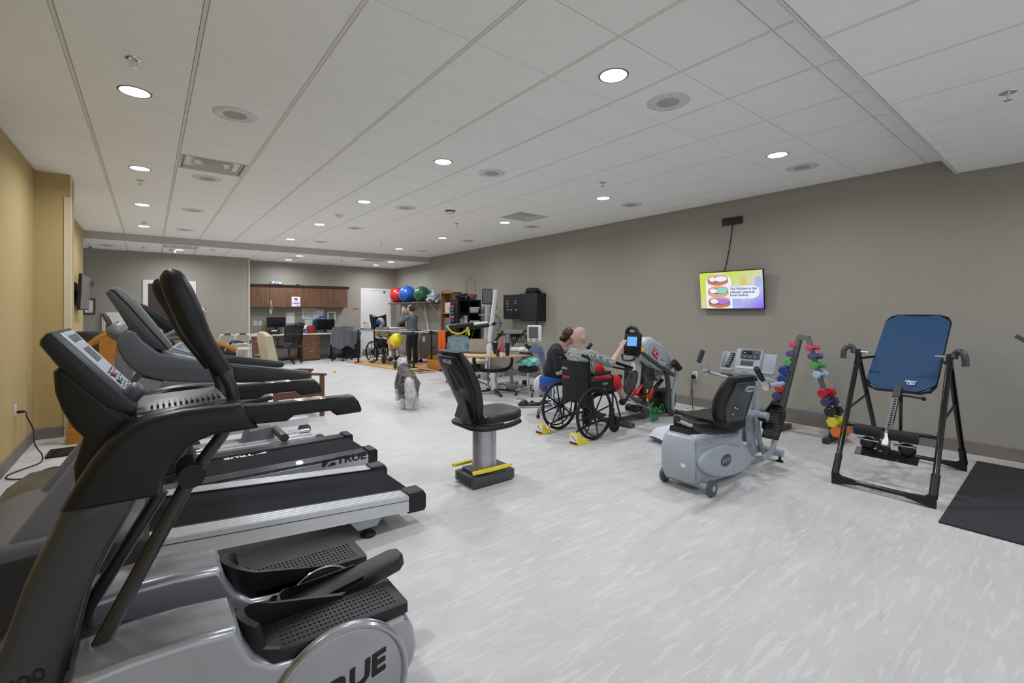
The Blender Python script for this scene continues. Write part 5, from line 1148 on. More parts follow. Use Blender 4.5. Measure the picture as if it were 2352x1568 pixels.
MB().mm((xe-.002, YN+.06, .22), (xe+.001, YN+.10, .25)).build('warning_sticker', 'paper', bd)
MB().mm((xe+.055, YN-.0015, .12), (xe+.058, YN+.001, .44)).build('cover_seam', 'gun_metal', bd)
# seat, swivelled away from the camera
fS = V((.2, .98, 0)); sS = V((.98, -.2, 0)); bS = V((4.06, 2.0, .46)); rg = []
for z, k in ((.0, .93), (.02, 1.), (.07, 1.), (.085, .93)): rg.append([bS+fS*(.21+.25*k*math.copysign(abs(cos(u))**.6, cos(u)))+sS*(.215*k*math.copysign(abs(sin(u))**.6, sin(u)))+V((0, 0, z-.02+.03*abs(sin(u)))) for u in [2*pi*i/32 for i in range(32)]])
MB().loft(rg).build('seat_cushion', 'black', bd)
bkk = back_slab(bS+fS*.02+V((0, 0, .03)), bS-fS*.09-sS*.03+V((0, 0, .48)), .46, .10, 'backrest', 'black', bd, front=fS, tap=(.72, .95, 1, .92, .7))
bsh = back_slab(bS-fS*.03+V((0, 0, .06)), bS-fS*.125-sS*.02+V((0, 0, .43)), .28, .05, 'back_shell', 'frame_grey', bkk, front=fS, tap=(.8, 1, 1, .95, .8))
ud = (V((0, 0, .37))-fS*.135).normalized(); nS = -fS*.94-V((0, 0, -.0)); nS = sS.cross(ud).normalized()
cN = bS-fS*.115+V((0, 0, .37))+sS*.02-fS*.045
MB().add([cN+sS*(.055*cos(2*pi*k/28))+ud*(.03*sin(2*pi*k/28)) for k in range(28)]+[cN+fS*.02+sS*(.055*cos(2*pi*k/28))+ud*(.03*sin(2*pi*k/28)) for k in range(28)], [tuple(range(28))]+[(k, (k+1) % 28, 28+(k+1) % 28, 28+k) for k in range(28)]).build('name_badge', 'light_grey', bsh)
text('BioStep', .026, 'slate', bsh, cN-fS*.002, sS, ud, shear=.3)
for u, v in ((-.14, .22), (-.11, .21), (-.14, .16)): MB().ball(bS-fS*(.03+.36*v+.02)+sS*u+V((0, 0, v)), .009, 10).build('bolt', 'chrome', bkk)
MB().tube(spl([P(1553, 960, y=1.9), P(1590, 975, y=1.9), P(1620, 990, y=1.92), P(1665, 992, y=1.97), P(1700, 980, y=2.1), P(1702, 965, y=2.3)], 5), .022, 12).build('side_handle', 'black', bd)
MB().tube([P(1557, 961, y=1.9), P(1585, 973, y=1.9)], .026, 14).build('chrome_sleeve', 'chrome', bd)
MB().prism(prof([(1590, 972), (1690, 972), (1690, 994), (1590, 994)], 2.1), 'y', 2.08, 2.28, .01).build('seat_base', 'black', bd)
tb('lever', [(1650, 998, 1.9), (1672, 998, 1.9), (1700, 992, 2.0)], .006, 'chrome')
# console of BIODEX, tilted towards the seat (-x)
cc = P(1716, 830, y=2.17); cu = V((.42, 0, 1)).normalized(); cr_ = V((0, -1, 0)); cn_ = cr_.cross(cu)
RC = Matrix((cr_, cu, cn_)).transposed()
def cbx(u, v, w, h, n0, n1, mb=None, bev=.004): return (mb or MB()).box(cc+cr_*u+cu*v+cn_*((n0+n1)/2), (w, h, abs(n1-n0)), RC, bev, 2)
S_ = .0041   # metres per picture pixel at this depth
cns = cbx(0, 0, 62*S_, 66*S_, -.05, .0, bev=.015).build('console', 'light_grey', bd)
cbx(5*S_, 18*S_, 46*S_, 24*S_, 0, .003).build('display_panel', 'slate', cns); cbx(0, -4*S_, 30*S_, 12*S_, 0, .004).build('lower_display', 'slate', cns)
cbx(-2*S_, 22*S_, 24*S_, 9*S_, .003, .005).build('display', 'screen_off', cns)
cbx(-2*S_, -16*S_, 44*S_, 5*S_, .0, .005).build('key_strip', 'white_plastic', cns)
for u, v in ((-16, 24), (20, 24), (-6, 12), (6, 12), (17, 12)):
    MB().lathe([(.013, 0), (.013, .005), (0, .006)], cc+cr_*u*S_+cu*v*S_+cn_*.003, cn_, 16).build('button', 'denim', cns)
text('BioStep', .016, 'slate', cns, cc+cr_*.0-cu*28*S_+cn_*.001, cr_, cu)
for s, u0 in ((-1, -47), (1, 47)):
    w = MB(); cbx(u0*S_, 0, 32*S_, 50*S_, -.045, -.03, w); cbx(u0*S_, -24*S_, 32*S_, 5*S_, -.04, .01, w); cbx((u0+s*16)*S_, 0, 3*S_, 46*S_, -.04, .0, w); w.build('side_pocket', 'light_grey', bd)
rmt = thing('remote_control', 'black television remote standing in the grey stepper console pocket', 'remote', cc+cr_*(-44*S_)+cn_*(-.01))
r1 = MB(); r1.box(cc+cr_*(-44*S_)+cu*(2*S_)+cn_*(-.012), (.045, .16, .018), Matrix((cr_, (cu+cr_*.25).normalized(), cn_)).transposed(), .005, 2).build('case', 'black', rmt)
g = MB()
for i in range(6):
    for j in range(3): g.box(cc+cr_*(-44*S_+(j-1)*.012+(i-2.5)*.005)+cu*(2*S_+(i-2.5)*.022)+cn_*(-.001), (.007, .01, .004), RC)
g.build('keys', 'light_grey', rmt, kind='stuff')
# handles
tb('handle_bar', [(1612, 852, 2.45), (1640, 858, 2.4), (1670, 866, 2.3), (1716, 868, 2.17), (1740, 866, 2.05), (1760, 884, 1.9), (1798, 880, 1.85)], .019, 'light_grey')
tb('foam_grip', [(1655, 860, 2.36), (1684, 864, 2.26)], .026, 'black'); tb('foam_grip', [(1724, 870, 2.1), (1752, 868, 2.0)], .026, 'black')
tb('handle_stem', [(1610, 848, 2.45), (1607, 832, 2.45)], .012, 'light_grey'); tb('hand_grip', [(1605, 830, 2.45), (1614, 806, 2.45)], .024, 'black')
tb('handle_stem', [(1748, 888, 1.88), (1744, 874, 1.88)], .012, 'light_grey'); tb('hand_grip', [(1751, 872, 1.88), (1737, 846, 1.88)], .025, 'black')
for a, b, y in ((1622, 851, 2.43), (1760, 887, 1.88)):
    q = P(a, b, y=y); MB().lathe([(.022, -.012), (.04, -.012), (.04, .012), (.022, .012)], q, (1, -.3, 0), 20).build('collar', 'chrome', bd)
# --- pillow
pw = MB(); q = P(1560, 1000, z=.05)
def pf(u, v, s):
    a, b_ = 2*u-1, 2*v-1; th = .075*(max(0, (1-a**4)*(1-b_**4)))**.6
    return q+V((.36*a*(1-.10*b_*b_)+.01*sin(7*b_), .24*b_*(1-.12*a*a)+.01*sin(9*a), .02+s*th+.008*sin(8*a+5*b_)))
pw.grid(lambda u, v: pf(u, v, 1), 26, 20); pw.grid(lambda u, v: V((pf(u, v, -.55).x, pf(u, v, -.55).y, max(.002, pf(u, v, -.45).z-.02))), 26, 20)
pw.build('pillow', mat('linen', (214, 220, 230), .9, bump=.15, bscale=20), label='white pillow lying on the floor behind the grey stepper', cat='pillow')
# --- dumbbell A-frame
XP = 6.2
rk = thing('dumbbell_rack', 'grey steel A-frame dumbbell rack leaning near the long wall', 'dumbbell rack', (XP, 2.1, 0))
def rp(px, py, dx=0): return P(px, py, x=XP+dx)
def bar(name, a, b, w, m, par=rk): return MB().tube([a, b], w, 4).build(name, m, par, ang=10)
bar('side_leg', rp(1836, 772), rp(1794, 938), .032, 'mid_grey'); bar('side_leg', rp(1856, 775), rp(1912, 962), .032, 'mid_grey')
bar('side_leg', rp(1842, 775, .06), rp(1802, 938, .06), .014, 'mid_grey')
bar('top_bar', rp(1834, 773), rp(1858, 777), .04, 'mid_grey'); bar('cross_bar', rp(1794, 939), rp(1908, 958), .035, 'mid_grey')
qa, qb = rp(1794, 938), rp(1911, 962)
ft = MB(); ft.tube([V((XP-.22, qb.y, .03)), V((XP+.25, qb.y, .03))], .04, 4).tube([V((XP, qb.y, .03)), qb], .035, 4); ft.build('foot', 'gun_metal', rk, ang=10)
ft = MB(); ft.tube([V((XP-.1, qa.y, .03)), V((XP+.25, qa.y, .03))], .04, 4).tube([V((XP+.02, qa.y, .03)), qa], .035, 4); ft.build('foot', 'gun_metal', rk, ang=10)
cols = dict(pink=(222, 70, 110), purple=(96, 84, 140), green2=(86, 168, 84), dblue=(22, 62, 140), red2=(190, 26, 44), violet=(70, 56, 104), blk=(24, 26, 30), yel=(220, 208, 50), org=(232, 120, 30), sky=(166, 196, 226), tealg=(30, 84, 84))
for k, v in cols.items(): mat('db_'+k, v, .3, coat=.3, var=.04)
def dumbbell(c, ax_, r, L, m, label, grp):
    r *= .9; L *= .74
    t = thing('dumbbell', label, 'dumbbell', c, 0, grp); c = V(c); a = V(ax_).normalized(); u = a.cross(V((0, 0, 1))).normalized(); w = a.cross(u)
    for s in (-1, 1):
        rg = []
        for d, k in ((L*.24, .72), (L*.29, 1), (L*.46, 1), (L*.5, .78)): rg.append([c+a*(s*d)+(u*cos(pi*i/3)+w*sin(pi*i/3))*r*k for i in range(6)])
        MB().loft(rg).build('hex_head', m, t, ang=20)
    MB().tube([c-a*L*.26, c+a*L*.26], r*.42, 10).build('bar', m, t); return t
GR = 'vinyl dumbbells on the A-frame rack'
left = [(1820, 791, .042, 'pink', 'pink'), (1813, 811, .045, 'purple', 'lilac'), (1809, 831, .05, 'green2', 'green'), (1799, 849, .06, 'dblue', 'deep blue'), (1796, 869, .062, 'dblue', 'deep blue'), (1790, 889, .062, 'red2', 'red'), (1784, 908, .062, 'violet', 'dark violet'), (1780, 926, .058, 'blk', 'black'), (1781, 937, .035, 'yel', 'yellow')]
for i, (px, py, r, m, cn2) in enumerate(left):
    lb = f'{cn2} dumbbell on the rack side facing the grey stepper'
    if i == 3: lb = 'deep blue dumbbell on the stepper side of the rack, upper of the two blues'
    if i == 4: lb = 'deep blue dumbbell on the stepper side of the rack, lower of the two blues'
    dumbbell(P(px+3, py, x=XP-.06), (1, .15, 0), r, .26, 'db_'+m, lb, GR)
right = [(1867, 798, .040, 'pink', 'pink'), (1873, 818, .043, 'purple', 'lilac'), (1880, 838, .047, 'green2', 'green'), (1886, 859, .052, 'sky', 'pale blue'), (1899, 902, .062, 'red2', 'red'), (1906, 922, .062, 'violet', 'dark violet'), (1915, 944, .065, 'blk', 'black'), (1922, 968, .072, 'yel', 'yellow'), (1931, 990, .074, 'org', 'orange')]
for i, (px, py, r, m, cn2) in enumerate(right):
    dumbbell(P(px, py, x=XP-.05), (1, -.25, 0), r, .27, 'db_'+m, f'{cn2} dumbbell on the rack side facing the inversion table', GR)
# --- inversion table
it = thing('inversion_table', 'black-framed inversion table with a blue cloth bed', 'inversion table', (5.35, 1.1, 0))
y0, y1 = .78, 1.42
pv = {y0: P(2175, 838, y=.80), y1: P(1976, 836, y=1.40)}
for y, (fb, rb2) in ((y0, ((2150, 1160), (2214, 1076))), (y1, ((1914, 1098), (2010, 1010)))):
    px = V((5.33, y, 1.05)); fa = V((4.69, y, .06)); ra = V((6.0, y, .06))
    for nm, e_ in (('front_leg', fa), ('rear_leg', ra)):
        MB().tube([px+V((0, 0, .03)), e_], .021, 12).build(nm, 'black_gloss', it)
    MB().box(px+V((0, 0, .02)), (.07, .04, .13), None, .012, 2).build('pivot_bracket', 'black', it)
    s = -1 if y == y0 else 1
    MB().tube(spl([px+V((-.02, s*.03, .05)), px+V((-.01, s*.04, .09)), px+V((-.03, s*.07, .11)), px+V((-.05, s*.10, .07)), px+V((-.06, s*.105, -.01))], 5), .025, 12).build('foam_handle', 'frame_grey', it)
    MB().cyl(px+V((-.01, -s*.02, .06)), px+V((-.01, -s*.09, .06)), .012, 10).build('adjuster', 'chrome', it)
    MB().tube([px.lerp(fa, .45), px.lerp(ra, .38)], .010, 8).build('fold_link', 'black', it)
for x, z, yy in ((4.69, .05, 0), (6.0, .05, 0)):
    MB().tube([V((x, y0+.02, z)), V((x, y1-.02, z))], .019, 12).build('floor_bar', 'black_gloss', it)
    for y in (y0, y1):
        s = 1 if y == y0 else -1
        d_ = (V((5.33, y, 1.05))-V((x, y, .06))).normalized()
        cf_ = MB(); cf_.prism([(y-s*.02, 0), (y+s*.16, 0.03), (y+s*.16, .065), (y+s*.05, .075), (y+s*.022, .1), (y-s*.02, .1)], 'x', x-.022, x+.022, .006)
        cf_.tube([V((x, y, .07)), V((x, y, .06))+d_*.2], .028, 10).build('corner_boot', 'black', it)
pm1, pm2 = V((5.33, y0, 1.05)).lerp(V((4.69, y0, .06)), .58), V((5.33, y1, 1.05)).lerp(V((4.69, y1, .06)), .58)
MB().tube(spl([pm1, pm1+V((.07, .1, -.01)), (pm1+pm2)/2+V((.1, 0, -.02)), pm2+V((.07, -.1, -.01)), pm2], 5), .017, 12).build('u_bar', 'black_gloss', it)
# bed
T0, B0 = V((5.98, 1.095, 1.45)), V((5.19, 1.095, .79)); ux = (T0-B0).normalized(); L0 = (T0-B0).length; sy = V((0, 1, 0)); nb = sy.cross(ux)
if nb.x > 0: nb = -nb
fr = []
for u, v in ((0, -.15), (0, .15), (.03, .21), (.09, .235), (.91, .235), (.97, .21), (1, .15), (1, -.15), (.97, -.21), (.91, -.235), (.09, -.235), (.03, -.21)): fr.append(B0+ux*(u*L0)+sy*v)
MB().tube(fr, .013, 8, closed=True).build('bed_frame', 'black_gloss', it)
mat('bed_blue', (20, 60, 98), .75, bump=.06, bscale=300)
bed = MB(); ol = [(0, -.13), (0, .13), (.04, .16), (.10, .24), (.90, .24), (.96, .17), (1.0, .14), (1.0, -.14), (.96, -.17), (.90, -.24), (.10, -.24), (.04, -.16)]
for off, fl in ((.016, 0), (.004, 1)):
    rows = []
    for k in range(21):
        u = k/20
        w = .13+(.24-.13)*min(1, max(0, (u-.0)/.09))**.8 if u < .1 else (.24 if u < .91 else .24-(u-.91)/.09*.10)
        rows.append([B0+ux*(u*L0)+sy*(w*(2*j/10-1))+nb*(off-.012*(1-(2*j/10-1)**2)) for j in range(11)])
    n0 = len(bed.v); bed.add([p for r in rows for p in r], [(i*11+j, (i+1)*11+j, (i+1)*11+j+1, i*11+j+1) for i in range(20) for j in range(10)])
bd2 = bed.build('bed_cloth', 'bed_blue', it, fix=False)
text('Hang', .036, 'paper', bd2, B0+ux*.115+sy*(-.07)+nb*.019, (0, -1, 0), ux, shear=.25, bold=.02); text('Ups', .036, 'paper', bd2, B0+ux*.088+sy*(-.075)+nb*.019, (0, -1, 0), ux, shear=.25, bold=.02)
MB().tube([V((5.33, y0+.02, 1.05)), B0+ux*.42+sy*(-.235)], .012, 8).build('hinge_arm', 'black', it); MB().tube([V((5.33, y1-.02, 1.05)), B0+ux*.42+sy*(.235)], .012, 8).build('hinge_arm', 'black', it)
mbm = B0+ux*.05; end = V((4.86, 1.10, .42)); dr = (end-mbm).normalized()
MB().tube([mbm, mbm+dr*.12], .036, 4).build('main_sleeve', 'black', it, ang=10)
MB().tube([mbm+dr*.08, end], .026, 4).build('adjust_shaft', 'chrome', it, ang=10)
hl = MB()
for k in range(14): hl.box(mbm+dr*(.14+.024*k)+V((-.019, 0, 0.014)), (.006, .02, .008), rotm(0, .8, 0))
hl.build('scale_marks', 'gun_metal', it, kind='stuff')
MB().tube([mbm+dr*.08+V((0, -.02, 0)), mbm+dr*.08+V((0, -.17, -.01))], .009, 8).ball(mbm+dr*.08+V((0, -.175, -.01)), .019, 12).build('lock_pin', 'black', it)
MB().tube(spl([mbm+dr*.1+V((.05, -.02, 0)), mbm+dr*.3+V((.08, -.04, -.05)), V((5.15, 1.07, .35))], 4), .012, 6).build('strap', 'black', it)
for s in (-1, 1):
    MB().tube(spl([end+V((-.02, s*.03, .05)), end+V((-.03, s*.10, .055)), end+V((-.02, s*.21, .05))], 4), .045, 14).build('ankle_roller', 'black_rubber', it)
    MB().ball(end+V((.02, s*.13, -.06)), (.05, .06, .055), 14).build('heel_cup', 'black', it)
    MB().tube([end+V((.0, s*.05, -.03)), end+V((-.03, s*.2, -.02))], .009, 8).build('chrome_pin', 'chrome', it)
MB().box(end+V((-.01, 0, 0)), (.05, .06, .12), rotm(0, .5, 0), .01).build('ankle_clamp', 'steel', it)
MB().box(end+V((-.02, 0, -.13)), (.09, .42, .008), rotm(0, -.6, 0), .002).build('foot_plate', 'black', it)
MB().box(end+V((0, 0, -.08)), (.04, .05, .12), None, .01).build('plate_post', 'black', it)
# --- mats
mat('mat_foam', (46, 47, 51), .85, bump=.12, bscale=140, var=.1)
def zig(x, y0_, y1_, a=.014, n=36): return [(x+(a if k % 2 else -a)*(.6+.4*sin(k)), y0_+(y1_-y0_)*k/n) for k in range(n+1)]
z1 = zig(5.17, .715, -1.3)
MB().prism([(4.39, .70)]+[(4.39, -1.3)]+[z1[-1]]+z1[::-1][1:], 'z', 0, .014, .002).build('floor_mat', 'mat_foam', label='black interlocking foam floor mat, the tile nearer the open floor', cat='mat', group='black floor mats')
MB().prism([(6.45, -1.3), (6.45, .745)]+[(x+.004, y) for x, y in z1], 'z', 0, .014, .002).build('floor_mat', 'mat_foam', label='black interlocking foam floor mat, the tile along the long wall', cat='mat', group='black floor mats')
# machine arm poking in from the frame edge
am = thing('pulley_station', 'dark exercise arm reaching in beside the long wall past the inversion table', 'exercise machine', (6.2, -.25, 0))
q = P(2333, 771, x=5.9); MB().tube([q, q+V((.05, -.15, -.12))], .022, 4).build('square_arm', 'frame_grey', am, ang=10)
MB().mm((5.95, -.32, 0), (6.05, -.22, 1.6), .01).build('mast', 'frame_grey', am); MB().mm((5.6, -.55, .014), (6.4, 0-.05, .06), .01).build('base', 'frame_grey', am)
MB().tube([q+V((.05, -.15, -.12)), V((6.0, -.27, q.z-.2))], .022, 4).build('arm_link', 'frame_grey', am, ang=10)
# --- wall mounted screen cabinet
mat('cab_black', (26, 27, 29), .5)
tc_ = thing('media_cabinet', 'open black steel media cabinet bolted to the long wall', 'cabinet', (6.65, 7.9, 1.6))
z0, z1_ = 1.275, 1.90
MB().mm((6.50, 7.42, z0), (XR-.002, 7.97, z1_-.02), .006).build('box', 'cab_black', tc_)
dpn = MB().mm((6.55, 7.98, z0+.03), (6.60, 8.66, z1_-.03), .005).build('open_door', 'cab_black', tc_)
dp = MB()
for k, (y, z) in enumerate(((8.5, 1.72), (8.5, 1.66), (8.2, 1.72), (8.2, 1.67), (8.5, 1.60), (8.48, 1.52), (8.36, 1.52), (8.18, 1.52))): dp.box((6.547, y, z), (.006, .07, .018))
dp.build('port_labels', 'light_grey', dpn, kind='stuff')
MB().mm((6.546, 8.03, z0+.06), (6.549, 8.61, z0+.075)).mm((6.546, 8.6, z0+.06), (6.549, 8.612, z1_-.06)).build('door_trim', 'gun_metal', dpn)
MB().tube([(6.7, 7.65, z0), (6.74, 7.64, 1.0), (6.74, 7.64, .9)], .008, 6).build('cable', 'black_rubber', tc_)
crumple('shoulder_bag', (6.62, 7.68, z1_-.02), (.10, .22, .07), 'black_rubber', 'black shoulder bag with straps on top of the media cabinet', 'bag', 21, amp=.4)
# --- oak bookcase + shelf tower
bc = thing('oak_bookcase', 'tall arched oak bookcase standing behind the black shelf', 'bookcase', (6.2, 10.5, 0))
x0, x1, ya, yb = 6.10, 6.36, 10.19, 10.84
MB().mm((x0, ya, 0), (x1, ya+.025, 1.97), .003).mm((x0, yb-.025, 0), (x1, yb, 1.97), .003).mm((x1-.02, ya, 0), (x1, yb, 1.97)).build('carcass', 'oak_dull', bc)
MB().prism([(ya+.02, 1.93), (ya+.1, 1.99), (10.51, 2.03), (yb-.1, 1.99), (yb-.02, 1.93), (yb-.02, 2.0), (10.51, 2.06), (ya+.02, 2.0)], 'x', x0-.01, x0+.02, .003).build('arched_crown', 'oak_dull', bc)
MB().mm((x0, ya, 1.95), (x1, yb, 1.98)).build('top', 'oak_dull', bc)
for z in (.1, .55, .98, 1.42): MB().mm((x0+.01, ya+.025, z), (x1-.02, yb-.025, z+.02)).build('shelf', 'oak_dull', bc)
MB().mm((x0+.08, 10.3, 1.44), (x0+.09, 10.75, 1.72)).build('drawing_sheet', 'sketch', label='grey printed sheet leaning inside the oak bookcase', cat='paper')
MB().mm((x0+.06, 10.3, 1.0), (x0+.2, 10.75, 1.32), .02).build('storage_bag', 'mid_grey', label='grey bag on the middle shelf of the oak bookcase', cat='bag')
MB().cyl((5.99, 10.05, 1.2), (5.99, 10.05, 1.60), .07, 20).cyl((5.99, 10.05, 1.18), (5.99, 10.05, 1.2), .05, 20).build('foam_roller', 'denim' if False else mat('roller_blue', (70, 122, 200), .7), label='upright blue foam roller between the bookcase and black shelf', cat='foam roller')
MB().cyl((5.99, 10.05, 0), (5.99, 10.05, 1.18), .02, 10).lathe([(.16, 0), (.16, .02), (.03, .03)], (5.99, 10.05, 0), seg=20).build('roller_stand', 'black', label='thin black stand holding the blue foam roller', cat='stand')
sh = thing('black_shelf', 'black cube storage shelf with bins beside the long wall', 'shelf', (6.1, 9.6, 0))
x0, x1, ya, yb, zt_ = 5.79, 6.44, 9.43, 9.81, 1.77
MB().mm((x0, ya, 0), (x0+.03, yb, zt_)).build('side', 'black', sh, ang=0); MB().mm((x1-.03, ya, 0), (x1, yb, zt_)).build('side', 'black', sh, ang=0); MB().mm((x0+.03, yb-.015, 0), (x1-.03, yb, zt_)).build('back', 'black', sh, ang=0); MB().mm((6.09, ya+.01, .03), (6.11, yb-.015, zt_-.03)).build('divider', 'black', sh, ang=0)
for z in (.0, .38, .74, 1.09, 1.42, zt_-.03): MB().mm((x0+.03, ya+.005, z), (x1-.03, yb-.015, z+.03)).build('shelf_board', 'black', sh, ang=0)
def bin_(x, z, label, name='storage_bin', m='white_plastic', w=.135, h=.12):
    t = thing(name, label, 'bin', (x, ya+.15, z), 0, 'white bins on the black shelf')
    MB().loft([[(x+w*s*a, ya+.16+.14*s*b, z+zz) for a, b in ((-1, -1), (1, -1), (1, 1), (-1, 1))] for s, zz in ((.84, .0), (1, h), (1.08, h), (1.08, h+.015), (.96, h+.015), (.82, .01))]).build('tub', m, t, ang=20)
bin_(6.265, 1.451, 'white plastic bin on the upper shelf of the black unit'); bin_(6.265, 1.121, 'white plastic bin on the shelf just below, black unit')
MB().mm((5.86, ya+.05, 1.121), (5.96, ya+.25, 1.31), .004).build('storage_box', 'light_grey', label='small grey box on the black shelf beside the striped carton', cat='box')
MB().mm((5.98, ya+.03, 1.121), (6.07, ya+.25, 1.39), .004).build('striped_carton', 'sketch', label='tall black and white patterned carton on the black shelf', cat='box')
random.seed(5)
for k, (x, m, lb) in enumerate(((5.9, 'orange', 'orange resistance tube leaning in the black shelf'), (6.0, 'yellow', 'yellow resistance tube leaning in the black shelf'), (6.2, 'teal', 'teal resistance tube leaning in the black shelf'))):
    MB().tube([(x, ya+.1, .77), (x+.12, ya+.1, 1.08)], .016, 8).build('resistance_tube', m, label=lb, cat='exercise tube')
# dumbbell tower on the side of the shelf
dt = thing('dumbbell_tower', 'narrow black upright tower of small dumbbells against the shelf side', 'dumbbell rack', (5.70, 9.6, 0))
MB().mm((5.68, 9.34, 0), (5.77, 9.56, 1.70), .006).build('column', 'black', dt); MB().mm((5.5, 9.3, 0), (5.78, 9.6, .04), .006).build('base', 'black', dt)
tz = [(704, 'red2', 'bright red'), (711, 'tealg', 'dark teal'), (719, 'tealg', 'dark teal'), (728, 'pink', 'pink'), (736, 'violet', 'dark violet'), (774, 'violet', 'dark violet'), (787, 'pink', 'pink'), (802, 'pink', 'pink'), (819, 'tealg', 'dark teal')]
nth = {}
for py, m, cn2 in tz:
    nth[cn2] = nth.get(cn2, 0)+1
    tot = sum(1 for q in tz if q[2] == cn2)
    ordw = ['topmost', 'second', 'third'][nth[cn2]-1] if nth[cn2] < tot or tot > 2 and nth[cn2] == 2 else 'lowest'
    p = P(1040, py, x=5.62); dumbbell((5.62, 9.43, p.z), (.35, 1, 0), .036, .2, 'db_'+m, f'{cn2} dumbbell on the narrow tower' if tot == 1 else f'{cn2} dumbbell on the narrow tower, {ordw} of its colour', 'small dumbbells on the narrow tower')
# on top of shelf
crumple('dark_plastic_bag', (6.02, 9.62, zt_), (.17, .14, .09), mat('film_black', (40, 42, 44), .25, var=.8, scale=9), 'crumpled black and clear plastic bag on top of the black shelf', 'plastic bag', 31, amp=.5)
bk_ = thing('gift_basket', 'dusty pink basket with a tall looped handle on the black shelf', 'basket', (6.3, 9.62, zt_))
mat('basket', (128, 84, 84), .7, bump=.5, bscale=50); mat('wicker', (196, 160, 140), .7)
MB().lathe([(.11, 0), (.15, .10), (.15, .13), (.14, .13), (.10, .02)], (6.27, 9.62, zt_), seg=28).build('bowl', 'basket', bk_)
MB().tube(spl([(6.14, 9.62, zt_+.1), (6.135, 9.62, zt_+.32), (6.19, 9.62, zt_+.47), (6.27, 9.62, zt_+.52), (6.35, 9.62, zt_+.47), (6.405, 9.62, zt_+.32), (6.40, 9.62, zt_+.1)], 5), .007, 8).build('hoop_handle', 'basket', bk_)
for k in range(9): MB().torus((6.16+.028*k, 9.56, zt_+.14+.01*(k % 2)), .025, .006, (random.random(), 1, .3), 10, 5).build('ribbon_curl', 'wicker', bk_)
# --- white standing / lift machine
lm = thing('standing_trainer', 'tall white patient standing trainer with black padded arms and a dark monitor', 'exercise machine', (5.55, 8.05, 0))
def lp(px, py, D=9.75): return PD(px, py, D*1.06)
def ltube(name, pts, r, m, D=9.75, n=4, seg=12): return MB().tube(spl([lp(a, b, D) for a, b in pts], n), r, seg).build(name, m, lm)
ltube('mast', [(1119, 860), (1122, 800), (1130, 740), (1138, 680), (1139, 665)], .055, 'white_plastic')
ltube('mast', [(1117, 790), (1120, 730), (1122, 700)], .07, 'light_grey', 9.9)
ltube('curved_arm', [(1130, 722), (1142, 727), (1149, 740), (1146, 755), (1140, 760)], .026, 'mid_grey')
ltube('padded_arm', [(1028.5, 750), (1060, 747), (1088, 744)], .042, 'black', 8.6); ltube('arm_tube', [(1086, 744.5), (1120, 741)], .034, 'white_plastic', 9.0)
ltube('padded_arm', [(1075, 753), (1123, 746)], .042, 'black', 8.7); ltube('arm_tube', [(1122, 746), (1136, 743)], .03, 'light_grey', 9.2)
for a, b in ((1028.5, 750), (1074, 754)): MB().ball(lp(a, b, 8.58), .032, 12).build('end_cap', 'light_grey', lm)
ltube('yellow_strap', [(1028, 751), (1036, 761), (1050, 766), (1064, 763), (1073, 756)], .016, 'lime', 8.5)
ltube('yellow_strap', [(1076, 757), (1077.5, 770)], .026, 'lime', 8.5)
q = lp(1119, 681, 9.4); scn = MB().box(q, (.22, .05, .34), rotm(.12, 0, -.55), .01, 2).build('monitor', 'black', lm); MB().box(q+V((-.014, -.025, 0)), (.19, .006, .30), rotm(.12, 0, -.55)).build('screen', 'lcd', scn)
MB().box(lp(1117, 701, 9.4), (.2, .07, .035), rotm(0, 0, -.55), .01).build('monitor_shelf', 'light_grey', lm)
MB().box(lp(1138, 690, 9.9), (.06, .14, .38), rotm(.15, 0, -.55), .02).build('head_pad', 'black', lm)
MB().box(lp(1112, 723, 9.6), (.24, .14, .015), rotm(0, 0, -.55), .003).build('tray', 'light_grey', lm)
MB().cyl(lp(1135.6, 743, 9.1), lp(1133, 744, 9.0), .034, 16).build('knob', 'black', lm); MB().cyl(lp(1137, 743, 9.1), lp(1150, 741, 9.1), .012, 8).ball(lp(1150, 741, 9.1), .025, 10).build('blue_lever', 'dblue' if False else 'db_dblue', lm)
fl = [PD(1097, 860, 10.0), PD(1150, 850, 9.9)]
for a, b in (((1104, 862), (1135, 852)), ((1122, 868), (1140, 852))):
    pa, pb = P(a[0], a[1], z=.07), P(b[0], b[1], z=.07); MB().tube([pa, pb], .035, 10).build('base_leg', 'white_plastic', lm)
for a, b in ((1100, 864), (1150, 860), (1128, 871)):
    p_ = P(a, b, z=.05); MB().lathe([(0, -.02), (.042, -.02), (.05, 0), (.042, .02), (0, .02)], (p_.x, p_.y, .05), (.3, 1, 0), 18, cap=False).build('caster', 'grey_plastic', lm)
MB().box(P(1118, 858, z=.12), (.3, .2, .12), rotm(0, 0, .5), .04, 3).build('motor_housing', 'light_grey', lm)
# --- standing frame with tray behind the table
sf = thing('patient_stander', 'grey standing frame with tray, black pads and slatted apron behind the table', 'exercise machine', (5.9, 6.95, 0))
def sp2(px, py, D=9.0): return PD(px, py, D)
tpl = [sp2(1155, 764, 8.6), sp2(1162, 757, 9.2), sp2(1203, 757, 9.3), sp2(1198, 764, 8.8)]
mb = MB(); mb.add(tpl+[p-V((0, 0, .025)) for p in tpl], [(0, 1, 2, 3), (7, 6, 5, 4), (0, 4, 5, 1), (1, 5, 6, 2), (2, 6, 7, 3), (3, 7, 4, 0)]).build('tray', 'mid_grey', sf)
MB().box(sp2(1186, 768, 9.0), (.26, .12, .09), rotm(0, 0, -.6), .02).build('chest_pad', 'black', sf)
for k in range(8):
    MB().tube([sp2(1169+4*k, 772, 8.95), sp2(1171+4.6*k, 788, 8.9)], .008, 5).build('apron_slat', 'black', sf)
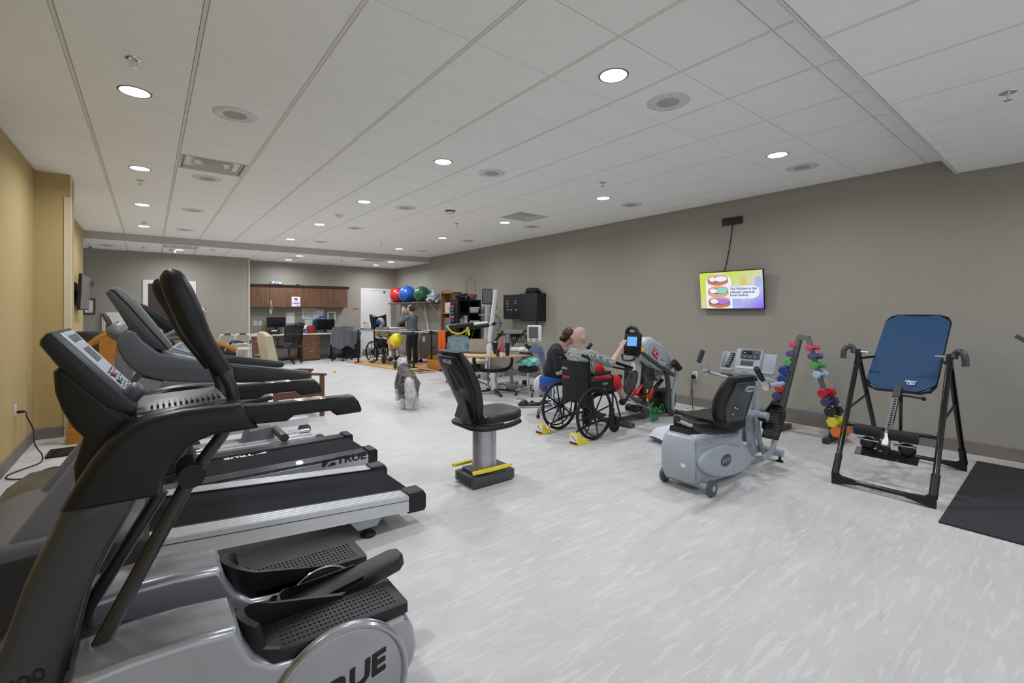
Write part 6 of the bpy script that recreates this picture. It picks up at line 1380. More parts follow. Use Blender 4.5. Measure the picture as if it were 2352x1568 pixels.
for k in range(3): MB().tube([sp2(1203+3*k, 766+2*k, 9.0), sp2(1206+3.5*k, 786, 8.95)], .009, 5).build('apron_slat', 'black', sf)
MB().ball(sp2(1206, 760, 9.0), .03, 12).tube([sp2(1206, 760, 9.0), sp2(1200, 770, 9.0)], .008, 6).build('knob_lever', 'black', sf)
for pts, r, m in (([(1155, 760), (1141, 778), (1134, 788)], .028, 'black'), ([(1142, 767), (1162, 767)], .026, 'black'), ([(1175, 792), (1190, 775), (1200, 768)], .032, 'gun_metal'), ([(1136, 783), (1150, 770), (1160, 766)], .016, 'black'), ([(1160, 764), (1162, 800)], .02, 'light_grey')):
    MB().tube([sp2(a, b, 8.9) for a, b in pts], r, 10).build('frame_arm', m, sf)
b0 = sp2(1175, 800, 9.0)
MB().cyl((b0.x, b0.y, .05), (b0.x, b0.y, 1.02), .035, 12).build('mast', 'light_grey', sf)
for s in (-1, 1): MB().tube([(b0.x-.3, b0.y+s*.25, .05), (b0.x+.35, b0.y+s*.25, .05)], .03, 10).build('base_rail', 'light_grey', sf)
MB().tube([(b0.x, b0.y-.25, .05), (b0.x, b0.y+.25, .05)], .03, 10).build('base_rail', 'light_grey', sf)
MB().box((b0.x-.1, b0.y-.05, .3), (.35, .2, .08), None, .01).build('foot_board', 'light_grey', sf); MB().box((b0.x+.1, b0.y-.3, .12), (.1, .1, .1), None, .01).build('battery_box', 'black', sf)
for x in (-.28, .33):
    for s in (-1, 1): MB().lathe([(0, -.015), (.035, -.015), (.04, 0), (.035, .015), (0, .015)], (b0.x+x, b0.y+s*.25, .04), (0, 1, 0), 14, cap=False).build('caster', 'black_rubber', sf)
# --- patterned guest chair
gc = thing('guest_chair', 'grey metal chair with blue patterned back and cream seat', 'chair', (5.13, 7.95, 0))
mat('pattern_blue', (130, 156, 168), .75, var=.25, scale=16)
GX = V((-.27, -.38, 0))
def bx_(t, v): return V((5.13+.27*t, 8.24+.14*v, .50+.47*v))
MB().tube([bx_(-1, -.1), bx_(-1.02, .55), bx_(-.85, .93), bx_(0, 1.02), bx_(.85, .93), bx_(1.02, .55), bx_(1, -.1)], .02, 10).build('back_frame', 'mid_grey', gc)
m_ = MB(); m_.grid(lambda u, v: bx_((2*u-1)*.93, v*(.98-.08*(2*u-1)**2))+V((0, -.02, 0)), 8, 8); m_.grid(lambda u, v: bx_((2*u-1)*.93, v*(.98-.08*(2*u-1)**2))+V((0, .02, 0)), 8, 8); m_.build('back_panel', 'pattern_blue', gc)
MB().mm((4.86, 7.66, .43), (5.42, 8.24, .51), .03, 3).build('seat_cushion', 'cream', gc)
for s in (-1, 1):
    MB().tube([(5.13+s*.28, 7.66, 0), (5.13+s*.28, 7.68, .42)], .017, 8).build('leg', 'mid_grey', gc); MB().tube([(5.13+s*.28, 8.37, 0), (5.13+s*.28, 8.24, .55)], .017, 8).build('leg', 'mid_grey', gc)
    MB().tube(spl([(5.13+s*.29, 7.68, .42), (5.13+s*.3, 7.7, .62), (5.13+s*.3, 7.84, .68), (5.13+s*.29, 8.24, .67)], 4), .017, 8).build('armrest', 'light_grey', gc)
# --- round table
tb_ = thing('therapy_table', 'round wood-topped table on a chrome column with black curved supports', 'table', (4.97, 6.75, 0))
Rr = V((.786, -.618, 0)); Ff = V((.618, .786, 0)); TC = V((4.93, 6.80, 0)); ZT = .725
ol = []
for k in range(48):
    a = 2*pi*k/48; rx, ry = .69, .52; p = TC+Rr*(rx*cos(a)*(1+.05*cos(2*a)))+Ff*(ry*sin(a)); ol.append((p.x, p.y))
MB().prism(ol, 'z', ZT-.03, ZT, .006, 2).build('tabletop', 'light_oak', tb_)
MB().cyl(TC+V((0, 0, .06)), TC+V((0, 0, .40)), .065, 24).build('chrome_column', 'chrome', tb_)
for s in (-.09, .09):
    MB().tube(spl([TC+Rr*(-.36)+Ff*s+V((0, 0, ZT-.03)), TC+Rr*(-.35)+Ff*s+V((0, 0, .52)), TC+Rr*(-.22)+Ff*s+V((0, 0, .42)), TC+Rr*(.18)+Ff*s+V((0, 0, .42)), TC+Rr*(.31)+Ff*s+V((0, 0, .52)), TC+Rr*(.32)+Ff*s+V((0, 0, ZT-.03))], 5), .025, 10).build('u_support', 'black', tb_)
MB().box(TC+V((0, 0, .41)), (.25, .25, .04), rotm(0, 0, -.67), .01).build('support_plate', 'black', tb_)
for k in range(4):
    a = .35+k*pi/2; d = Rr*cos(a)+Ff*sin(a); MB().tube([TC+d*.05+V((0, 0, .07)), TC+d*.42+V((0, 0, .02))], [.035, .02], 8, flat=(.6, 1.2)).build('base_leg', 'black', tb_)
MB().lathe([(.085, .03), (.085, .07), (.07, .09)], TC, seg=24).build('base_hub', 'chrome', tb_)
MB().tube(spl([TC+Rr*(-.05)+V((0, 0, .1)), TC+Rr*(-.28)+Ff*(-.2)+V((0, 0, .26)), TC+Rr*(-.4)+Ff*(-.25)+V((0, 0, .24)), TC+Rr*(-.33)+V((0, 0, .08))], 4), .008, 6).build('foot_lever', 'gun_metal', tb_)
def on_table(px, py=None, z=ZT, D=None, f=0.):
    return PD(px, 800, D)*1 if False else V((PD(px, 800, D).x, PD(px, 800, D).y, z))
p = on_table(1123.5, D=7.95); t = thing('pump_bottle', 'white pump sanitizer bottle at the front edge of the round table', 'bottle', p)
MB().lathe([(.045, 0), (.047, .006), (.047, .17), (.042, .188), (.018, .195), (.016, .21)], p, seg=24).build('bottle', 'white_plastic', t); MB().cyl(p+V((0, 0, .21)), p+V((0, 0, .26)), .006, 8).box(p+V((0, 0, .265)), (.045, .1, .018), rotm(0, 0, -.6), .006).build('pump', 'white_plastic', t)
p = on_table(1101, D=8.45); t = thing('laptop', 'open grey laptop on the round table, lid towards the patterned chair', 'laptop', p)
mat('laptop_grey', (150, 136, 124), .4, metal=.3)
MB().box(p+V((.0, -.02, .008)), (.36, .25, .014), rotm(0, 0, -.75), .004).build('keyboard_base', 'gun_metal', t); MB().box(p+V((-.02, .13, .13))-Ff*0+V((.08, -.02, 0)), (.36, .012, .25), rotm(-.25, 0, -.75), .004).build('lid', 'laptop_grey', t)
p = on_table(1080, D=8.55); MB().box(p+V((0, 0, .009)), (.3, .2, .016), rotm(0, 0, -.4), .004).build('tablet_computer', 'gun_metal', label='closed dark tablet lying at the chair end of the round table', cat='tablet')
p = on_table(1138, D=8.25); t = thing('black_tumbler', 'wide black tumbler with a lid in the middle of the round table', 'tumbler', p)
MB().lathe([(.035, 0), (.052, .19), (.054, .2), (.05, .21), (.0, .215)], p, seg=24).build('cup', 'black', t); MB().lathe([(.04, .205), (.035, .225), (0, .228)], p, seg=20).build('lid', 'chrome', t)
p = on_table(1149.5, D=8.5); MB().box(p+V((0, 0, .09)), (.075, .06, .18), rotm(0, 0, -.5), .008, 2).build('tissue_pack', mat('rose', (196, 70, 84), .6), label='pinkish red carton behind the black tumbler', cat='carton')
p = on_table(1165.5, D=7.95); t = thing('navy_tumbler', 'tall navy tumbler at the front edge of the round table', 'tumbler', p); mat('navy', (26, 32, 58), .35)
MB().lathe([(.034, 0), (.044, .2), (.046, .205), (.046, .22), (.0, .223)], p, seg=24).build('cup', 'navy', t); MB().tube([p+V((-.045, 0, .06)), p+V((-.075, 0, .08)), p+V((-.075, 0, .15)), p+V((-.045, 0, .17))], .008, 6).build('handle', 'navy', t)
p = on_table(1143.5, D=7.85); t = thing('small_can', 'small dark can with a bent straw on the round table', 'can', p); MB().lathe([(.028, 0), (.03, .004), (.03, .12), (.026, .125)], p, seg=18).build('can', 'gun_metal', t); MB().tube([p+V((0, 0, .1)), p+V((.01, 0, .18)), p+V((.03, -.01, .21))], .004, 6).build('straw', 'paper', t)
p = on_table(1151, D=7.8); MB().lathe([(.022, 0), (.03, .065), (.027, .065)], p, seg=16).build('paper_cup', 'paper', label='small white paper cup beside the dark can', cat='cup')
for k, (px, D, w, h, z, m) in enumerate(((1184, 8.25, .24, .07, 0, 'light_grey'), (1186, 8.22, .2, .045, .07, 'paper'), (1203, 8.2, .16, .09, 0, 'paper'), (1163, 8.6, .14, .06, 0, 'light_grey'))):
    p = on_table(px, D=D); MB().box(p+V((0, 0, z+h/2)), (w, .17, h), rotm(0, 0, -.7+.1*k), .003).build('carton', m, label=['flat grey carton on the round table beside the navy tumbler', 'white carton stacked on the flat grey carton', 'white carton at the leg-cycle end of the round table', 'low grey carton behind the navy tumbler'][k], cat='box', group='cartons on the round table')
# --- black stool with aqua pillow
st1 = V((5.34, 6.32, 0))
sl_ = thing('rolling_stool', 'black round rolling stool with chrome five-leg base by the table', 'stool', st1)
def stool(t, c, seat_m, h, r=.19, sh_=.09):
    MB().lathe([(r*.7, h-.02), (r*.96, h), (r, h+.03), (r*.96, h+sh_*.8), (r*.8, h+sh_), (0, h+sh_+.008)], c, seg=32).build('seat', seat_m, t)
    MB().cyl(c+V((0, 0, .12)), c+V((0, 0, h)), .019, 12).cyl(c+V((0, 0, .12)), c+V((0, 0, .28)), .028, 12).build('gas_post', 'chrome', t)
    for k in range(5):
        a = 2*pi*k/5+.5; e_ = c+V((.26*cos(a), .26*sin(a), .09)); lg_ = MB().tube([c+V((0, 0, .15)), c.lerp(e_, .5)+V((0, 0, .10)), e_], [.022, .018, .014], 8).build('base_leg', 'chrome', t)
        MB().lathe([(0, -.018), (.024, -.018), (.028, 0), (.024, .018), (0, .018)], (e_.x, e_.y, .029), (-sin(a), cos(a), 0), 14, cap=False).cyl((e_.x, e_.y, .04), (e_.x, e_.y, .09), .007, 6).build('caster', 'gun_metal', lg_)
stool(sl_, st1, 'black', .42)
crumple('aqua_pillow', st1+V((0, 0, .51)), (.2, .17, .10), 'aqua', 'crumpled aqua neck pillow lying on the black stool', 'pillow', 44, amp=.32)
# --- leg cycle (blue-grey) with white screen
mc = thing('leg_cycle', 'blue-grey motorised leg cycle with a white screen beside the seated therapist', 'exercise machine', (4.9, 5.3, 0))
def mp(px, py, D=7.3): return PD(px, py, D)
q = mp(1227.5, 766, 7.3); ms_ = MB().box(q, (.225, .08, .27), rotm(-.08, 0, -.72), .02, 3).build('screen_housing', 'white_plastic', mc)
f_ = rotm(-.08, 0, -.72); nd = f_ @ V((0, -1, 0)); sd = f_ @ V((1, 0, 0)); ud = f_ @ V((0, 0, 1))
MB().box(q+nd*.042+ud*.015-sd*.015, (.15, .004, .18), f_).build('display', 'lcd', ms_); MB().box(q+nd*.042-ud*.105-sd*.055, (.04, .005, .018), f_, .002).build('red_button', 'red', ms_); MB().box(q+nd*.042-ud*.105+sd*.04, (.04, .005, .018), f_, .002).build('green_button', 'teal', ms_)
MB().tube([mp(1238, 797), mp(1248, 830), mp(1262, 880), mp(1268, 905)], [.05, .05, .055, .07], 4, flat=(1, .8)).build('slanted_column', 'denim', mc, ang=20)
MB().prism([(0, 0), (.28, .0), (.26, .1), (.14, .14), (.04, .06)], 'y', -.04, .04, .01, T=Matrix.Translation(mp(1208, 811)) @ rotm(0, 0, -.67).to_4x4()).build('head_cover', 'denim', mc)
MB().ball(mp(1200, 803, 7.2), (.07, .05, .045), 14).build('white_knob', 'white_plastic', mc)
MB().tube([mp(1207, 790), mp(1214, 797), mp(1226, 798)], .022, 10).tube([mp(1207, 792), mp(1215, 803)], .016, 8).build('arm_cuff', 'black', mc)
MB().tube([mp(1193, 810, 7.1), mp(1222, 812, 7.1)], .022, 10).tube([mp(1215, 811, 7.1), mp(1224, 816, 7.1)], .018, 8).build('hand_crank', 'black', mc)
q = mp(1247, 884, 7.35); MB().lathe([(0, -.05), (.12, -.05), (.165, -.02), (.165, .02), (.12, .05), (0, .05)], q+V((0, 0, 0)), V((.62, -.5, 0)).cross(V((0, 0, 1))) if False else V((.2, 1, 0)), 32, cap=False).build('crank_housing', 'white_plastic', mc)
MB().lathe([(0, -.055), (.10, -.055), (.10, .055), (0, .055)], q, V((.2, 1, 0)), 28, cap=False).build('housing_inset', 'denim', mc)
bq = P(1262, 925, z=.06)
MB().tube([V((bq.x-.1, bq.y, .06)), V((bq.x+.5, bq.y+.1, .06))], .045, 8).build('floor_beam', 'denim', mc)
MB().tube([mp(1262, 895), V((bq.x+.05, bq.y, .06))], .05, 8).build('column_foot', 'denim', mc)
fb = P(1228, 928, z=.05); MB().tube([fb+V((-.2, .16, 0)), fb+V((.25, -.16, 0))], .03, 10).build('foot_bar', 'gun_metal', mc)
for s in (-1, 1):
    MB().ball(fb+V((-.12*s-.02, .1*s, .03)), (.07, .06, .045), 14).build('foot_shell', 'gun_metal', mc); MB().cyl(fb+V((-.16*s, .13*s, .05)), fb+V((-.22*s, .17*s, .05)), .042, 14).build('roller', 'chrome', mc)
for px, py in ((1243, 907), (1222, 925)): p_ = P(px, py, z=.03); MB().lathe([(0, -.02), (.03, -.02), (.035, 0), (.03, .02), (0, .02)], (p_.x, p_.y, .035), (0, 1, 0), 14, cap=False).build('caster', 'black_rubber', mc)
# --- SCIFIT stepper
sc2 = thing('upright_stepper', 'silver stepper lettered SCIFIT with red and black foot plates and lit console', 'exercise machine', (5.4, 4.0, 0))
YS2 = 3.82
body = [(1480, 800), (1481, 786), (1487, 776), (1499, 774), (1522, 789), (1542, 808), (1548, 830), (1544, 850), (1522, 862), (1502, 845), (1488, 826)]
mat('sci_silver', (186, 194, 202), .35, coat=.3)
MB().prism(prof(body, YS2), 'y', YS2, YS2+.30, .05, 4).build('flywheel_cover', 'sci_silver', sc2)
inner = [(1487, 800), (1492, 789), (1503, 786), (1525, 797), (1536, 812), (1540, 830), (1532, 845), (1512, 846), (1499, 832), (1489, 816)]
pn = MB().prism(prof(inner, YS2), 'y', YS2-.008, YS2+.02, .012, 2).build('side_panel', 'light_grey', sc2)
dv = (P(1527, 834, y=YS2)-P(1502, 803, y=YS2)).normalized(); cL = P(1506, 811, y=YS2-.012); cR_ = P(1520, 830.5, y=YS2-.012); up2 = V((-dv.z, 0, dv.x))
if up2.z < 0: up2 = -up2
RL = Matrix((dv, up2, dv.cross(up2))).transposed()
MB().box(V((cL.x, YS2-.014, cL.z)), (.155, .10, .006), RL).build('red_badge', 'red', pn); MB().box(V((cR_.x, YS2-.014, cR_.z)), (.15, .10, .005), RL).build('white_badge', 'white_plastic', pn)
text('SCI', .105, 'paper', pn, V((cL.x, YS2-.0185, cL.z)), dv, up2, bold=.0, wide=.9); text('FIT', .105, 'black', pn, V((cR_.x, YS2-.0185, cR_.z)), dv, up2, wide=.9)
def sb(name, pts, r, m, n=4, seg=12, y=3.97, flat=None): return MB().tube(spl([P(a, b, y=(c[0] if c else y)) for a, b, *c in pts], n), r, seg, flat=flat).build(name, m, sc2)
q = P(1453, 790, y=3.79)
# console head
ch = MB().box(q+V((.0, 0, .0)), (.09, .25, .31), rotm(0, .12, 0), .04, 3).build('console', 'dark_plastic', sc2)
MB().torus(q+V((-.01, 0, .135)), .085, .026, (1, 0, 0), 24, 10, a0=0, a1=pi).build('console_handle', 'blue_black', sc2)
mm2 = _em('lit_blue', (110, 180, 246), 1.0); MB().box(q+V((-.052, -.03, .04)), (.006, .15, .12), rotm(0, .12, 0)).build('lit_display', 'lit_blue', ch); MB().box(q+V((-.048, 0, -.07)), (.006, .18, .06), rotm(0, .12, 0)).build('keypad', 'light_grey', ch)
sb('tray_rim', [(1430, 812, 4.1), (1430, 824, 4.1), (1440, 828, 4.0), (1456, 825, 3.85), (1462, 812, 3.82)], .014, 'gun_metal')
sb('main_column', [(1462, 800), (1478, 830), (1482, 850), (1470, 960)], .055, 'frame_grey')
sb('arm_link', [(1458, 797, 3.75), (1475, 811, 3.75)], .016, 'chrome', seg=10); sb('swing_arm', [(1472, 808, 3.75), (1500, 830, 3.72), (1530, 850, 3.72), (1546, 861, 3.72)], .028, 'frame_grey')
sb('yellow_clip', [(1470, 803, 3.74), (1475, 804, 3.74)], .03, 'yellow'); sb('yellow_clip', [(1471, 812, 3.9), (1470, 818, 3.9)], .022, 'yellow')
sb('frame_tube', [(1530, 850, 3.75), (1535, 890, 3.75), (1533, 930, 3.75), (1545, 950, 3.75)], .04, 'frame_grey', flat=(1, .8))
sb('rear_tube', [(1553, 840, 3.78), (1553, 870, 3.78), (1545, 910, 3.78), (1545, 945, 3.78)], .03, 'light_grey')
sb('rear_tube', [(1545, 838, 3.8), (1520, 855, 3.8), (1505, 870, 3.8)], .04, 'mid_grey')
sb('rear_grip', [(1548, 831, 3.72), (1560, 846, 3.72)], .045, 'black_rubber')
sb('front_handle', [(1412, 832, 4.2), (1452, 845, 4.2)], .022, 'dark_plastic'); sb('front_post', [(1440, 843, 4.2), (1438, 875, 4.2), (1436, 915, 4.2)], .035, 'frame_grey')
sb('upper_grip', [(1350, 800, 4.35), (1358, 790, 4.35)], .025, 'black_rubber'); sb('upper_arm', [(1350, 802, 4.35), (1345, 815, 4.35), (1400, 840, 4.35), (1450, 850, 4.25)], .016, 'gun_metal')
sb('cross_strut', [(1480, 920, 3.85), (1505, 890, 3.85), (1520, 872, 3.85)], .03, 'gun_metal'); sb('cross_strut', [(1500, 905, 3.95), (1530, 895, 3.95)], .04, 'black')
def fplate(c, m, w=.075, L=.17, tilt=-1.05):
    T = Matrix.Translation(c) @ rotm(0, tilt, 0).to_4x4()
    ol = [(L*cos(u)*1.0, w*math.copysign(abs(sin(u))**.6, sin(u))) for u in [2*pi*i/24 for i in range(24)]]
    f2 = MB().prism(ol, 'z', -.02, .01, .008, 2, T=T).build('foot_plate', 'black', sc2)
    MB().prism([(-L*1.1, -w*1.25), (-L*.35, -w*1.25), (-L*.35, w*1.25), (-L*1.1, w*1.25)], 'z', -.035, -.005, .005, T=T).build('heel_cradle', 'red', f2)
    MB().prism([(-L*.6, -.02), (L*.8, -.02), (L*.8, .02), (-L*.6, .02)], 'z', -.05, -.02, .005, T=T).build('plate_back', 'frame_grey', f2)
fplate(P(1486, 876, y=3.83), 'red', .095, .2, -1.15); fplate(P(1447, 880, y=4.02), 'red', .09, .2, -1.05)
sb('red_strut', [(1462, 905, 3.88), (1480, 880, 3.88), (1490, 895, 3.8)], .018, 'red'); sb('red_strut', [(1440, 915, 4.0), (1458, 880, 4.0)], .016, 'red'); sb('yellow_strap', [(1487, 894, 3.78), (1487, 922, 3.78)], .014, 'yellow')
sb('yellow_strap', [(1446, 925, 3.9), (1446, 950, 3.9)], .006, 'yellow'); sb('chrome_link', [(1430, 900, 3.8), (1460, 925, 3.8), (1520, 945, 3.8)], .014, 'chrome')
sb('link_bar', [(1436, 912, 3.85), (1470, 920, 3.85)], .035, 'grey_plastic'); sb('seat_post_mount', [(1480, 912, 3.95), (1477, 955, 3.95)], .07, 'grey_plastic', seg=8)
MB().mm((4.80, 3.90, .03), (6.15, 4.02, .10), .01).build('floor_rail', 'frame_grey', sc2); MB().mm((4.80, 3.88, .10), (5.3, 4.04, .115), .002).build('rail_top', 'light_grey', sc2)
for x in (4.86, 6.05): MB().mm((x-.05, 3.68, 0), (x+.05, 4.24, .05), .01).build('floor_foot', 'frame_grey', sc2)
MB().mm((5.75, 3.84, .08), (6.1, 4.08, .35), .03, 2).build('rear_block', 'black', sc2)
q = P(1465, 938, y=3.8); MB().cyl((q.x-.03, 3.78, q.z), (q.x-.03, 3.95, q.z), .05, 16).build('roller', 'blue_black', sc2)
gb = thing('green_band', 'tangled green resistance bands hanging on the stepper frame', 'exercise band', P(1510, 960, z=0)); mat('band_green', (40, 130, 64), .6); random.seed(11)
q = P(1508, 950, y=3.7)
for k in range(9):
    a, b = random.uniform(-.16, .16), random.uniform(-.05, .16); MB().tube(spl([q+V((a*.2, 0, .04)), q+V((a, random.uniform(-.05, .05), b*.4+.05)), q+V((a*1.3, random.uniform(-.05, .05), max(-q.z+.02, b-.16)))], 4), .007, 6).build('band', 'band_green', gb)
MB().tube(spl([P(1500, 925, y=3.72), P(1494, 935, y=3.72), P(1496, 955, y=3.72), P(1504, 968, y=3.72)], 4), .012, 6).build('loop', 'band_green', gb)
# ================================================================== WHEELCHAIRS, PEOPLE, DOG
def paint(o, mats, pick):
    o.data.materials.clear()
    for m in mats: o.data.materials.append(M(m))
    for p in o.data.polygons: p.material_index = pick(p.center)
def wheelchair(loc, rz, label, tall=False):
    t = thing('wheelchair', label, 'wheelchair', loc, rz); L_ = dict(local=True)
    for s in (-1, 1):
        y = s*.29
        w = MB().torus((0, y, .308), .288, .0185, (0, 1, 0), 48, 10).build('tyre', 'black_rubber', t, **L_)
        MB().torus((0, y+s*.045, .308), .255, .009, (0, 1, 0), 44, 8).build('hand_rim', 'black_gloss', w, **L_)
        MB().cyl((0, y-.035, .308), (0, y+.04, .308), .033, 16).build('hub', 'black', w, **L_)
        for k in range(8):
            a = 2*pi*k/8+.2; MB().tube([(0, y, .308), (.275*cos(a), y, .308+.275*sin(a))], [.013, .009], 6, flat=(1, .6)).build('spoke', 'black', w, **L_)
        yi = s*.225
        MB().tube(spl([(-.13, yi, .98), (-.04, yi, .95), (-.02, yi, .88), (0, yi, .5), (.0, yi, .16)], 4), .0125, 10).build('back_cane', 'black_gloss', t, **L_)
        MB().tube([(-.14, yi, .982), (-.05, yi, .955)], .019, 10).build('push_grip', 'black_rubber', t, **L_)
        MB().tube([(-.22, yi, .12), (0, yi, .17), (.40, yi, .19)], .0125, 10).tube([(0, yi, .49), (.42, yi, .49)], .0125, 10).tube([(.40, yi, .19), (.40, yi, .70), (.33, yi, .73), (.02, yi, .73)], .0115, 10).build('side_frame', 'black_gloss', t, **L_)
        MB().mm((.01, yi-.006, .51), (.39, yi+.006, .67), .004).build('skirt_guard', 'black', t, **L_)
        MB().box((.19, yi, .75), (.33, .055, .035), None, .014, 3).build('arm_pad', 'black', t, **L_)
        MB().tube([(.40, yi, .5), (.46, yi, .42), (.56, yi, .14)], .0115, 8).box((.58, yi-s*.07, .12), (.14, .15, .02), rotm(0, -.25, 0), .005).build('footrest', 'black', t, **L_)
        c = MB().lathe([(0, -.014), (.08, -.014), (.098, -.006), (.098, .006), (.08, .014), (0, .014)], (.44, yi, .10), (0, 1, 0), 26, cap=False).build('caster_wheel', 'black_rubber', t, **L_)
        MB().tube([(.44, yi-.025, .1), (.43, yi-.025, .20), (.43, yi+.025, .20), (.44, yi+.025, .1)], .008, 6).cyl((.42, yi, .19), (.41, yi, .3), .016, 10).build('fork', 'black', c, **L_)
        MB().cyl((-.24, yi, .03), (-.24, yi, .12), .012, 8).ball((-.24, yi, .025), .022, 10).build('anti_tip', 'chrome', t, **L_)
        MB().tube([(.16, yi+s*.02, .47), (.2, yi+s*.05, .58)], .008, 6).build('brake_lever', 'chrome', t, **L_)
    MB().tube([(.1, -.22, .18), (.1, .22, .48)], .0115, 8).tube([(.1, .22, .18), (.1, -.22, .48)], .0115, 8).build('cross_brace', 'black_gloss', t, **L_)
    MB().box((.2, 0, .505), (.42, .43, .05), None, .02, 2).build('seat_sling', 'black', t, **L_)
    bk = MB(); bk.grid(lambda u, v: (-.012-.05*(1-(2*u-1)**2)+(-.02 if v > .9 else 0), -.215+.43*u, .40+.50*v), 10, 8)
    bk.grid(lambda u, v: (-.03-.055*(1-(2*u-1)**2), -.215+.43*u, .40+.50*v), 10, 8); bk.build('back_sling', 'black_fabric', t, **L_)
    if tall:
        MB().tube([(-.08, -.2, .9), (-.14, -.23, 1.36), (-.2, 0, 1.28), (-.14, .23, 1.34), (-.08, .2, .9)], .014, 8).build('head_frame', 'black', t, **L_)
        hb = MB(); hb.grid(lambda u, v: (-.06-.09*v-.06*(1-(2*u-1)**2), (-.24-.04*v)+(.48+.08*v)*u, .88+(.40+.09*(2*u-1)**2)*v), 10, 8); hb.grid(lambda u, v: (-.08-.09*v-.07*(1-(2*u-1)**2), (-.24-.04*v)+(.48+.08*v)*u, .88+(.40+.09*(2*u-1)**2)*v), 10, 8); hb.build('high_back', 'black_fabric', t, **L_)
    return t
mat('black_fabric', (24, 25, 28), .85, bump=.15, bscale=30, var=.2)
mat('check_shirt', (128, 138, 136), .85)
def checks():
    m = M('check_shirt'); nt = m.node_tree; b = nt.nodes['Principled BSDF']; tc = nt.nodes.new('ShaderNodeTexCoord'); w = None; outs = []
    for ax in 'XYZ':
        wv = nt.nodes.new('ShaderNodeTexWave'); wv.bands_direction = ax; wv.inputs['Scale'].default_value = 20; wv.inputs['Distortion'].default_value = .6
        nt.links.new(tc.outputs['Object'], wv.inputs[0]); outs.append(wv.outputs[1])
    a1 = nt.nodes.new('ShaderNodeMath'); nt.links.new(outs[1], a1.inputs[0]); nt.links.new(outs[2], a1.inputs[1]); a2 = nt.nodes.new('ShaderNodeMath'); nt.links.new(a1.outputs[0], a2.inputs[0]); nt.links.new(outs[0], a2.inputs[1])
    r = nt.nodes.new('ShaderNodeValToRGB'); mr = nt.nodes.new('ShaderNodeMath'); mr.operation = 'DIVIDE'; mr.inputs[1].default_value = 3; nt.links.new(a2.outputs[0], mr.inputs[0]); nt.links.new(mr.outputs[0], r.inputs[0])
    r.color_ramp.elements[0].position = .35; r.color_ramp.elements[0].color = (*lin((66, 76, 82)), 1); r.color_ramp.elements[1].position = .62; r.color_ramp.elements[1].color = (*lin((186, 196, 194)), 1)
    nt.links.new(r.outputs[0], b.inputs['Base Color'])
checks()
mat('olive', (122, 114, 92), .85); mat('polo', (30, 32, 40), .85); mat('grey_top', (98, 104, 110), .85, bump=.1, bscale=30); mat('trouser_black', (24, 25, 28), .85); mat('shorts_red', (196, 18, 32), .7); mat('sock', (224, 222, 218), .9); mat('shoe', (60, 62, 68), .6); mat('hair_brown', (52, 34, 26), .5, var=.3, scale=30)
def hand(w, d, up, side, curl=.5, sc=1.):
    """wrist point, finger direction, back-of-hand normal, thumb side -> prims"""
    w = V(w); d = V(d).normalized(); up = V(up); up = (up-d*up.dot(d)).normalized(); r = d.cross(up)*side; P_ = []
    m = Matrix((d, r, up)).transposed(); P_.append(ell(w+d*.045*sc, (.052*sc, .040*sc, .017*sc), m))
    for k, (o, l) in enumerate(((.028, .068), (.010, .078), (-.009, .073), (-.026, .056))):
        a = w+d*.082*sc+r*o*sc; b = a+(d*(1-.35*curl)-up*curl*.75).normalized()*l*.5*sc; c = b+(d*(1-1.3*curl)-up*curl*1.3).normalized()*l*.5*sc
        P_ += [cap(a-d*.02, b, .0088*sc, .0082*sc), cap(b, c, .0082*sc, .007*sc)]
    a = w+d*.02*sc+r*.03*sc; b = a+(d*.6+r*.75-up*.2).normalized()*.038*sc; P_ += [cap(a, b, .0105*sc, .0095*sc), cap(b, b+(d*.9+r*.1-up*.5*curl).normalized()*.03*sc, .0095*sc, .008*sc)]
    return P_
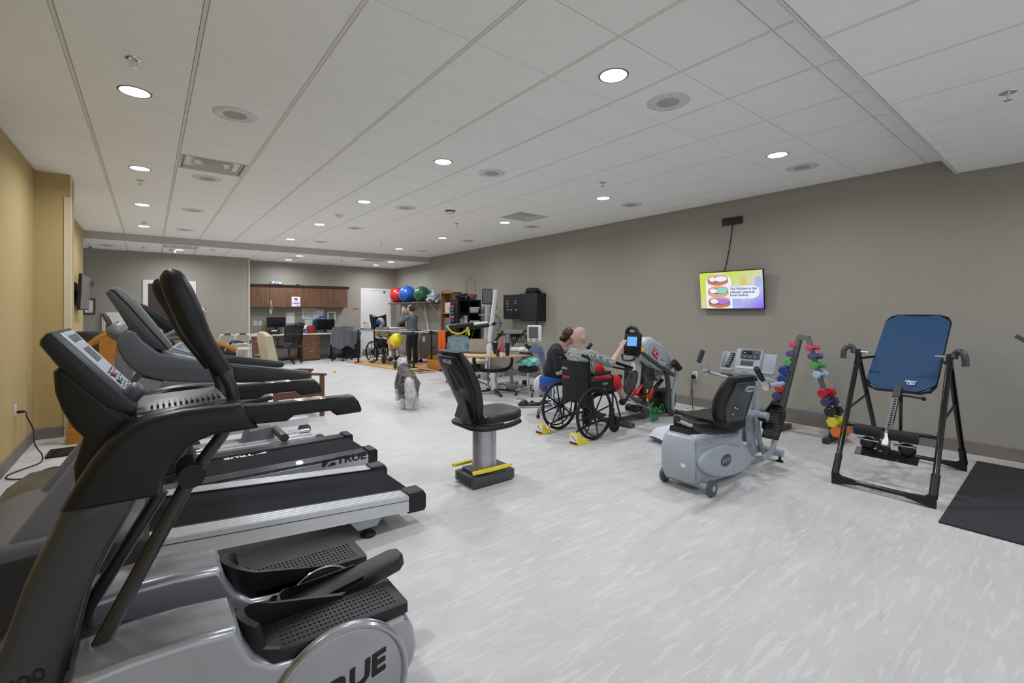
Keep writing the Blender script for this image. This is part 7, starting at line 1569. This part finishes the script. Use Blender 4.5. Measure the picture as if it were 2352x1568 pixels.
def figure(t, J, f, up=(0, 0, 1), shirt='polo', sleeve=.45, pants='trouser_black', legf=1.0, shorts=False, shoe='shoe', socks=False, hands=((.5, 1), (.5, -1)), build=1., hup=None, hside=(1, -1), head_f=None):
    J = {k: V(v) for k, v in J.items()}; f = V(f).normalized(); up = V(up).normalized(); lf = V((-f.y, f.x, 0)).normalized(); B = build
    hf = V(head_f or f).normalized(); hu = V(hup or up); hu = (hu-hf*hu.dot(hf)).normalized(); hl = hu.cross(hf); HM = Matrix((hf, hl, hu)).transposed()
    H = J['head']; neck = J['neck']; ch, pv = J['chest'], J['pelvis']; axis = (ch-pv).normalized(); tf = (f-axis*f.dot(axis)).normalized(); TM = Matrix((tf, axis.cross(tf), axis)).transposed()
    b = [ell(H+hu*.02, (.098, .078, .112), HM), ell(H-hu*.045+hf*.025, (.066, .058, .066), HM), ell(H+hf*.098-hu*.012, (.018, .013, .02), HM), ell(H+hf*.085-hu*.055, (.014, .026, .010), HM), cap(neck, H-hu*.05-hf*.015, .056, .052)]
    for s in (-1, 1): b += [ell(H+hl*.084*s-hf*.005-hu*.005, (.023, .012, .034), HM), ell(H+hl*.03*s+hf*.086+hu*.02, (.012, .02, .01), HM)]
    tor = [ell(ch, (.112*B, .165*B, .17), TM), ell(pv.lerp(ch, .45)+tf*.01, (.115*B, .15*B, .17), TM), ell(pv, (.118*B, .158*B, .12), TM), cap(J['sr'], J['sl'], .058, .058), cap(neck-V((0, 0, .04)), neck, .065, .056)]
    arms = []; cloth = []; skin = []
    for k, s in (('r', -1), ('l', 1)):
        S_, E, W = J['s'+k], J['e'+k], J['w'+k]
        arms += [cap(S_, E, .052, .040), cap(E, W, .040, .027)]; cloth += [cap(S_, S_.lerp(E, min(1, sleeve*2)), .066, .058 if sleeve < .6 else .05)]
        if sleeve >= .6: cloth += [cap(E, E.lerp(W, (sleeve-.5)*2), .05, .04)]
        c, sd = hands[0 if k == 'r' else 1]; nrm = J.get('n'+k, V((0, 0, 1)))
        arms += hand(W, J.get('d'+k, W-E), nrm, sd, c)
    legs = []; pc_ = []; shoes = []; sk = []
    for k in 'rl':
        Hp, K, A, T_ = J['h'+k], J['k'+k], J['a'+k], J['t'+k]
        legs += [cap(Hp, K, .082, .056), cap(K, A, .054, .036), cap(A, A.lerp(T_, .8)-V((0, 0, .01)), .036, .03)]
        pc_ += [cap(Hp, K if legf >= 1 else Hp.lerp(K, legf), .096, .074 if legf >= 1 else .082)]
        if legf > 1: pc_ += [cap(K, K.lerp(A, legf-1), .072, .056)]
        dn = V((0, 0, -1)); hl_ = A-(T_-A).normalized()*.045
        shoes += [cap(hl_+dn*.02, T_, .046, .036), cap(A+V((0, 0, .01)), A+dn*.02, .045, .045)]
        sk += [cap(A, A.lerp(K, .35), .045, .05)]
    body = blob('body', b+tor+arms+legs, 'skin', t, .0085, 4, world=True)
    blob('shirt', [(p[0], p[1], tuple(r*1.09+.004 for r in p[2]), p[3]) if p[0] == 'e' else (p[0], p[1], p[2], p[3]*1.06+.006, p[4]*1.06+.006) for p in tor[:4]]+cloth, shirt, t, .010, 7, world=True)
    blob('shorts' if shorts else 'trousers', [ell(pv-V((0, 0, .02)), (.135*B, .175*B, .115), TM)]+pc_, pants, t, .010, 7, world=True)
    blob('shoes' if False else 'shoe', shoes[:2], shoe, t, .009, 4, world=True); blob('shoe', shoes[2:], shoe, t, .009, 4, world=True)
    if socks: blob('sock', sk[:1], 'sock', t, .01, 3, world=True); blob('sock', sk[1:], 'sock', t, .01, 3, world=True)
    for s in (-1, 1): MB().ball(H+hl*.03*s+hf*.094+hu*.018, (.007, .009, .007), 10, HM).build('eye', 'black_gloss', body)
    return body, H, HM, hf, hl, hu
# --- man in the nearer wheelchair
wc1 = wheelchair((4.08, 3.92, 0), 0, 'black wheelchair on yellow chocks, seen from behind, at the lit stepper')
text('drive', .05, 'light_grey', wc1, (3.998, 4.05, .80), (0, -1, 0), (0, 0, 1), bold=.02, shear=.3); text('drive', .045, 'light_grey', wc1, (4.33, 3.686, .62), (1, 0, 0), (0, 0, 1), bold=.02, shear=.3)
MB().mm((3.992, 3.95, .68), (3.998, 4.07, .71), .01, 2).build('red_logo', 'red', wc1)
m1 = thing('person', 'bald man in a grey checked shirt and red shorts in the black wheelchair', 'person', (4.2, 3.92, .5))
J = dict(head=P(1331, 775, y=3.93), neck=(4.17, 3.92, 1.01), chest=(4.16, 3.92, .86), pelvis=(4.16, 3.92, .62), sr=(4.17, 3.76, .965), sl=(4.17, 4.08, .965), er=(4.47, 3.705, .85), wr=(4.74, 3.755, 1.05), dr=(.6, .12, .8), nr=(-.8, 0, .6),
         el=(4.36, 4.14, .80), wl=(4.56, 4.06, .83), hr=(4.2, 3.83, .62), hl=(4.2, 4.01, .62), kr=(4.62, 3.77, .62), kl=(4.57, 4.02, .76), ar=(4.86, 3.82, .36), al=(4.93, 4.03, .50), tr=(4.99, 3.83, .44), tl=(5.05, 4.04, .60))
b_, H, HM, hf, hl, hu = figure(m1, J, (1, 0, 0), shirt='check_shirt', sleeve=.46, pants='shorts_red', legf=1.3, shorts=True, shoe='black_rubber', build=1.08, hands=((.85, -1), (.6, 1)), head_f=(.99, -.08, -.12))
for (x, y, lb) in ((3.80, 3.63, 'yellow wheel chock with a white label behind the wheelchair, camera side'), (3.80, 4.21, 'yellow wheel chock with a white label behind the wheelchair, therapist side')):
    t = thing('wheel_chock', lb, 'wheel chock', (x, y, 0), 0, 'yellow wheel chocks')
    MB().prism([(x-.07, 0), (x+.14, 0), (x+.13, .02), (x+.02, .06), (x-.03, .125), (x-.07, .125)], 'y', y-.06, y+.06, .004).build('wedge', 'yellow', t)
    MB().mm((x-.073, y-.055, .03), (x-.07, y+.055, .115)).build('label', 'paper', t); MB().mm((x-.075, y-.055, .008), (x-.07, y+.055, .032)).build('red_strip', 'dark_red', t)
    MB().tube([(x-.075, y-.04, .05), (x-.075, y-.01, .075), (x-.075, y+.03, .10)], .003, 5).build('diagram', 'gun_metal', t)
# --- seated therapist on the blue stool
bs = thing('blue_stool', 'royal blue padded rolling stool under the seated therapist', 'stool', (4.52, 4.80, 0)); stool(bs, V((4.52, 4.80, 0)), 'royal', .47, .2, .11)
th1 = thing('person', 'therapist with a dark brown bun and black polo shirt sitting on the blue stool', 'person', (4.5, 4.8, .58))
hd = P(1308, 773, y=4.68)
J = dict(head=hd, neck=(hd.x-.045, hd.y+.06, hd.z-.14), chest=(4.50, 4.74, .86), pelvis=(4.49, 4.80, .66), sr=(4.40, 4.61, .94), sl=(4.62, 4.86, .955), er=(4.37, 4.54, .66), wr=(4.53, 4.39, .69), el=(4.78, 4.82, .75), wl=(4.88, 4.62, .74),
         hr=(4.48, 4.70, .62), hl=(4.58, 4.84, .62), kr=(4.86, 4.48, .60), kl=(4.96, 4.66, .60), ar=(4.84, 4.40, .12), al=(4.98, 4.62, .12), tr=(4.95, 4.30, .045), tl=(5.1, 4.54, .045))
b_, H, HM, hf, hl, hu = figure(th1, J, (.82, -.55, 0), shirt='polo', sleeve=.42, pants='trouser_black', legf=1.95, shoe='black_rubber', build=.92, head_f=(.93, -.3, -.22))
blob('hair', [ell(H-hf*.028+hu*.034, (.092, .087, .100), HM), ell(H-hf*.07-hu*.02, (.045, .065, .075), HM), ell(H-hf*.115-hu*.045, (.037, .042, .042), HM)], 'hair_brown', th1, .008, 4, world=True)
MB().mm((4.402, 4.50, .86), (4.404, 4.53, .875)).build('sleeve_logo', 'light_grey', th1)
# --- man in the high-backed wheelchair on the platform
w2 = wheelchair((5.2, 12.66, .036), -pi/2+.22, 'high-backed black wheelchair standing on the oak platform between the bars', True)
fz = V((sin(.22), -cos(.22), 0)); lz = V((cos(.22), sin(.22), 0)); O3 = V((5.2, 12.66, .036))
def w3(x, y, z): return O3+fz*x+lz*y+V((0, 0, z))
m2 = thing('person', 'man in an olive shirt and dark shorts reclining with a blue head pad', 'person', w3(.1, 0, .5))
J = dict(head=w3(.03, -.02, 1.15), neck=w3(.03, -.03, .98), chest=w3(.06, 0, .84), pelvis=w3(.12, 0, .60), sr=w3(.07, -.17, .94), sl=w3(.07, .17, .94), er=w3(.16, -.26, .73), wr=w3(.38, -.16, .70), el=w3(.22, .27, .74), wl=w3(.44, .22, .80),
         hr=w3(.16, -.09, .60), hl=w3(.16, .09, .60), kr=w3(.54, -.10, .59), kl=w3(.54, .12, .59), ar=w3(.58, -.09, .18), al=w3(.60, .12, .18), tr=w3(.74, -.09, .165), tl=w3(.76, .13, .165))
b_, H, HM, hf, hl, hu = figure(m2, J, tuple(fz), shirt='olive', sleeve=.44, pants='trouser_black', legf=.75, shorts=True, socks=True, build=1.1, head_f=(fz+lz*.35+V((0, 0, .1))), hup=(lz*-.55+V((0, 0, 1))))
blob('hair', [ell(H-hf*.03+hu*.02, (.085, .082, .10), HM)], mat('stubble', (196, 158, 140), .7), m2, .01, 3, world=True)
MB().ball(H-hf*.03-hl*.085+hu*.03, (.075, .035, .085), 16, HM).ball(H-hu*.13-hf*.0-hl*.03, (.08, .1, .05), 14, HM).build('head_pad', 'royal', label='royal blue head support pad', cat='head pad')
# --- standing therapist
sp3 = V((5.62, 11.55, .036)); f3 = V((-.40, .9165, 0)); l3 = V((-.9165, -.40, 0))
def w4(x, y, z): return sp3+f3*x+l3*y+V((0, 0, z))
th2 = thing('person', 'standing person in a grey sweater and black trousers raising both hands', 'person', sp3)
J = dict(head=w4(.05, 0, 1.50), neck=w4(.0, 0, 1.36), chest=w4(-.01, 0, 1.20), pelvis=w4(-.02, 0, .93), sr=w4(-.0, -.17, 1.29), sl=w4(0, .17, 1.29), er=w4(.22, -.26, 1.18), wr=w4(.24, -.05, 1.39), el=w4(.22, .25, 1.15), wl=w4(.25, .07, 1.38), dr=(0, 0, 1), dl=(0, 0, 1), nr=tuple(-f3), nl=tuple(-f3),
         hr=w4(-.02, -.09, .88), hl=w4(-.02, .09, .88), kr=w4(.03, -.13, .50), kl=w4(.02, .12, .50), ar=w4(-.02, -.16, .09), al=w4(-.03, .14, .09), tr=w4(.13, -.18, .035), tl=w4(.12, .15, .035))
b_, H, HM, hf, hl, hu = figure(th2, J, tuple(f3), shirt='grey_top', sleeve=.97, pants='trouser_black', legf=2.0, shoe='black_rubber', build=.98)
blob('hair', [ell(H-hf*.028+hu*.03, (.092, .086, .10), HM), ell(H-hf*.118+hu*.0, (.038, .045, .042), HM)], 'hair', th2, .009, 4, world=True)
MB().box(w4(.29, .01, 1.49), (.02, .08, .15), rotm(0, 0, math.atan2(f3.y, f3.x)), .005).build('mobile_phone', 'white_plastic', label='white mobile phone held up by the standing person', cat='phone')
# --- balloon
c = P(910, 781, x=5.30); t = thing('balloon', 'yellow balloon with a small dark printed face floating by the wheelchair', 'balloon', c)
br_ = 15.7/FPX*((c.x*CS)+(c.y*CC))
mat('balloon_yellow', (240, 222, 20), .3, coat=.4, var=.02)
MB().ball(c, (br_, br_, br_*1.0), 36).tube([c+V((-.06, -.0, -br_*.95)), c+V((-.07, 0, -br_*1.12))], [.012, .02], 8).build('skin', 'balloon_yellow', t)
vd = V((-CS, -CC, 0)); pr_ = MB(); rr_ = V((CC, -CS, 0))
for a, b, r in ((.02, -.045, .022), (.055, -.03, .02), (.04, -.075, .03)): pr_.torus(c+rr_*a+V((0, 0, b))-V((0, 0, .02))+vd*sqrt(max(.0001, br_**2-a*a-(b-.02)**2)), r*.6, .004, vd, 14, 5)
pr_.build('printed_face', 'tin_red', t, kind='stuff')
# --- sheepdog walking away
dh = V((.324, .946, 0)); dl_ = V((-.946, .324, 0)); D0 = V((3.13, 6.55, 0))
def dp_(x, y, z): return D0+dh*x+dl_*y+V((0, 0, z))
dog = thing('dog', 'shaggy grey and white dog walking away across the open floor', 'dog', D0)
mat('fur_grey', (112, 108, 110), .9, var=.35, scale=14, bump=.5, bscale=60); mat('fur_white', (206, 204, 202), .9, var=.08, scale=14, bump=.5, bscale=60); mat('fur_dark', (66, 64, 68), .9, var=.3, scale=14)
DM = Matrix((dh, dl_, V((0, 0, 1)))).transposed()
pr = [ell(dp_(.03, 0, .42), (.17, .130, .135), DM), ell(dp_(.28, 0, .43), (.24, .135, .145), DM), ell(dp_(.48, 0, .43), (.17, .130, .165), DM), cap(dp_(.56, 0, .50), dp_(.72, .01, .58), .095, .08),
      ell(dp_(.80, .02, .625), (.10, .085, .085), DM), cap(dp_(.86, .03, .60), dp_(.95, .04, .575), .05, .042),
      cap(dp_(.82, .10, .64), dp_(.80, .125, .55), .032, .03), cap(dp_(.82, -.07, .64), dp_(.80, -.10, .55), .032, .03),
      cap(dp_(-.08, 0, .47), dp_(-.16, .01, .40), .04, .065), cap(dp_(-.16, .01, .40), dp_(-.19, -.01, .24), .07, .085), cap(dp_(-.19, -.01, .24), dp_(-.2, -.02, .13), .085, .03),
      # hind legs: thigh, shank to hock, metatarsus, paw
      cap(dp_(.02, .085, .38), dp_(.07, .09, .25), .085, .058), cap(dp_(.07, .09, .25), dp_(-.06, .09, .155), .05, .036), cap(dp_(-.06, .09, .155), dp_(-.03, .09, .03), .034, .034), cap(dp_(-.03, .09, .03), dp_(.02, .09, .028), .034, .03),
      cap(dp_(.0, -.085, .38), dp_(.02, -.09, .25), .085, .058), cap(dp_(.02, -.09, .25), dp_(-.15, -.09, .15), .05, .036), cap(dp_(-.15, -.09, .15), dp_(-.13, -.09, .03), .034, .034), cap(dp_(-.13, -.09, .03), dp_(-.08, -.09, .028), .034, .03),
      # front legs : left one lifted with the wrist folded back
      cap(dp_(.48, .10, .38), dp_(.47, .12, .24), .06, .045), cap(dp_(.47, .12, .24), dp_(.44, .12, .15), .04, .034), cap(dp_(.44, .12, .15), dp_(.34, .12, .10), .034, .034),
      cap(dp_(.50, -.09, .38), dp_(.52, -.09, .22), .06, .042), cap(dp_(.52, -.09, .22), dp_(.53, -.09, .04), .038, .034), cap(dp_(.53, -.09, .04), dp_(.58, -.09, .03), .034, .03)]
from mathutils import noise as _nz
bd3 = blob('body', pr, 'fur_grey', dog, .013, 3, world=True, disp=lambda c: .012*_nz.noise(c*22)+.008*_nz.noise(c*48))
iv = wmat(dog)
def dpick(c):
    q = iv @ c-D0; x = q.dot(dh); y = q.dot(dl_); z = q.z
    if x < -.105 and z > .09 and abs(y) < .11: return 1
    if z < .17: return 1
    if x > .66: return 2 if abs(y-.015) > .085 and z < .68 else 1
    if x > .40 and z < .24: return 1
    return 2 if _nz.noise(q*5) > .38 else 0
paint(bd3, ['fur_grey', 'fur_white', 'fur_dark'], dpick)
random.seed(9); fu = [MB(), MB(), MB()]; me = bd3.data; polys = me.polygons; nrm = [p.normal.copy() for p in polys]
for k in range(3200):
    i = random.randrange(len(polys)); p = polys[i]; c = iv @ p.center; n = nrm[i]
    if c.z < .03: continue
    dr_ = (n*.55+V((0, 0, -.7))-dh*.35+V((random.uniform(-.3, .3), random.uniform(-.3, .3), random.uniform(-.2, .3)))).normalized(); L = random.uniform(.025, .05); s = dr_.cross(n)
    s = s.normalized()*.0055 if s.length > 1e-6 else V((.005, 0, 0)); u = dr_.cross(s).normalized()*.004
    fu[dpick(p.center)].add([c-s, c+s, c+u, c+dr_*L], [(0, 1, 3), (1, 2, 3), (2, 0, 3)])
for mb, m in zip(fu, ('fur_grey', 'fur_white', 'fur_dark')): mb.build('fur', m, dog, ang=0, fix=False, kind='stuff')
